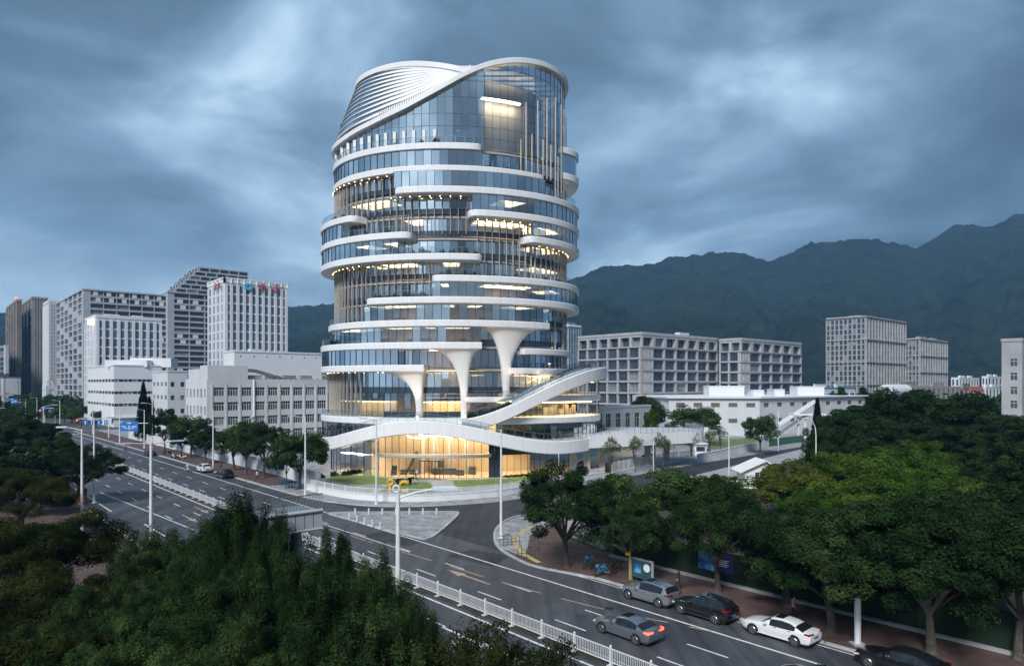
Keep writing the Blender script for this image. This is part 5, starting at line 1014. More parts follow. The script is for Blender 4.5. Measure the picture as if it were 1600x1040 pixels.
def trunk_mesh(seed, cc, zc, r0=0.32, forks=9, fork_z=2.6, mat='bark'):
    r = random.Random(seed); m = MB(); lean = (r.uniform(-.3, .3), r.uniform(-.3, .3)); base = [(0, 0, -0.1), (lean[0] * .3, lean[1] * .3, fork_z * .5), (lean[0], lean[1], fork_z)]; m.tube(base, [r0 * 1.35, r0, r0 * .85], 8); m.lathe([(r0 * 1.9, -.1), (r0 * 1.5, .12), (r0 * 1.2, .45)], (0, 0, 0), 9)
    idx = list(range(len(cc))); r.shuffle(idx)
    for i in idx[:forks]:
        e = cc[i]; mid = (lean[0] + (e[0] - lean[0]) * .4, lean[1] + (e[1] - lean[1]) * .4, fork_z + (e[2] - fork_z) * .55); m.tube([(lean[0], lean[1], fork_z - .2), mid, tuple(e)], [r0 * .6, r0 * .35, r0 * .1], 6)
    return m.mesh('trunk', mat)
TREES = {}
def mesh_co(me):
    a = np.empty(len(me.vertices) * 3, np.float32); me.vertices.foreach_get('co', a); return a.reshape(-1, 3)
def species(key, variants, **kw):
    tr = kw.pop('trunk', {}); zc = kw.get('zc', 6.6); TREES[key] = []
    for i in range(variants):
        cm, cc = broad(100 * len(TREES) + i * 7 + 3, **kw); TREES[key].append((cm, trunk_mesh(i + 5, cc, zc, **tr)))
species('near', 3, n=80000, size=0.135, lobes=95, lr=0.66, rx=4.4, rz=4.2, zc=5.6, mat='leaf_near', hollow=.3, up=1.25)
species('near_olive', 2, n=70000, size=0.14, lobes=75, lr=0.8, rx=4.6, rz=3.2, zc=4.9, mat='leaf_olive', hollow=.35)
species('pointed', 2, n=80000, size=0.135, lobes=85, lr=0.52, up=2.6, rx=4.4, rz=4.6, zc=5.6, mat='leaf_near', taper=.5)
species('sparse', 2, n=7000, size=0.17, lobes=40, lr=0.75, rx=3.4, rz=3.2, zc=6.0, mat='leaf_olive', taper=.3)
species('street', 4, n=44000, size=0.19, lobes=72, lr=0.86, rx=4.6, rz=4.2, zc=5.4, mat='leaf_dark', trunk=dict(r0=.21))
species('street_mid', 3, n=15000, size=0.34, lobes=52, lr=1.05, rx=4.6, rz=3.9, zc=5.5, mat='leaf_mid', trunk=dict(r0=.21))
species('big', 3, n=34000, size=0.29, lobes=85, lr=0.74, rx=4.6, rz=4.2, zc=5.0, mat='leaf_dark')
species('bamboo', 3, n=24000, size=0.27, lobes=70, lr=0.95, rx=4.4, rz=4.0, zc=4.4, mat='leaf_light', trunk=dict(r0=.2))
species('willow', 1, n=26000, size=0.27, lobes=70, lr=0.95, rx=4.6, rz=4.0, zc=4.4, mat='leaf_yellow', trunk=dict(r0=.2))
species('far', 3, n=2600, size=0.8, lobes=26, lr=1.5, rz=3.6, zc=5.6, mat='leaf_mid')
species('young', 2, n=1500, size=0.24, lobes=16, lr=0.7, rx=1.9, rz=2.2, zc=4.6, mat='leaf_pale', trunk=dict(r0=.09, fork_z=1.8, forks=12))
_cnt = {}
def tree(key, loc, label, group=None, s=1.0, sz=None, rz=None, cat='tree', name='street_tree', trunk=None):
    i = _cnt.get(key, 0); _cnt[key] = i + 1; cm, tm = TREES[key][i % len(TREES[key])]; T = thing(name, loc, label, cat, group, rz if rz is not None else random.uniform(0, 6.28)); T.scale = (s, s, sz or s); c = ob('crown', cm, None, T); t = ob('trunk', tm, None, T)
    if trunk: 
        t.data = t.data.copy(); t.data.materials.clear(); t.data.materials.append(MAT[trunk])
    return T
HT, RX = {}, {}
for k_, vs_ in TREES.items():
    co = np.concatenate([mesh_co(cm_) for cm_, _ in vs_]); HT[k_] = float(np.percentile(co[:, 2], 99.6)); RX[k_] = float(np.percentile(np.abs(co[:, :2]).max(1), 97))
def ptree(key, px, yt, d, hw, label, group=None, name='street_tree', trunk=None, cat='tree'):
    # crown centre column, top row, distance and half width in photo pixels
    x = (px - 800) / F * d; top = H - (yt - HY) / F * d; r_ = hw / F * d; return tree(key, (x, d, 0.1), label, group, r_ / RX[key], top / HT[key], None, cat, name, trunk)
FGG = 'dark trees massed below the viewpoint'; FGL = 'rounded dense dark evergreen in the mass of trees below the viewpoint'
for key, px, yt, d, hw in (('near', 250, 832, 43, 75), ('pointed', 378, 776, 40.5, 66), ('pointed', 318, 822, 41, 52), ('pointed', 424, 798, 38.6, 42), ('near', 450, 850, 35.5, 78), ('pointed', 520, 838, 35, 55), ('pointed', 588, 866, 33, 48), ('near', 190, 905, 36, 92), ('near', 300, 890, 35, 95), ('near', 400, 930, 31, 105), ('pointed', 520, 905, 29, 85), ('pointed', 610, 905, 29.5, 60), ('near', 230, 975, 28.5, 120), ('near', 345, 990, 26, 120), ('near', 470, 975, 26.5, 115), ('pointed', 585, 960, 25.5, 90), ('pointed', 655, 945, 28, 46), ('near', 120, 960, 32, 90)):
    ptree(key, px, yt, d, hw, FGL if key == 'near' else 'slender spiky-topped evergreen in the tree mass below the viewpoint', FGG if key == 'near' else 'spiky evergreens below the viewpoint', 'evergreen_tree')
ptree('near_olive', 78, 806, 47, 112, 'broad olive-toned tree by the left pavement, lower than the pavement tree with the orange trunk'); ptree('near_olive', 20, 900, 37, 130, 'olive-brown tree standing under the broad olive-toned tree'); ptree('near_olive', 60, 985, 31, 140, 'lowest olive-brown tree in front of the other olive trees')
for px, yt, d, hw in ((720, 968, 27, 75), (800, 985, 25.5, 70), (860, 990, 27, 50)): ptree('sparse', px, yt, d, hw, 'thin see-through tree top beside the median fence', 'thin trees by the left kerb', 'thin_tree')
for k, px, yt, d, hw, lab in (('street', 128, 698, 98, 58, 'round dark pavement tree with an orange wrapped trunk'),):
    T = ptree(k, px, yt, d, hw, lab)
    m_ = MB(); m_.lathe([(.60, .05), (.50, .5), (.48, 2.2)], (0, 0, 0), 10); o = ob('trunk_wrap', m_, 'bark_orange', T, local=True)
LG = 'dark trees lining the left pavement'
for px, yt, d, hw in ((48, 652, 150, 46), (10, 655, 135, 48), (85, 680, 128, 38), (0, 700, 92, 62), (60, 745, 88, 40), (15, 640, 190, 40)): ptree('big', px, yt, d, hw, 'big dark tree on the left pavement beyond the olive trees', LG)
ptree('near_olive', 30, 735, 74, 75, 'olive-toned tree beside the left pavement lamp posts')
# tower-side avenue trees
def uv_px(px, v):                        # point at distance v across the avenue seen in column px
    t = (px - 800) / F; u = (t * VY * v - VX * v) / (UX - t * UY); return UV(u, v)
AV = 'avenue trees in front of the grey factory'
for i, (px, yt, hw, key, lab) in enumerate(((258, 640, 24, 'street', 'dark dense avenue tree next to the tall fir'), (298, 649, 34, 'street_mid', 'round bright green avenue tree left of the white parked car'), (322, 668, 22, 'street', 'small dark avenue tree behind the white parked car'), (366, 664, 30, 'street_mid', None), (385, 660, 30, 'street_mid', None), (412, 657, 34, 'street', None), (468, 674, 48, 'street_mid', 'lone leafy avenue tree at the street corner before the tower lawn'), (448, 700, 18, 'street', 'small dark avenue tree behind the corner tree'), (283, 668, 18, 'street', 'small dark avenue tree between two round ones'))):
    q = uv_px(px, 47.2 + (i % 2) * .6); ptree(key, px, yt, q[1], hw, lab or 'spreading avenue tree along the white factory wall', AV if lab is None else None)
# right pavement and garden
ptree('street', 885, 727, 63, 80, 'widest dark pavement tree at the bike rack corner'); ptree('street', 985, 775, 59.5, 62, 'pavement tree with pale slim trunk beside the small billboard'); ptree('street_mid', 1075, 738, 74, 75, 'green tree behind the hoarding with posters'); ptree('street_mid', 970, 745, 72, 55, 'green tree behind the widest corner tree')
ptree('street', 1122, 752, 55.5, 82, 'pavement tree rising behind the black parked car'); ptree('street', 1300, 795, 46.5, 110, 'pavement tree in a stone planter before the white sedan'); ptree('street', 1455, 790, 43, 120, 'large pavement tree beside the white post and the black sedan'); ptree('street', 1215, 800, 58, 75, 'dark tree behind the white sedan and walking person'); ptree('street', 1590, 800, 42, 110, 'dark pavement tree beyond the white post')
RG = 'dark garden trees behind the hoarding'
for px, yt, d, hw in ((1380, 790, 56, 95), (1500, 770, 58, 95), (1600, 760, 58, 90), (1300, 800, 62, 80), (1560, 720, 82, 70), (1640, 690, 90, 80), (1500, 800, 50, 90), (1400, 840, 49, 90), (1230, 830, 52, 70)): ptree('big', px, yt, d, hw, 'dark bushy tree inside the garden behind the hoarding', RG, 'garden_tree')
for i, (px, yt, d, hw) in enumerate(((1330, 702, 88, 62), (1400, 700, 92, 60), (1465, 720, 86, 60), (1415, 735, 76, 68), (1320, 752, 72, 62), (1262, 770, 70, 52), (1500, 745, 74, 60), (1440, 690, 105, 48))): ptree('bamboo', px, yt, d, hw, 'bright green feathery clump in the garden', 'bright green clumps in the garden', 'bamboo_clump', cat='bamboo')
ptree('willow', 1238, 722, 84, 66, 'yellow-green feathery clump beside the gatehouse', None, 'bamboo_clump', cat='bamboo')
BG_ = 'huge dark trees below the right-hand hills'
for px, yt, d, hw in ((1345, 640, 128, 66), (1405, 613, 132, 80), (1470, 610, 135, 80), (1525, 632, 130, 70), (1585, 655, 125, 60), (1380, 655, 115, 60), (1450, 660, 112, 70), (1520, 672, 110, 60), (1580, 690, 105, 55), (1650, 665, 120, 70), (1335, 672, 110, 50)): ptree('big', px, yt, d, hw, 'huge dark spreading tree before the right-hand hills', BG_, 'spreading_tree')
for px, yt, d, hw in ((1285, 652, 108, 30), (1290, 690, 100, 34), (1300, 720, 96, 30)): ptree('street', px, yt, d, hw, 'ivy-clad dark tree beside the curved lamp post', 'ivy-clad trees by the side road', 'ivy_tree')
MG_ = 'round trees in front of the white warehouse'
ptree('street_mid', 1085, 634, 188, 42, 'wide dark round tree in front of the white warehouse'); ptree('street_mid', 1188, 649, 165, 26, 'bright round tree in front of the covered stair'); ptree('street_mid', 1010, 620, 205, 30, 'dark tree between the laboratory and the low white house'); ptree('bamboo', 1018, 640, 190, 12, 'small yellow-green tree beside the low white house', None, 'small_tree'); ptree('street', 1310, 605, 260, 16, 'small dark tree at the warehouse end'); ptree('street', 1345, 606, 265, 16, 'dark tree behind the warehouse end, near the ribbed tower')
for px, yt, d, hw, lab in ((955, 683, 121, 17, 'young slender tree at the drop-off lawn'), (993, 678, 131, 14, 'young slender tree beside the low white wall'), (1022, 676, 135, 16, None), (1036, 678, 133, 16, None), (1080, 675, 140, 14, 'young tree by the steel gate'), (1110, 668, 158, 12, None), (1125, 664, 165, 14, None), (938, 655, 142, 12, 'young tree on the podium terrace end')): ptree('young', px, yt, d, hw, lab or 'young thin tree on the forecourt lawn', None if lab else 'young trees on the forecourt', 'young_tree')
# far end of the avenue
for px, yt, d, hw in ((100, 635, 300, 18), (125, 632, 320, 18), (60, 625, 380, 20), (40, 618, 420, 22), (160, 640, 290, 13), (112, 645, 290, 12), (150, 655, 270, 10), (85, 615, 400, 16)): ptree('far', px, yt, d, hw, 'roadside tree at the far end of the avenue', 'trees at the far crossing', 'roadside_tree')
# firs
def fir(px, yt, d, hw, label, tiers=30):
    top = H - (yt - HY) / F * d; r = hw / F * d; rg = np.random.default_rng(px); pts = []; nr = []
    for k in range(tiers):
        f = k / tiers; z = top * (.1 + .9 * f); rr = r * (1 - f) ** .85 + .15; nb = 9
        for j in range(nb):
            a = 2 * math.pi * (j + rg.random() * .6) / nb + k; m = 60; s = rg.random(m) ** .7; w = rg.normal(0, .12 * rr, m) * s
            pts.append(np.stack([np.cos(a) * rr * s - np.sin(a) * w, np.sin(a) * rr * s + np.cos(a) * w, z + rg.uniform(-.5, .5) * top / tiers + .25 * rr * s * s - .25 * rr * s + rg.normal(0, .012 * top, m)], 1))
    p = np.concatenate(pts); me = quads_mesh('crown', leaves(p, np.tile([0, 0, 1.], (len(p), 1)), top * .030, px), 'leaf_fir'); T = thing('fir_tree', ((px - 800) / F * d, d, 0.1), label, 'tree'); ob('crown', me, None, T); m_ = MB(); m_.tube([(0, 0, -.1), (0, 0, top * .6), (0, 0, top * .97)], [.3, .16, .03], 7); ob('trunk', m_, 'bark', T, local=True)
fir(224, 598, 205, 13, 'tall narrow dark fir before the white banded factory'); fir(233, 620, 200, 12, 'shorter fir growing against the tall narrow fir'); fir(1277, 622, 150, 12, 'small dark fir by the covered stair', 26)
# shrubs, palms, terrace planting
def shrub_mesh(seed, n, size, mat, r=.6): 
    g_ = np.random.default_rng(seed); d = g_.normal(0, 1, (n, 3)); d /= np.linalg.norm(d, axis=1)[:, None]; d[:, 2] = np.abs(d[:, 2]); p = d * (r * (.5 + .5 * g_.random(n) ** .5))[:, None] * (1 + .18 * np.sin(d[:, :1] * 9 + seed)); return quads_mesh('shrub', leaves(p, d, size, seed), mat)
SHM = [shrub_mesh(i, 700, .14, m, .6) for i, m in enumerate(('leaf_dark', 'leaf_mid', 'leaf_pale', 'leaf_light'))]
def shrub(loc, k, s, label, group, sz=None, name='shrub'):
    o = ob(name, SHM[k], None, None, label, 'shrub', group); o.location = loc; o.scale = (s, s, sz or s); o.rotation_euler = (0, 0, random.uniform(0, 6)); return o
for px, y, s in ((498, 744, 1.3), (504, 746, 1.0), (522, 743, 1.5), (538, 742, 1.3), (545, 741, 1.5), (552, 739, 1.4), (562, 739, 1.5)): q = G(px, y, .14); shrub((q[0], q[1], .12), 0, s, 'clipped round shrub on the left lawn before the tower', 'clipped shrubs on the tower lawn')
for i in range(14): q = G(790 + i * 4.5, 744.5 - i * .35 + (i % 2), .14); shrub((q[0], q[1], .12), 1, .9, 'low shrub in the bed beside the lobby glass', 'bed of low shrubs by the lobby', .6)
for px, y in ((935, 738), (942, 738), (950, 737), (1008, 713), (1018, 712), (1105, 704), (1118, 744)): q = G(px, y, .14); shrub((q[0], q[1], .12), 1, 1.5, 'rounded shrub on the drop-off lawn', 'shrubs round the drop-off', .9)
TS = 'planting on the tower terraces'
for e, k, pl in ((OUT, 6, (612, 640, 655, 668, 690, 706, 728, 745)), (OUT, 8, (575, 585, 600, 612, 628, 640, 655)), (OUT, 7, (690, 700, 728, 742, 770, 795, 815, 860, 880)), (OUT, 5, (545, 562, 580, 600)), (OUT, 4, (500, 506, 515, 528)), (TOP, 1, (560, 610, 648, 655, 680, 700)), (TOP, 2, (770, 800, 825)), (OUT, 10, (500, 504, 508)), (OUT, 3, (870, 886, 896))):
    for px in pl:
        q = e.p(e.th(px), -random.uniform(1.0, 1.8)); k2 = random.choice((0, 1, 1, 2)); s = random.uniform(.7, 1.25); shrub((q[0], q[1], ZB[k] + .6), k2, s, 'small green shrub on a curved tower terrace', TS, s * random.uniform(1.0, 2.0), 'terrace_shrub')
for i in range(20):
    t = RP.th(735) + (RP.th(800) - RP.th(735)) * i / 19; q = RP.p(t, -1.2); shrub((q[0], q[1], rampz_s(t) + 1.1), 3 if i % 3 else 1, .95, 'green hedge plant on the lower ramp edge', 'hedge along the ramp', .9, 'ramp_hedge')
for i in range(16):
    t = RP.th(885) + (R(80) - RP.th(885)) * i / 15; q = RP.p(t, -3.4); shrub((q[0], q[1], rampz_s(t) + 1.1), 2, .9, 'grassy tuft along the top of the ramp', 'tufts on the ramp top', 1.0, 'grass_tuft')
def palm(px, y, label, s=1.0):
    q = G(px, y, .14); T = thing('cycad_palm', (q[0], q[1], .12), label, 'palm'); m_ = MB(); m_.lathe([(.22, -.02), (.26, .4), (.18, .8 * s)], (0, 0, 0), 9); ob('trunk', m_, 'bark', T, local=True)
    for k in range(16):
        a = 2 * math.pi * k / 16 + random.uniform(-.1, .1); up = random.uniform(.5, 1.2); ln = random.uniform(1.1, 1.5) * s; m = MB(); row = []
        for i in range(6):
            f = i / 5; rr = ln * f; z = .8 * s + up * f - 1.3 * f * f; w = .16 * (1 - f) + .02; row.append([(math.cos(a) * rr - math.sin(a) * w, math.sin(a) * rr + math.cos(a) * w, z - .05), (math.cos(a) * rr, math.sin(a) * rr, z), (math.cos(a) * rr + math.sin(a) * w, math.sin(a) * rr - math.cos(a) * w, z - .05)])
        m.grid(row); ob('frond', m, 'leaf_fir', T, local=True)
palm(622, 758, 'cycad palm behind the white sculpture letter', 1.2); palm(641, 756, 'cycad palm behind the yellow round sculpture', 1.2)
# far woodland between the buildings and the hills: one mass
def woodland():
    r = np.random.default_rng(5); n = 2600; d = r.uniform(330, 900, n); px = r.uniform(-250, 1900, n); keep = (px > 860) | (px < 520); px, d = px[keep], d[keep]; x = (px - 800) / F * d
    c = np.stack([x, d, np.zeros(len(x))], 1); m = 16; k = np.repeat(np.arange(len(c)), m); h = r.uniform(5, 11, len(c)); off = r.normal(0, 1, (len(k), 3)); off /= np.linalg.norm(off, axis=1)[:, None]; p = c[k] + off * np.stack([h[k] * .55, h[k] * .55, h[k] * .5], 1) + np.stack([np.zeros(len(k))] * 2 + [h[k] * .55], 1)
    me = quads_mesh('woodland', leaves(p, off + [0, 0, .5], 4.2, 3, aspect=.8), 'leaf_dark'); o = ob('far_woodland', me, None, None, 'mass of dark trees between the buildings and the hill foot', 'woodland', None, 'stuff')
woodland()
# lawns
def sheet(name, pts, mat, z): 
    m = MB(); m.prism([p[:2] for p in pts], z - .03, z); struct(name, m, mat)
sheet('lawn', [G(508, 748, .14), G(530, 741, .14), G(590, 744, .14), G(628, 749, .14), G(596, 756, .14), G(560, 757, .14)], 'lawn', .142)
sheet('lawn', arc([G(590, 768, .14), G(605, 760, .14), G(630, 754, .14), G(668, 753, .14), G(676, 760, .14), G(680, 768, .14), G(650, 772, .14), G(590, 768, .14)], 4)[:-1], 'lawn', .142)
sheet('lawn', [G(712, 762, .14), G(708, 750, .14), G(790, 747, .14), G(890, 736, .14), G(860, 748, .14), G(780, 758, .14)], 'lawn', .142)
sheet('lawn', arc([G(930, 742, .14), G(945, 732, .14), G(975, 722, .14), G(1000, 718, .14), G(996, 726, .14), G(965, 736, .14), G(930, 742, .14)], 4)[:-1], 'lawn', .142)
sheet('lawn', [G(1105, 702, .14), G(1180, 692, .14), G(1190, 683, .14), G(1110, 686, .14)], 'lawn', .142)
sheet('garden_path', arc([G(628, 752, .14), G(706, 750, .14), G(708, 758, .14), G(712, 766, .14), G(684, 768, .14), G(676, 758, .14)], 1), 'concrete', .14)
sheet('drop_off', [G(905, 735, .14), G(1000, 708, .14), G(985, 700, .14), G(890, 720, .14)], 'wood', .141)
sheet('lawn', arc([S(6, 17), S(24, 17.5), S(26, 24), S(8, 24), S(6, 17)], 4)[:-1], 'lawn', .13)
# ------------------------------------------------------------------ fences, lamps, signs, street furniture
material('fence_white', (0.62, 0.64, 0.66), (0.72, 0.73, 0.74), scale=3, rough=0.5)
material('yellow_paint', (0.72, 0.48, 0.03), (0.62, 0.40, 0.02), scale=2, rough=0.4)
material('lamp_glass', (0.62, 0.72, 0.80), rough=0.2)
material('hoarding_green', (0.010, 0.028, 0.014), (0.018, 0.040, 0.018), scale=1.2, coords='World', rough=0.95)
material('green_fence', (0.015, 0.075, 0.055), (0.02, 0.09, 0.065), scale=1, rough=0.7)
material('rubber', (0.015, 0.015, 0.016), rough=0.8); material('bike_blue', (0.05, 0.28, 0.48), rough=0.4); material('orange_plastic', (0.75, 0.22, 0.04), rough=0.5)
material('poster_blue', (0.03, 0.12, 0.42), (0.25, 0.60, 0.75), scale=0.9, detail=3, rough=0.5, lo=.42, hi=.6); material('poster_navy', (0.03, 0.03, 0.16), (0.05, 0.04, 0.22), scale=1, rough=0.5); material('poster_green', (0.02, 0.07, 0.09), (0.03, 0.10, 0.12), scale=1, rough=0.5)
def rotz_uv(): return math.atan2(UY, UX) - math.pi / 2
# median fence
MF = thing('median_fence', UV(0, FM), 'long white picket fence along the middle of the avenue', 'fence'); pan = MB(); PL = 3.0
for z in (.22, 1.02): pan.box(-.03, .03, 0, PL, z - .03, z + .03)
for i in range(1, 22): y = PL * i / 22; pan.box(-.012, .012, y - .018, y + .018, .22, 1.02)
pan_me = pan.mesh('fence_panel', 'fence_white'); po = MB(); po.box(-.055, .055, -.055, .055, 0, 1.15); po.lathe([(.075, 1.15), (.08, 1.19), (.03, 1.25)], (0, 0, 0), 8); po.box(-.25, .25, -.12, .12, 0, .07); po_me = po.mesh('fence_post', 'fence_white'); u = -6.0
MF.rotation_euler = (0, 0, rotz_uv())
while u < 262:
    for nm, me in (('fence_panel', pan_me), ('fence_post', po_me)): o = ob(nm, me, None, MF); o.location = (0, u, .03)
    u += PL
# generic fence along a path of ground points, on a low wall
def wall_fence(name, label, pts, wall_h, fence_h, th=.25, pick=.14, mat='fence_white', wallmat='wall_bright', post_every=2.4, cat='fence', z=.13, group=None):
    T = thing(name, (*pts[0][:2], z), label, cat, group); w = MB()
    for i in range(len(pts) - 1):
        a = Vector((*pts[i][:2], z)); b = Vector((*pts[i + 1][:2], z)); t = (b - a).normalized()
        if wall_h: w.bar(a - t * .06 + Vector((0, 0, wall_h / 2)), b + t * .06 + Vector((0, 0, wall_h / 2)), th, wall_h)
        if wall_h: w.bar(a - t * .06 + Vector((0, 0, wall_h + .04)), b + t * .06 + Vector((0, 0, wall_h + .04)), th + .12, .08)
    if wall_h: ob('wall', w, wallmat, T)
    if fence_h:
        for i in range(len(pts) - 1):
            a = Vector((*pts[i][:2], z + wall_h)); b = Vector((*pts[i + 1][:2], z + wall_h)); L = (b - a).length; n = max(1, round(L / post_every))
            for k in range(n):
                p = a + (b - a) * k / n; q = a + (b - a) * (k + 1) / n; m = MB()
                for zz_ in (.18, fence_h - .06): m.bar(p + Vector((0, 0, zz_)), q + Vector((0, 0, zz_)), .05, .06)
                c = int((q - p).length / pick)
                for j in range(1, c): s = p + (q - p) * j / c; m.bar(s + Vector((0, 0, .1)), s + Vector((0, 0, fence_h)), .035, .035)
                ob('fence_panel', m, mat, T); m = MB(); m.bar(p, p + Vector((0, 0, fence_h + .08)), .1, .1); ob('fence_post', m, mat, T)
    return T
edge = arc([UV(104, 49.8), G(478, 764, .13), G(520, 774, .13), G(560, 780, .13), G(610, 783, .13), G(665, 783, .13), G(720, 780, .13), G(775, 775, .13), G(825, 767, .13), G(880, 756, .13), G(945, 745, .13)], 2)
wall_fence('perimeter_fence', 'curved white picket fence on a low wall round the tower lawn', edge, .85, 1.0)
wall_fence('forecourt_wall', 'tall white slatted wall beside the drop-off along the side road', arc([G(956, 741.5, .13), G(1000, 733, .13), G(1060, 722, .13)], 3), .4, 2.0, pick=.2)
wall_fence('forecourt_low_wall', 'white wall edging the raised lawn along the side road', [G(1090, 722, .13), G(1118, 716, .13), G(1152, 708, .13), G(1184, 702, .13)], 1.7, .0)
wall_fence('lawn_railing', 'thin railing on the raised lawn behind the white wall', [G(1112, 702, .13), G(1150, 698, .13), G(1185, 694, .13)], 0, 1.6, mat='steel', pick=.5)
wall_fence('green_mesh_fence', 'dark green mesh fence beyond the raised lawn on the side road', [G(1202, 697.5, .13), G(1232, 693, .13), G(1258, 690, .13)], .0, 2.0, mat='green_fence', pick=.07)
wall_fence('factory_wall', 'long plain white boundary wall below the grey factory', [UV(240, 51.5), UV(200, 51.5), UV(160, 51.5), UV(130, 51.5), UV(104.5, 50.2)], 2.3, 0, th=.35, wallmat='wall_white', cat='wall')
hd = thing('boundary_hoarding', UV(44, 52.3), 'dark green boundary hoarding behind the parked cars', 'hoarding')
for k in range(34):
    m = MB(); a, b_ = UV(44 - k * 3, 52.3, .1), UV(44 - k * 3 - 2.94, 52.3, .1); m.bar((a[0], a[1], 1.35), (b_[0], b_[1], 1.35), .12, 2.5); ob('panel', m, 'hoarding_green', hd)
m_ = MB(); a, b_ = UV(44, 51.6, .2), UV(-58, 51.6, .2); m_.bar(a, b_, .4, .22); ob('plinth', m_, 'concrete', hd)
wall_fence('corner_wall', 'white boundary wall section behind the corner trees', [UV(46, 53.2), UV(54, 55.5), S(-24, 16)], 2.2, 0, wallmat='wall_grey', cat='wall')
def board(name, label, cat, u0, u1, v, z0, z1, mats, split=.5):
    T = thing(name, UV(u0, v), label, cat); n = Vector((-VX, -VY, 0)) * .09
    def pl(a, b, c, d, mt, nm, k):
        p, q = Vector(UV(a, v)) + n * k, Vector(UV(b, v)) + n * k; m = MB(); m.bar((p.x, p.y, (c + d) / 2), (q.x, q.y, (c + d) / 2), .06, d - c); ob(nm, m, mt, T)
    um = u0 + (u1 - u0) * split; pl(u0, um, z0, z1, mats[0], 'picture', 1.0); pl(um, u1, z0, z1, mats[1], 'caption', 1.0)
    for k in range(4): pl(um + (u1 - um) * .2, um + (u1 - um) * (.75 - .1 * (k % 2)), z1 - .55 - k * .16, z1 - .48 - k * .16, 'sign_white', 'text_line', 1.6)
    return T
board('poster_board', 'blue and navy poster panel mounted on the dark hoarding', 'poster', 34.2, 30.8, 52.1, .9, 2.5, ('poster_blue', 'poster_navy'))
q = uv_px(1003, 46.8); T = thing('small_billboard', q, 'small dark billboard with pale frame and white round logo beside a pavement tree', 'billboard', rz=rotz_uv())
m_ = MB(); m_.box(-.06, .06, -1.1, 1.1, .45, 2.0); ob('panel', m_, 'poster_green', T, local=True); m_ = MB()
for y in (-1.12, 1.12): m_.box(-.09, .09, y - .06, y + .06, 0, 2.1)
m_.box(-.09, .09, -1.18, 1.18, 2.0, 2.12); ob('frame', m_, 'paving_grey', T, local=True); m_ = MB(); m_.lathe([(.34, -.075), (.34, -.065)], (0, -.55, 1.45), 18, axis='x'); ob('logo', m_, 'sign_white', T, local=True); m_ = MB(); m_.box(-.08, -.065, .05, .75, .9, 1.6); ob('picture', m_, 'poster_blue', T, local=True)
q = uv_px(984, 46.6); T = thing('yellow_pole', q, 'thin yellow pole beside the slim pavement tree', 'pole'); m_ = MB(); m_.tube([(0, 0, 0), (0, 0, 2.6)], .05, 8); ob('shaft', m_, 'yellow_paint', T, local=True); m_ = MB(); m_.box(-.35, .08, -.03, .03, 2.25, 2.5); ob('plate', m_, 'yellow_paint', T, local=True)
# street lamps
LAMPS = {}
def lamp_proto(kind):
    parts = []
    if kind == 'straight':
        m = MB(); m.tube([(0, 0, 0), (0, 0, 6), (0, 0, 11.9)], [.16, .13, .09], 10); m.lathe([(.30, 0), (.30, .08), (.18, .12), (.17, .5)], (0, 0, 0), 10); parts.append(('pole', m, 'white_metal'))
        m = MB(); m.tube([(0, 0, 11.7), (.8, 0, 11.95), (1.7, 0, 12.1)], [.05, .045, .04], 7); parts.append(('arm', m, 'white_metal'))
        m = MB(); m.box(1.5, 2.7, -.16, .16, 12.04, 12.16); m.box(1.6, 2.6, -.12, .12, 12.16, 12.2); parts.append(('lamp_head', m, 'lamp_glass'))
    elif kind == 'double':
        m = MB(); m.tube([(0, 0, 0), (0, 0, 6), (0, 0, 11.9)], [.17, .14, .11], 10); m.lathe([(.30, 0), (.30, .08), (.18, .12), (.17, .5)], (0, 0, 0), 10); parts.append(('pole', m, 'white_metal'))
        for s in (1, -1):
            m = MB(); m.tube([(0, 0, 11.8), (1.6 * s, 0, 11.95)], .05, 7); parts.append(('arm', m, 'white_metal')); m = MB(); m.box(min(1.5 * s, 2.6 * s), max(1.5 * s, 2.6 * s), -.15, .15, 11.9, 12.02); parts.append(('lamp_head', m, 'lamp_glass'))
    else:
        pts = [(0, 0, 0), (0, 0, 4), (0, 0, 6.6), (-.12, 0, 7.3), (-.5, 0, 7.8), (-1.1, 0, 8.05), (-1.6, 0, 8.1)]; m = MB(); m.tube(pts, [.10, .085, .07, .065, .06, .05, .045], 9); m.lathe([(.2, 0), (.2, .07), (.12, .1), (.11, .4)], (0, 0, 0), 10); parts.append(('pole', m, 'white_metal')); m = MB(); m.lathe([(.05, 0), (.14, .05), (.12, .45), (.04, .6)], (0, 0, 0), 8, axis='x'); m.v = [(-2.1 + x, y, 8.05 + z * .5) for x, y, z in m.v]; parts.append(('lamp_head', m, 'lamp_glass'))
    return [(n, mb.mesh(n, mt), mt) for n, mb, mt in parts]
for k in ('straight', 'double', 'swan'): LAMPS[k] = lamp_proto(k)
def lamp(kind, loc, label, rz, sz=1.0, group='street lamps'):
    T = thing('street_lamp', loc, label, 'street lamp', group, rz); T.scale = (1, 1, sz)
    for n, me, mt in LAMPS[kind]: ob(n, me, None, T)
    return T
av = math.atan2(VY, VX)
def at_px(px, d, z=.13): return ((px - 800) / F * d, d, z)
lamp('straight', at_px(622, 31), 'tall white street lamp standing among the evergreens below the viewpoint', R(8)); lamp('double', at_px(236, 58), 'tall white lamp with twin arms behind the left pavement trees', av); lamp('straight', at_px(128, 76), 'tall white lamp beside the tree with the orange trunk', av + 2.5); lamp('straight', at_px(147, 97), 'slim white lamp just behind the tree with the orange trunk', av); lamp('straight', at_px(68, 155), 'white lamp among the big dark left pavement trees', av)
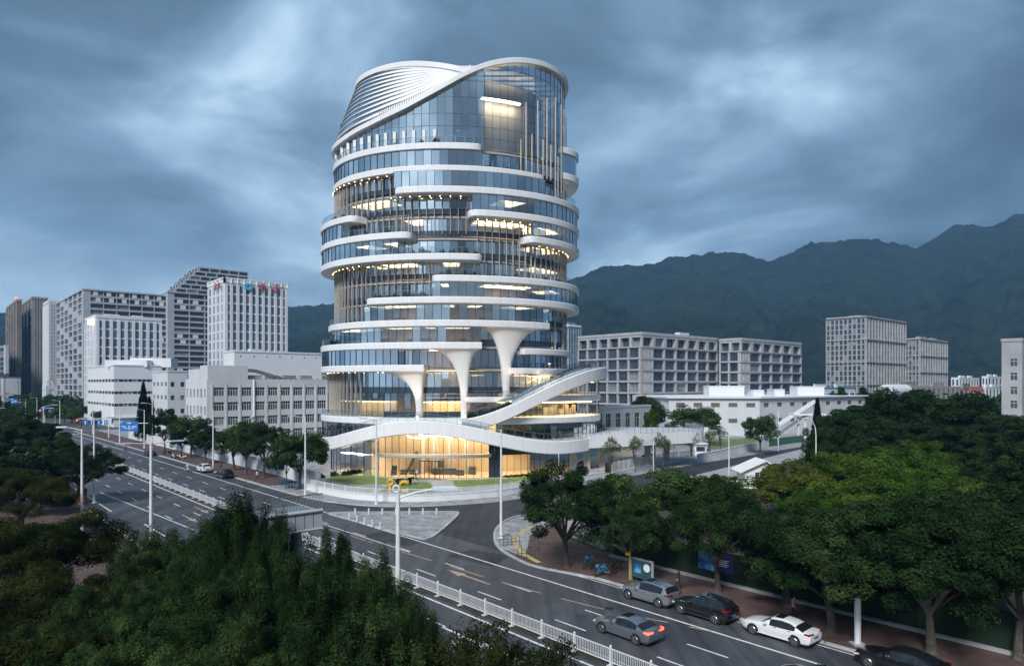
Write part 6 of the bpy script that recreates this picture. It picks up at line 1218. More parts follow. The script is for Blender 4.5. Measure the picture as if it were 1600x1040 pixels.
for px, y, lab in ((477, 773, 'white lamp at the street corner beside the lone leafy tree'), (588, 787, 'white lamp before the curved fence, nearest the yellow letters'), (783, 840, 'tall white lamp rising from the bike rack corner'), (333, 734, 'white lamp beside the parked white car'), (238, 703, 'white lamp beyond the dark fir on the factory side')): lamp('straight', G(px, y, .13), lab, av + math.pi)
for px, d, sz, lab in ((1139, 118, 1.22, 'curved white lamp at the gatehouse roundabout'), (1275, 92, 1.52, 'curved white lamp beside the ivy-clad trees'), (1021, 131, .88, 'curved white lamp before the slatted forecourt wall'), (873, 117, .85, 'curved white lamp in front of the lobby glass')): lamp('swan', at_px(px, d), lab, 0 if px != 1275 else 0.2, sz)
T = thing('white_pillar', G(1340, 1006, .13), 'thick short white pillar on the pavement behind the white saloon', 'post'); m_ = MB(); m_.tube([(0, 0, 0), (0, 0, 3.1)], .2, 12); ob('shaft', m_, 'white_metal', T, local=True); m_ = MB(); m_.box(-.4, .4, -.4, .4, 0, .08); ob('base', m_, 'concrete', T, local=True)
for i in range(9): lamp('straight', UV(200 + i * 34, 17.0 if i % 2 else 46.5, .13), 'distant white lamp along the far avenue', av + (0 if i % 2 else math.pi), .85, 'far avenue lamps')
for px, y0, d in ((1216, 642, 172), (1257, 655, 150)):
    T = thing('white_post', at_px(px, d), 'plain white utility post by the side road end', 'post', 'utility posts by the side road'); m_ = MB(); h = H - (y0 - HY) / F * d; m_.tube([(0, 0, 0), (0, 0, h)], [.16, .12], 8); ob('shaft', m_, 'white_metal', T, local=True); m_ = MB(); m_.box(-.35, .35, -.25, .25, h * .35, h * .35 + .9); ob('box', m_, 'white_metal', T, local=True)
# overhead signs
def gantry(name, label, px, d, h, boards, arm_to, base_y=None):
    q = at_px(px, d); T = thing(name, q, label, 'sign'); m = MB(); m.tube([(0, 0, 0), (0, 0, h)], [.18, .13], 9); ob('post', m, 'white_metal', T, local=True)
    X = lambda p: (p - px) / F * d; Z = lambda y: H - (y - HY) / F * d
    m = MB(); m.tube([(0, .1, Z(arm_to[1])), (X(arm_to[0]), .1, Z(arm_to[1]))], .09, 7); ob('arm', m, 'white_metal', T, local=True)
    for x0, x1, y0, y1, kind in boards:
        m = MB(); m.box(X(x0), X(x1), -.14, -.02, Z(y1), Z(y0)); o = ob('sign_board', m, 'sign_blue', T, local=True); w, hh = X(x1) - X(x0), Z(y0) - Z(y1); cx, cz = (X(x0) + X(x1)) / 2, (Z(y0) + Z(y1)) / 2; m = MB(); bx = lambda a, b, c, e: m.box(cx + a * w, cx + b * w, -.17, -.145, cz + c * hh, cz + e * hh)
        if kind == 'map':
            bx(-.02, .02, -.36, .02); m.add([(cx - .05 * w, -.16, cz), (cx + .05 * w, -.16, cz), (cx, -.16, cz + .12 * hh)], [(0, 1, 2)]); bx(-.30, -.06, -.22, -.17); bx(.06, .30, -.22, -.17)
            for a, b_, c in ((-.42, -.2, -.02), (.16, .44, -.02), (-.12, .12, .34)):
                for k in range(4): s = a + (b_ - a) * k / 4; bx(s, s + (b_ - a) * .19, c - .05, c + .07)
            bx(-.47, -.40, .36, .46)
        else:
            bx(-.06, .06, -.35, .15); m.add([(cx - .2 * w, -.16, cz + .12 * hh), (cx + .2 * w, -.16, cz + .12 * hh), (cx, -.16, cz + .4 * hh)], [(0, 1, 2)])
            if kind == 'turn': bx(-.3, -.05, -.05, .05)
        ob('sign_marks', m, 'sign_white', o, local=True)
    return T
gantry('direction_sign', 'big blue direction sign with white road map over the factory-side kerb', 187, 195, 9.6, [(188.5, 216, 659, 674, 'map')], (232, 661.5))
gantry('lane_signs', 'row of four small blue lane signs on one white arm at the crossing', 170, 215, 7.0, [(131, 137, 656.5, 664.5, 'turn'), (141, 146, 656.5, 664.5, 'up'), (152, 158, 656.5, 664.5, 'up'), (163, 168.5, 656.5, 664.5, 'turn')], (122, 654.5))
gantry('far_direction_sign', 'distant blue direction sign on a white frame at the far left of the crossing', 40, 360, 9, [(10, 28, 622.5, 630.5, 'map')], (8, 628)); gantry('far_street_sign', 'small blue street name sign on a post at the crossing', 70, 250, 5.6, [(64, 72, 636, 640, 'up')], (84, 638)); gantry('far_low_sign', 'low blue panel sign by the bus shelter beyond the crossing', 86, 300, 4.0, [(76, 86, 640, 645, 'map')], (90, 642))
def traffic_light(px, y, d, label, lit):
    q = at_px(px, d); z = H - (y - HY) / F * d; T = thing('traffic_light', q, label, 'traffic light', 'red traffic lights at the crossing'); m = MB(); m.tube([(1.2, .2, 0), (1.2, .2, z + .6)], .1, 8); m.tube([(1.2, .2, z + .4), (-.6, .2, z + .4)], .06, 6); ob('post', m, 'dark_steel', T, local=True); m = MB(); m.box(-.35, .35, -.15, .15, z - .75, z + .75); ob('housing', m, 'dark_steel', T, local=True)
    for k, mt in enumerate(('lamp_red' if lit else 'dark_steel', 'dark_steel', 'dark_steel')): m = MB(); m.lathe([(.24, -.22), (.24, -.15)], (0, 0, z + .48 - k * .46), 12, axis='y'); ob('lens', m, mt, T, local=True)
traffic_light(121, 659, 222, 'red traffic light left of the four lane signs', True); traffic_light(63, 643.5, 240, 'red traffic light beside the blue street name sign', True)
T = thing('bus_shelter', at_px(86, 285), 'dark flat-roofed bus shelter beyond the crossing', 'bus shelter'); m_ = MB(); m_.box(-4, 4, -1, 1, 2.5, 2.7); ob('roof', m_, 'dark_steel', T, local=True)
for x in (-3.5, 0, 3.5): m_ = MB(); m_.box(x - .08, x + .08, .6, .76, 0, 2.5); ob('post', m_, 'dark_steel', T, local=True)
m_ = MB(); m_.box(-3.4, -.2, .55, .6, .5, 2.1); ob('back_panel', m_, 'glass_rail', T, local=True)
# bollards
bm_ = MB(); bm_.lathe([(.12, 0), (.11, .62), (.13, .66), (.12, .74), (.04, .8)], (0, 0, 0), 10); bo_me = bm_.mesh('bollard', 'fence_white')
for px, y in [(555 + i * 21.2, 803) for i in range(7)] + [(546 + i * 12, 811 + i * 3.7) for i in range(5)]:
    o = ob('bollard', bo_me, None, None, 'short white bollard on the edge of the triangular traffic island', 'bollard', 'bollards on the traffic island'); o.location = G(px, y, .12)
# bike racks and bicycles
def hoop_rack(px, y, rz, label):
    T = thing('bike_rack', G(px, y, .14), label, 'bike rack', rz=rz)
    for k in range(3): m = MB(); m.tube([(k * .9, -.6, 0), (k * .9, -.6, .8), (k * .9, -.5, .92), (k * .9, .5, .92), (k * .9, .6, .8), (k * .9, .6, 0)], .03, 6); ob('hoop', m, 'dark_steel', T, local=True)
    m = MB(); m.bar((0, -.6, .45), (1.8, -.6, .45), .04, .04); m.bar((0, .6, .45), (1.8, .6, .45), .04, .04); ob('rail', m, 'dark_steel', T, local=True)
hoop_rack(784, 851, R(20), 'dark metal bike rack at the foot of the corner lamp'); hoop_rack(812, 868, R(-20), 'dark metal bike rack between kerb and yellow strip')
def bicycle(loc, rz, label, mat, group=None):
    T = thing('bicycle', loc, label, 'bicycle', group, rz)
    for x in (-.52, .52):
        m = MB(); m.tube([(x + .33 * math.cos(a), 0, .34 + .33 * math.sin(a)) for a in [2 * math.pi * i / 18 for i in range(19)]], .022, 6, cap=False)
        for k in range(5): a = math.pi * k / 5; m.bar((x + .32 * math.cos(a), 0, .34 + .32 * math.sin(a)), (x - .32 * math.cos(a), 0, .34 - .32 * math.sin(a)), .008, .008)
        ob('wheel', m, 'rubber', T, local=True)
    m = MB()
    for a, b in (((-.52, 0, .34), (-.08, 0, .32)), ((-.08, 0, .32), (.38, 0, .82)), ((-.08, 0, .32), (-.2, 0, .85)), ((-.2, 0, .75), (.38, 0, .78)), ((-.52, 0, .34), (-.18, 0, .72)), ((.38, 0, .82), (.52, 0, .34)), ((.38, 0, .82), (.34, 0, 1.0))): m.tube([a, b], .025, 6)
    ob('frame', m, mat, T, local=True); m = MB(); m.tube([(.3, -.28, 1.02), (.36, 0, 1.02), (.3, .28, 1.02)], .018, 6); ob('handlebar', m, 'dark_steel', T, local=True); m = MB(); m.lathe([(.03, .86), (.11, .89), (.1, .93), (.03, .95)], (-.22, 0, 0), 8); ob('saddle', m, 'rubber', T, local=True); m = MB(); m.box(.42, .72, -.15, .15, .72, .95); ob('basket', m, mat, T, local=True)
for px, v, rz in ((915, 46.6, 1.2), (924, 47.0, 1.4), (938, 45.6, .8), (944, 45.9, 2.9)): q = uv_px(px, v); bicycle((q[0], q[1], .13), rz, 'blue shared bicycle parked on the corner pavement under the trees', 'bike_blue', 'blue shared bicycles on the corner')
for px, v, rz in ((958, 47.6, 1.1), (966, 47.8, 1.0)): q = uv_px(px, v); bicycle((q[0], q[1], .13), rz, 'dark bicycle parked behind the blue shared ones', 'dark_steel', 'dark bicycles on the corner')
for i in range(8): q = uv_px(436 + i * 4, 46.2 + (i % 3) * .4); bicycle((q[0], q[1], .13), 1.0 + i * .2, 'blue shared bicycle parked under the avenue trees near the corner', 'bike_blue', 'blue shared bicycles on the avenue')
# lawn sculpture
def letter(px, y, kind, mat, label):
    q = G(px, y, .14); T = thing('sculpture_letter', (q[0], q[1], .13), label, 'sculpture'); 
    ring = lambda r, x0, z0, a0, a1, w: [(x0 + r * math.cos(a), 0, z0 + r * math.sin(a)) for a in [a0 + (a1 - a0) * i / 18 for i in range(19)]]
    m = MB()
    if kind == 'p': m.tube(ring(.42, 0, 1.6, 0, 6.28, 0), .22, 8); m.tube([(-.1, 0, 0), (-.1, 0, 1.3)], .2, 8)
    elif kind == 'o': m.tube(ring(.5, 0, .65, 0, 6.28, 0), .17, 8)
    else: m.tube(ring(.75, 0, .95, .6, 5.7, 0), .24, 8)
    ob('letter_body', m, mat, T, local=True, smooth=True); m = MB(); m.box(-.9, .9, -.35, .35, -.01, .08); ob('plinth', m, 'concrete', T, local=True)
letter(610, 769, 'p', 'yellow_paint', 'tall yellow sculpture letter on the tower lawn'); letter(619, 769.5, 'o', 'white_metal', 'white ring-shaped sculpture letter on the tower lawn'); letter(632, 769, 'c', 'yellow_paint', 'round open yellow sculpture letter on the tower lawn')
T = thing('steel_gate', G(1062, 722, .13), 'grey steel gate closing the drop-off drive', 'gate'); a, c = G(1062, 722, .13), G(1085, 718, .13)
m_ = MB()
for k in range(20): f_ = k / 19; p = (a[0] + (c[0] - a[0]) * f_, a[1] + (c[1] - a[1]) * f_); m_.bar((*p, .2), (*p, 2.3), .05, .05)
ob('bars', m_, 'steel', T)
for z in (.25, 1.2, 2.25): m_ = MB(); m_.bar((a[0], a[1], z), (c[0], c[1], z), .08, .08); ob('rail', m_, 'steel', T)
T = thing('guard_kiosk', G(1094, 711, .13), 'small white guard kiosk behind the steel gate', 'kiosk'); q = G(1094, 711, .13); m_ = MB(); m_.box(q[0] - 1.4, q[0] + 1.6, q[1], q[1] + 3, .1, 2.7); ob('wall', m_, 'wall_bright', T); m_ = MB(); m_.box(q[0] - 1.8, q[0] + 2.0, q[1] - .4, q[1] + 3.4, 2.7, 2.95); ob('roof', m_, 'wall_bright', T); m_ = MB(); m_.box(q[0] - .9, q[0] + 1.1, q[1] - .05, q[1] - .02, 1.1, 2.2); ob('window', m_, 'win', T)
# gatehouse roundabout kerb
q = G(1160, 758); m_ = MB(); m_.tube([(q[0] + 6.5 * math.cos(a), q[1] + 4 * math.sin(a), .12) for a in [2 * math.pi * i / 28 for i in range(29)]], .22, 6, cap=False); struct('planter_kerb', m_, 'wall_bright')
wall_fence('gatehouse_fence', 'short dark green fence beside the gatehouse', [G(1152, 745), G(1185, 741)], 0, 1.8, mat='green_fence', pick=.08)
# footbridge stub over the left pavement
T = thing('footbridge_stub', UV(40, 9), 'grey steel elevated walkway end with railing among the evergreens', 'footbridge'); za, zb_ = 8.15, 9.35; uf = 0
o0 = Vector(P(503, 800, 41.6)); dv = Vector((VX, VY, 0)); du = Vector((-UX, -UY, 0)) * -1
L_ = 3.4; base = Vector((o0.x, o0.y, 0)) - dv * L_
m_ = MB(); c0 = base; c1 = base + dv * L_
m_.prism([tuple(c0)[:2], tuple(c1)[:2], tuple(c1 + du * 3)[:2], tuple(c0 + du * 3)[:2]], za + .1, zb_ - .1); ob('deck', m_, 'steel', T)
for k in range(6): m_ = MB(); s0 = c0 + dv * (L_ * k / 6 + .03); s1 = c0 + dv * (L_ * (k + 1) / 6 - .03); n_ = du * -.05; m_.bar(tuple(s0 + n_ + Vector((0, 0, (za + zb_) / 2))), tuple(s1 + n_ + Vector((0, 0, (za + zb_) / 2))), .06, zb_ - za - .3); ob('side_panel', m_, 'wall_panel', T)
m_ = MB(); m_.tube([tuple(c0 - du * .06 + Vector((0, 0, zb_))), tuple(c1 - du * .06 + Vector((0, 0, zb_)))], .12, 8); m_.tube([tuple(c0 - du * .06 + Vector((0, 0, za + .1))), tuple(c1 - du * .06 + Vector((0, 0, za + .1)))], .09, 8); ob('edge_beam', m_, 'wall_panel', T)
m_ = MB()
for k in range(18): s0 = c0 + dv * (L_ * k / 17); m_.bar(tuple(s0 + Vector((0, 0, zb_))), tuple(s0 + Vector((0, 0, zb_ + 1.0))), .03, .03)
m_.bar(tuple(c0 + Vector((0, 0, zb_ + 1))), tuple(c1 + Vector((0, 0, zb_ + 1))), .06, .06); ob('railing', m_, 'steel', T)
for s_ in (0.8, 2.4): p = c0 + dv * s_ + du * 1.5; m_ = MB(); m_.tube([(p.x, p.y, 0), (p.x, p.y, za + .2)], .35, 12); ob('pier', m_, 'concrete', T)
# ------------------------------------------------------------------ vehicles and people
def car_paint(name, c, metal=0.3): material(name, c, rough=0.28, metal=metal, coat=0.8)
car_paint('paint_silver', (0.42, 0.44, 0.47), .7); car_paint('paint_black', (0.012, 0.013, 0.015), .1); car_paint('paint_white', (0.78, 0.79, 0.80), 0); car_paint('paint_grey', (0.22, 0.25, 0.29), .6); car_paint('paint_red', (0.35, 0.03, 0.03), .2); car_paint('paint_blue', (0.04, 0.10, 0.28), .3)
material('car_glass', (0.012, 0.016, 0.02), rough=0.04, spec=0.9); material('chrome', (0.75, 0.76, 0.78), rough=0.15, metal=1.0); material('alloy', (0.50, 0.51, 0.53), rough=0.3, metal=0.9); material('tail_off', (0.22, 0.012, 0.012), rough=0.15, coat=.6); material('headlamp', (0.6, 0.63, 0.66), rough=0.1); material('plate', (0.05, 0.12, 0.4), rough=.5)
SUV = dict(L=4.7, W=.94, st=[(0, .52, .70, .72, .70), (.015, .34, .78, .84, .80), (.05, .25, .86, .92, .88), (.13, .22, .94, 1.0, .95), (.25, .22, 1.0, 1.06, .98), (.29, .22, 1.02, 1.10, .98), (.41, .22, 1.05, 1.55, 1.0), (.44, .22, 1.05, 1.60, 1.0), (.56, .22, 1.06, 1.67, 1.0), (.585, .22, 1.06, 1.67, 1.0), (.72, .22, 1.07, 1.65, 1.0), (.75, .22, 1.08, 1.64, 1.0), (.86, .23, 1.12, 1.57, .99), (.90, .25, 1.13, 1.53, .98), (.965, .30, 1.10, 1.18, .96), (.99, .36, .98, 1.02, .93), (1.0, .45, .80, .84, .88)], ws=(5, 6), rw=(13, 14), side=[(6, 8), (9, 10), (11, 12)], sidefull=(6, 12), wr=.70, wheels=(.185, .80), r=.36)
SED = dict(L=4.85, W=.92, st=[(0, .45, .60, .62, .72), (.015, .30, .68, .74, .82), (.05, .22, .76, .82, .88), (.13, .19, .84, .90, .95), (.26, .19, .90, .97, .98), (.30, .19, .92, 1.0, .98), (.43, .19, .94, 1.36, 1.0), (.46, .19, .94, 1.40, 1.0), (.57, .19, .95, 1.45, 1.0), (.595, .19, .95, 1.45, 1.0), (.70, .19, .96, 1.41, 1.0), (.73, .19, .97, 1.38, 1.0), (.79, .2, .99, 1.28, .99), (.90, .22, 1.0, 1.06, .97), (.975, .26, .98, 1.02, .94), (1.0, .42, .80, .84, .88)], ws=(5, 6), rw=(12, 13), side=[(6, 8), (9, 10), (11, 12)], sidefull=(6, 12), wr=.66, wheels=(.19, .79), r=.34)
CARS = {}
def car_parts(spec, paint, lit):
    L, W, st, r = spec['L'], spec['W'], spec['st'], spec['r']; rows = []
    for f, zb, zbelt, zt, wf in st:
        x = L / 2 - f * L; w = W * wf; cab = zt - zbelt > .2; wr = W * spec['wr'] if cab else w * (.93 - .12 * 0); k = min(1, (zt - zbelt) / .45); wr = w * (.95 - .25 * k); zs = zt - .07 * (1 if cab else .5)
        half = [(0, zb), (w * .86, zb), (w * .97, zb + .10), (w, (zb + zbelt) * .5), (w * .99, zbelt - .10), (w * .96, zbelt), (wr, zs), (wr * .82, zt), (wr * .4, zt + .02), (0, zt + .025)]
        rows.append([(x, y, z) for y, z in half] + [(x, -y, z) for y, z in half[-2:0:-1]])
    n = len(rows[0]); body = MB(); glass = {'windshield': MB(), 'rear_window': MB()}; vs = [p for rw in rows for p in rw]
    for i in range(len(rows) - 1):
        for k in range(n):
            k2 = (k + 1) % n; q = (i * n + k, (i + 1) * n + k, (i + 1) * n + k2, i * n + k2); kk = k if k < 9 else n - 1 - k; tgt = 'body'
            if kk >= 6 and i == spec['ws'][0]: tgt = 'windshield'
            elif kk >= 6 and i == spec['rw'][0]: tgt = 'rear_window'
            elif kk == 5 and any(a <= i < b for a, b in spec['side']): tgt = 'side_window'
            elif kk == 5 and spec['sidefull'][0] <= i < spec['sidefull'][1]: tgt = ('pillar_trim', k < 9, i); glass.setdefault(tgt, MB())
            pts = [vs[j] for j in q]
            if tgt == 'side_window': tgt = ('side_window', k < 9, next(j for j, (a, b) in enumerate(spec['side']) if a <= i < b)); glass.setdefault(tgt, MB())
            (body if tgt == 'body' else glass[tgt]).add(pts, [(0, 1, 2, 3)])
    body.add(rows[0], [tuple(range(n))]); body.add(rows[-1], [tuple(range(n - 1, -1, -1))]); out = []
    me = body.mesh('body', paint); recalc(me); smooth_angle(me, 32); out.append(('body', me))
    for k, m in glass.items():
        k = k if isinstance(k, str) else k[0]; me = m.mesh(k, 'rubber' if k == 'pillar_trim' else 'car_glass'); recalc(me); out.append((k, me))
    for s in (1, -1):
        for f in spec['wheels']:
            x = L / 2 - f * L; y = W * .985; m = MB(); m.lathe([(r + .075, -.05), (r + .075, .012)], (x, y * s, r + .02), 20, axis='y'); out.append(('wheel_arch', m.mesh('wheel_arch', 'rubber')))
            m = MB(); w_ = .02 * s; m.lathe([(r * .62, .03 * s), (r * .97, .028 * s), (r, 0), (r, -.2 * s)], (x, (y) * s, r), 22, axis='y'); out.append(('wheel', m.mesh('wheel', 'rubber')))
            m = MB()
            for k in range(5): a = 2 * math.pi * k / 5 + .3; m.bar((x, y * s + .035 * s, r), (x + r * .64 * math.cos(a), y * s + .035 * s, r + r * .64 * math.sin(a)), .03, .085)
            m.tube([(x + r * .64 * math.cos(a), y * s + .03 * s, r + r * .64 * math.sin(a)) for a in [2 * math.pi * i / 20 for i in range(21)]], .025, 5, cap=False); out.append(('rim', m.mesh('rim', 'alloy')))
        zl = st[-3][2]; xr = -L / 2; m = MB(); m.add([(xr + .02, s * W * .40, zl - .10), (xr + .10, s * W * .92, zl - .12), (xr + .42, s * W * .975, zl - .06), (xr + .42, s * W * .97, zl + .02), (xr + .09, s * W * .90, zl + .04), (xr + .005, s * W * .40, zl + .03)], [(0, 1, 4, 5), (1, 2, 3, 4)]); m.v = [(x - .045, y + s * .012, z) for x, y, z in m.v]; out.append(('tail_light', m.mesh('tail_light', 'lamp_red' if lit else 'tail_off')))
        zf = st[2][2]; xf = L / 2; m = MB(); m.add([(xf + .01, s * W * .5, zf - .22), (xf - .08, s * W * .86, zf - .2), (xf - .42, s * W * .965, zf - .08), (xf - .40, s * W * .95, zf + .0), (xf - .06, s * W * .80, zf - .06), (xf + .0, s * W * .5, zf - .10)], [(0, 1, 4, 5), (1, 2, 3, 4)]); m.v = [(x + .02, y + s * .015, z) for x, y, z in m.v]; out.append(('headlight', m.mesh('headlight', 'headlamp')))
        m = MB(); x = L / 2 - spec['st'][6][0] * L + .22; m.box(x - .1, x + .1, min(s * W * .97, s * (W + .17)), max(s * W * .97, s * (W + .17)), 1.0, 1.16); out.append(('mirror', m.mesh('mirror', paint)))
        m = MB(); m.bar((L * .30, s * (W * .985), .30), (-L * .28, s * (W * .985), .30), .03, .05); out.append(('sill_trim', m.mesh('sill_trim', 'chrome' if spec is SUV else paint)))
        for fx in (.52, .72): m = MB(); x = L / 2 - fx * L; m.box(x - .09, x + .09, s * W * 1.0 - .012, s * W * 1.0 + .012, .90, .93); out.append(('door_handle', m.mesh('door_handle', 'chrome')))
        if spec is SUV: m = MB(); m.tube([(L * .06, s * .56, 1.66), (-L * .06, s * .58, 1.72), (-L * .3, s * .57, 1.66)], .025, 6); out.append(('roof_rail', m.mesh('roof_rail', 'chrome')))
    m = MB(); m.box(-L / 2 - .03, -L / 2 + .01, -.24, .24, .62, .74); out.append(('number_plate', m.mesh('number_plate', 'plate')))
    z = st[8][3] + .03; m = MB(); m.box(-L * .09, L * .03, -.42, .42, z - .01, z + .004); out.append(('sunroof', m.mesh('sunroof', 'car_glass')))
    m = MB(); m.box(-L / 2 + .25, L / 2 - .25, -W * .8, W * .8, .16, .4); out.append(('underbody', m.mesh('underbody', 'rubber'))); return out
def car(kind, paint, loc, rz, label, group=None, lit=False, name='parked_car'):
    key = (kind, paint, lit)
    if key not in CARS: CARS[key] = car_parts(SUV if kind == 'suv' else SED, paint, lit)
    T = thing(name, loc, label, 'car', group, rz)
    wh = None
    for n, me in CARS[key]:
        o = ob(n, me, None, wh if n == 'rim' else T)
        if n == 'wheel': wh = o
    return T
hu = math.atan2(UY, UX); hd_ = hu + math.pi
def kerb_car(px, v, *a, **k): q = uv_px(px, v); return car(*a[:2], (q[0], q[1], 0), hu + k.pop('dr', 0), a[2], **k)
kerb_car(1016, 43.6, 'suv', 'paint_silver', 'silver parked car with panoramic roof beside the small billboard'); kerb_car(1101, 43.7, 'suv', 'paint_black', 'black parked car with chrome roof rails between the silver and white cars'); kerb_car(1219, 43.9, 'sed', 'paint_white', 'white parked saloon with dark sunroof beside the walking person')
kerb_car(1408, 44.0, 'sed', 'paint_black', 'black parked saloon beyond the white post'); kerb_car(980, 36.4, 'sed', 'paint_grey', 'grey saloon driving along the middle lane with red tail lights on', lit=True, name='moving_car'); kerb_car(1282, 37.6, 'sed', 'paint_black', 'black saloon driving in the lane beside the parked black saloon', name='moving_car')
kerb_car(318, 42.9, 'suv', 'paint_white', 'white car parked under the avenue trees'); kerb_car(351, 43.0, 'suv', 'paint_black', 'dark car parked behind the white one under the avenue trees'); kerb_car(234, 43.0, 'sed', 'paint_black', 'dark car parked at the kerb near the tall fir')
for i, (px, v, kd, pt) in enumerate(((20, 36, 'suv', 'paint_red'), (14, 40, 'sed', 'paint_white'), (36, 38, 'sed', 'paint_grey'), (6, 34, 'suv', 'paint_white'), (28, 34, 'sed', 'paint_black'), (46, 36, 'suv', 'paint_silver'), (45, 22, 'sed', 'paint_white'), (56, 25, 'suv', 'paint_red'))):
    q = uv_px(px, v); q = (q[0], q[1]) if 200 < q[1] < 700 else UV(330 + i * 12, v)[:2]; car(kd, pt, (*q, 0), hu, 'distant car queueing beyond the crossing with red lights', 'traffic beyond the crossing', True, 'distant_car')
q = G(1000 - 88, 730, .14); car('sed', 'paint_black', (q[0], q[1], .14), 1.2, 'dark car waiting under the podium wing at the drop-off')
# people
material('skin', (0.45, 0.28, 0.20), rough=0.6); material('hair', (0.012, 0.010, 0.010), rough=0.6)
for nm, c in (('cloth_white', (0.66, 0.64, 0.65)), ('cloth_pink', (0.60, 0.38, 0.42)), ('cloth_navy', (0.03, 0.04, 0.08)), ('cloth_dark', (0.02, 0.02, 0.022)), ('cloth_red', (0.35, 0.05, 0.06)), ('cloth_grey', (0.2, 0.21, 0.22))): material(nm, c, rough=0.9)
def person_mesh(J, top, legs, h=1.7):
    # J: joint positions (x forward, y left, z up); one continuous skinned surface
    bones = [('pelvis', 'waist'), ('waist', 'chest'), ('chest', 'neck'), ('neck', 'head'), ('head', 'crown')]
    for s in 'LR': bones += [('pelvis', 'hip' + s), ('hip' + s, 'knee' + s), ('knee' + s, 'ankle' + s), ('ankle' + s, 'toe' + s), ('chest', 'shoulder' + s), ('shoulder' + s, 'elbow' + s), ('elbow' + s, 'wrist' + s), ('wrist' + s, 'palm' + s)] + [('palm' + s, 'f%d%s' % (k, s)) for k in range(4)] + [('wrist' + s, 'thumb' + s)]
    rad = dict(pelvis=.135, waist=.12, chest=.145, neck=.06, head=.095, crown=.085)
    for s in 'LR':
        rad.update({'hip' + s: .095, 'knee' + s: .062, 'ankle' + s: .042, 'toe' + s: .036, 'shoulder' + s: .062, 'elbow' + s: .044, 'wrist' + s: .03, 'palm' + s: .032, 'thumb' + s: .012}); w = Vector(J['wrist' + s]); e = Vector(J['elbow' + s]); d = (w - e).normalized(); sd = d.cross(Vector((1, 0, 0)) if abs(d.x) < .8 else Vector((0, 1, 0))).normalized(); J['palm' + s] = tuple(w + d * .07)
        for k in range(4): J['f%d%s' % (k, s)] = tuple(w + d * (.145 + (.018, .03, .024, .0)[k]) + sd * (.027 - .018 * k)); rad['f%d%s' % (k, s)] = .0095
        J['thumb' + s] = tuple(w + d * .07 + sd * .06)
    names = list(J); me = bpy.data.meshes.new('person'); me.from_pydata([J[n] for n in names], [(names.index(a), names.index(b)) for a, b in bones], []); o = bpy.data.objects.new('person_tmp', me); COL.objects.link(o)
    sk = o.modifiers.new('s', 'SKIN'); o.modifiers.new('d', 'SUBSURF').levels = 1
    for i, n in enumerate(names): me.skin_vertices[0].data[i].radius = (rad[n], rad[n] * (.75 if n in ('chest', 'waist', 'pelvis') else 1)); me.skin_vertices[0].data[i].use_root = n == 'pelvis'
    dg = bpy.context.evaluated_depsgraph_get(); r = bpy.data.meshes.new_from_object(o.evaluated_get(dg)); bpy.data.objects.remove(o)
    for mt in ('skin', 'hair', top, legs, 'cloth_dark'): r.materials.append(MAT[mt])
    nk = Vector(J['neck']); hd2 = Vector(J['head']); pel = Vector(J['pelvis'])
    for p in r.polygons:
        c = p.center; ds = min((c - Vector(J['wrist' + s])).length for s in 'LR'); mi = 2
        if (c - hd2).length < .20 and c.z > nk.z + .01: mi = 1 if (c.z > hd2.z + .03 or c.x < hd2.x - .03) else 0
        elif c.z > nk.z - .02 and (c - nk).length < .09: mi = 0
        elif ds < .2 and min((c - Vector(J['palm' + s])).length for s in 'LR') < .15: mi = 0
        elif min((c - Vector(J['ankle' + s])).length for s in 'LR') < .10 or min((c - Vector(J['toe' + s])).length for s in 'LR') < .08: mi = 4
        else:
            dl = min(min((c - Vector(J['knee' + s])).length, (c - (Vector(J['knee' + s]) + Vector(J['ankle' + s])) / 2).length, (c - (Vector(J['knee' + s]) + Vector(J['hip' + s])) / 2).length) for s in 'LR'); dt = min((c - Vector(J['chest'])).length, (c - Vector(J['waist'])).length, *[(c - Vector(J['elbow' + s])).length for s in 'LR']); mi = 3 if dl < dt else 2
        p.material_index = mi; p.use_smooth = True
    return r
def stand(stride=.18, arm=.12):
    return dict(pelvis=(0, 0, .95), waist=(0, 0, 1.10), chest=(0, 0, 1.32), neck=(.01, 0, 1.47), head=(.03, 0, 1.58), crown=(.03, 0, 1.66), hipL=(0, .10, .88), hipR=(0, -.10, .88), kneeL=(stride * .7, .10, .49), kneeR=(-stride * .3, -.10, .49), ankleL=(stride, .10, .08), ankleR=(-stride, -.10, .09), toeL=(stride + .15, .11, .04), toeR=(-stride + .15, -.11, .04),
                shoulderL=(0, .19, 1.40), shoulderR=(0, -.19, 1.40), elbowL=(-arm * .6, .24, 1.13), elbowR=(arm * .6, -.24, 1.13), wristL=(-arm * .3 + .03, .24, .90), wristR=(arm + .1, -.22, .92))
def ride():
    return dict(pelvis=(-.15, 0, .86), waist=(-.13, 0, 1.0), chest=(-.06, 0, 1.2), neck=(0, 0, 1.36), head=(.03, 0, 1.47), crown=(.03, 0, 1.56), hipL=(-.12, .10, .82), hipR=(-.12, -.10, .82), kneeL=(.26, .14, .72), kneeR=(.26, -.14, .72), ankleL=(.24, .13, .34), ankleR=(.24, -.13, .34), toeL=(.38, .14, .30), toeR=(.38, -.14, .30), shoulderL=(-.03, .19, 1.28), shoulderR=(-.03, -.19, 1.28), elbowL=(.14, .26, 1.08), elbowR=(.14, -.26, 1.08), wristL=(.38, .26, 1.02), wristR=(.38, -.26, 1.02))
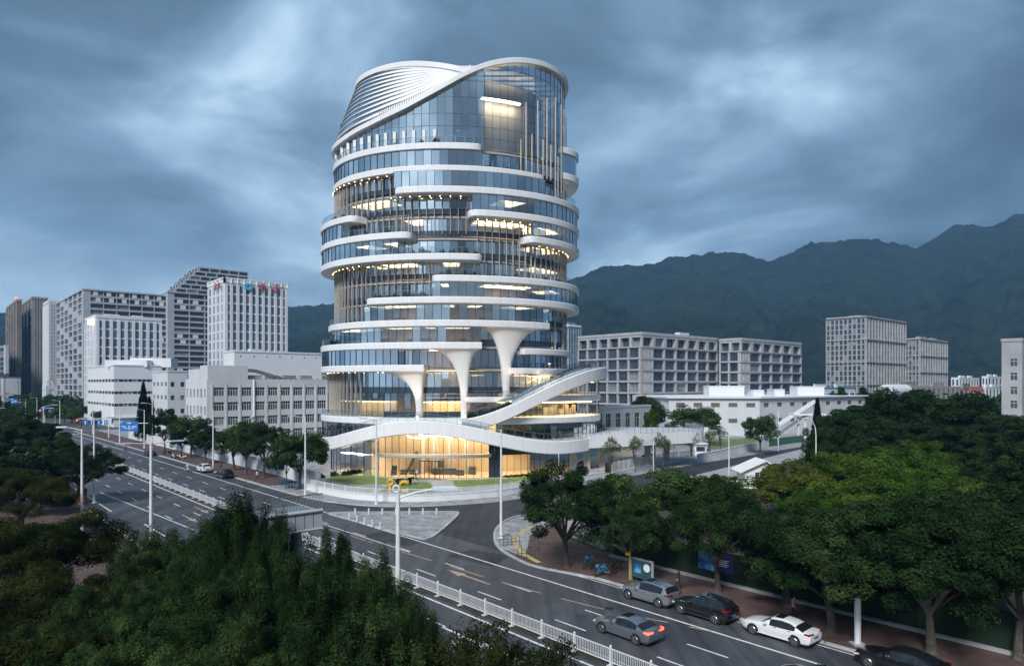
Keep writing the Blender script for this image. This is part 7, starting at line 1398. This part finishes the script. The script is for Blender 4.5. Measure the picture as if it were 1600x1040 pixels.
def person(loc, rz, J, top, legs, label, helmet=None):
    o = ob('person', person_mesh(J, top, legs), None, None, label, 'person'); o.location = loc; o.rotation_euler = (0, 0, rz)
    if helmet: m = MB(); h_ = J['head']; m.lathe([(.135, -.02), (.14, .05), (.11, .12), (.05, .155)], (h_[0] - .01, 0, h_[2] + .0), 12); ob('helmet', m, helmet, o, local=True, smooth=True)
    return o
q = uv_px(1240, 47.6); person((q[0], q[1], .13), hu + math.pi, stand(), 'cloth_pink', 'cloth_navy', 'person in a pale pink top walking on the pavement past the white saloon')
q = G(651.5, 746.5, .14); person((q[0], q[1], .14), -1.2, stand(.1), 'cloth_white', 'cloth_grey', 'person in white standing outside the lobby doors'); q = LOB.p(LOB.th(646), -1.0); person((q[0], q[1], .16), .4, stand(.12), 'cloth_dark', 'cloth_dark', 'person in black inside the lobby behind the glass'); q = G(1148, 757); person((q[0], q[1], .0), 2.0, stand(.05), 'cloth_dark', 'cloth_navy', 'person in dark clothes standing by the gatehouse planter')
for px, v, dr, tp, lab in ((402, 46.0, 0, 'cloth_white', 'person in white walking under the avenue trees by the blue bicycles'), (345, 46.4, 3.14, 'cloth_red', 'person in red walking on the avenue pavement past the dark parked car'), (255, 46.0, 0, 'cloth_grey', 'person in grey standing beside the scooters on the avenue pavement'), (1060, 47.4, 0, 'cloth_navy', 'person in navy walking on the pavement behind the silver car')):
    q = uv_px(px, v); person((q[0], q[1], .13), hu + dr, stand(.16), tp, 'cloth_dark', lab)
SCM = None
def scooter(loc, rz, paint, label, group=None):
    T = thing('scooter', loc, label, 'scooter', group, rz)
    for x in (-.6, .6): m = MB(); m.lathe([(.12, -.05), (.24, -.045), (.24, .045), (.12, .05)], (x, 0, .24), 14, axis='y'); ob('wheel', m, 'rubber', T, local=True)
    m = MB(); m.add([(-.85, y * k, z) for y, k, z in ((.1, 1, .5), (.1, -1, .5), (.1, -1, .74), (.1, 1, .74))] + [(-.05, y * k, z) for y, k, z in ((.14, 1, .32), (.14, -1, .32), (.12, -1, .72), (.12, 1, .72))], [(0, 1, 2, 3), (4, 7, 6, 5), (0, 4, 5, 1), (1, 5, 6, 2), (2, 6, 7, 3), (3, 7, 4, 0)]); m.box(-.1, .42, -.14, .14, .26, .33); m.bar((.42, 0, .3), (.56, 0, .95), .3, .07); m.tube([(.6, 0, .24), (.50, 0, .98)], .03, 6); ob('body', m, paint, T, local=True)
    m = MB(); m.box(-.75, .0, -.13, .13, .74, .82); ob('seat', m, 'rubber', T, local=True); m = MB(); m.tube([(.42, -.3, 1.02), (.5, 0, 1.0), (.42, .3, 1.02)], .02, 6); ob('handlebar', m, 'dark_steel', T, local=True); m = MB(); m.lathe([(.02, .0), (.07, .03), (.07, .06)], (.58, 0, .85), 8, axis='x'); ob('headlight', m, 'headlamp', T, local=True)
for px, v, pt, tp, hl, lab1, lab2 in ((293, 40.6, 'paint_white', 'cloth_white', 'sign_white', 'white scooter riding along the edge line by the parked white car', 'rider in white with a white helmet on the white scooter'), (196, 41.0, 'paint_red', 'cloth_red', 'sign_red', 'red scooter riding towards the crossing below the big blue sign', 'rider in red on the red scooter near the big blue sign'), (95, 33.6, 'paint_blue', 'cloth_navy', 'sign_blue', 'blue scooter waiting at the far crosswalk', 'rider in navy on the blue scooter at the far crosswalk')):
    q = uv_px(px, v); scooter((q[0], q[1], 0), hu, pt, lab1); person((q[0], q[1], 0), hu, ride(), tp, 'cloth_navy', lab2, hl)
for i, (px, v) in enumerate(((274, 45.6), (279, 45.9), (285, 46.2), (262, 46.4))): q = uv_px(px, v); scooter((q[0], q[1], .13), hu + 1.3, ('paint_white', 'paint_black', 'paint_white', 'paint_black')[i], 'scooter parked on the pavement under the avenue trees', 'parked scooters under the avenue trees')
# air: even haze round the whole scene
hz = bpy.data.materials.new('haze_air'); hz.use_nodes = True; nt = hz.node_tree; nt.nodes.remove(nt.nodes['Principled BSDF']); vp = nt.nodes.new('ShaderNodeVolumePrincipled'); vp.inputs['Color'].default_value = (0.28, 0.58, 1.0, 1); vp.inputs['Density'].default_value = HAZE; vp.inputs['Anisotropy'].default_value = 0.0; nt.links.new(vp.outputs[0], nt.nodes['Material Output'].inputs['Volume'])
m_ = MB(); m_.box(-4400, 4400, -420, 3080, -6, 720); o = ob('haze', m_, hz, None, 'pale blue haze hanging over the city and the hills', 'haze', None, 'stuff')
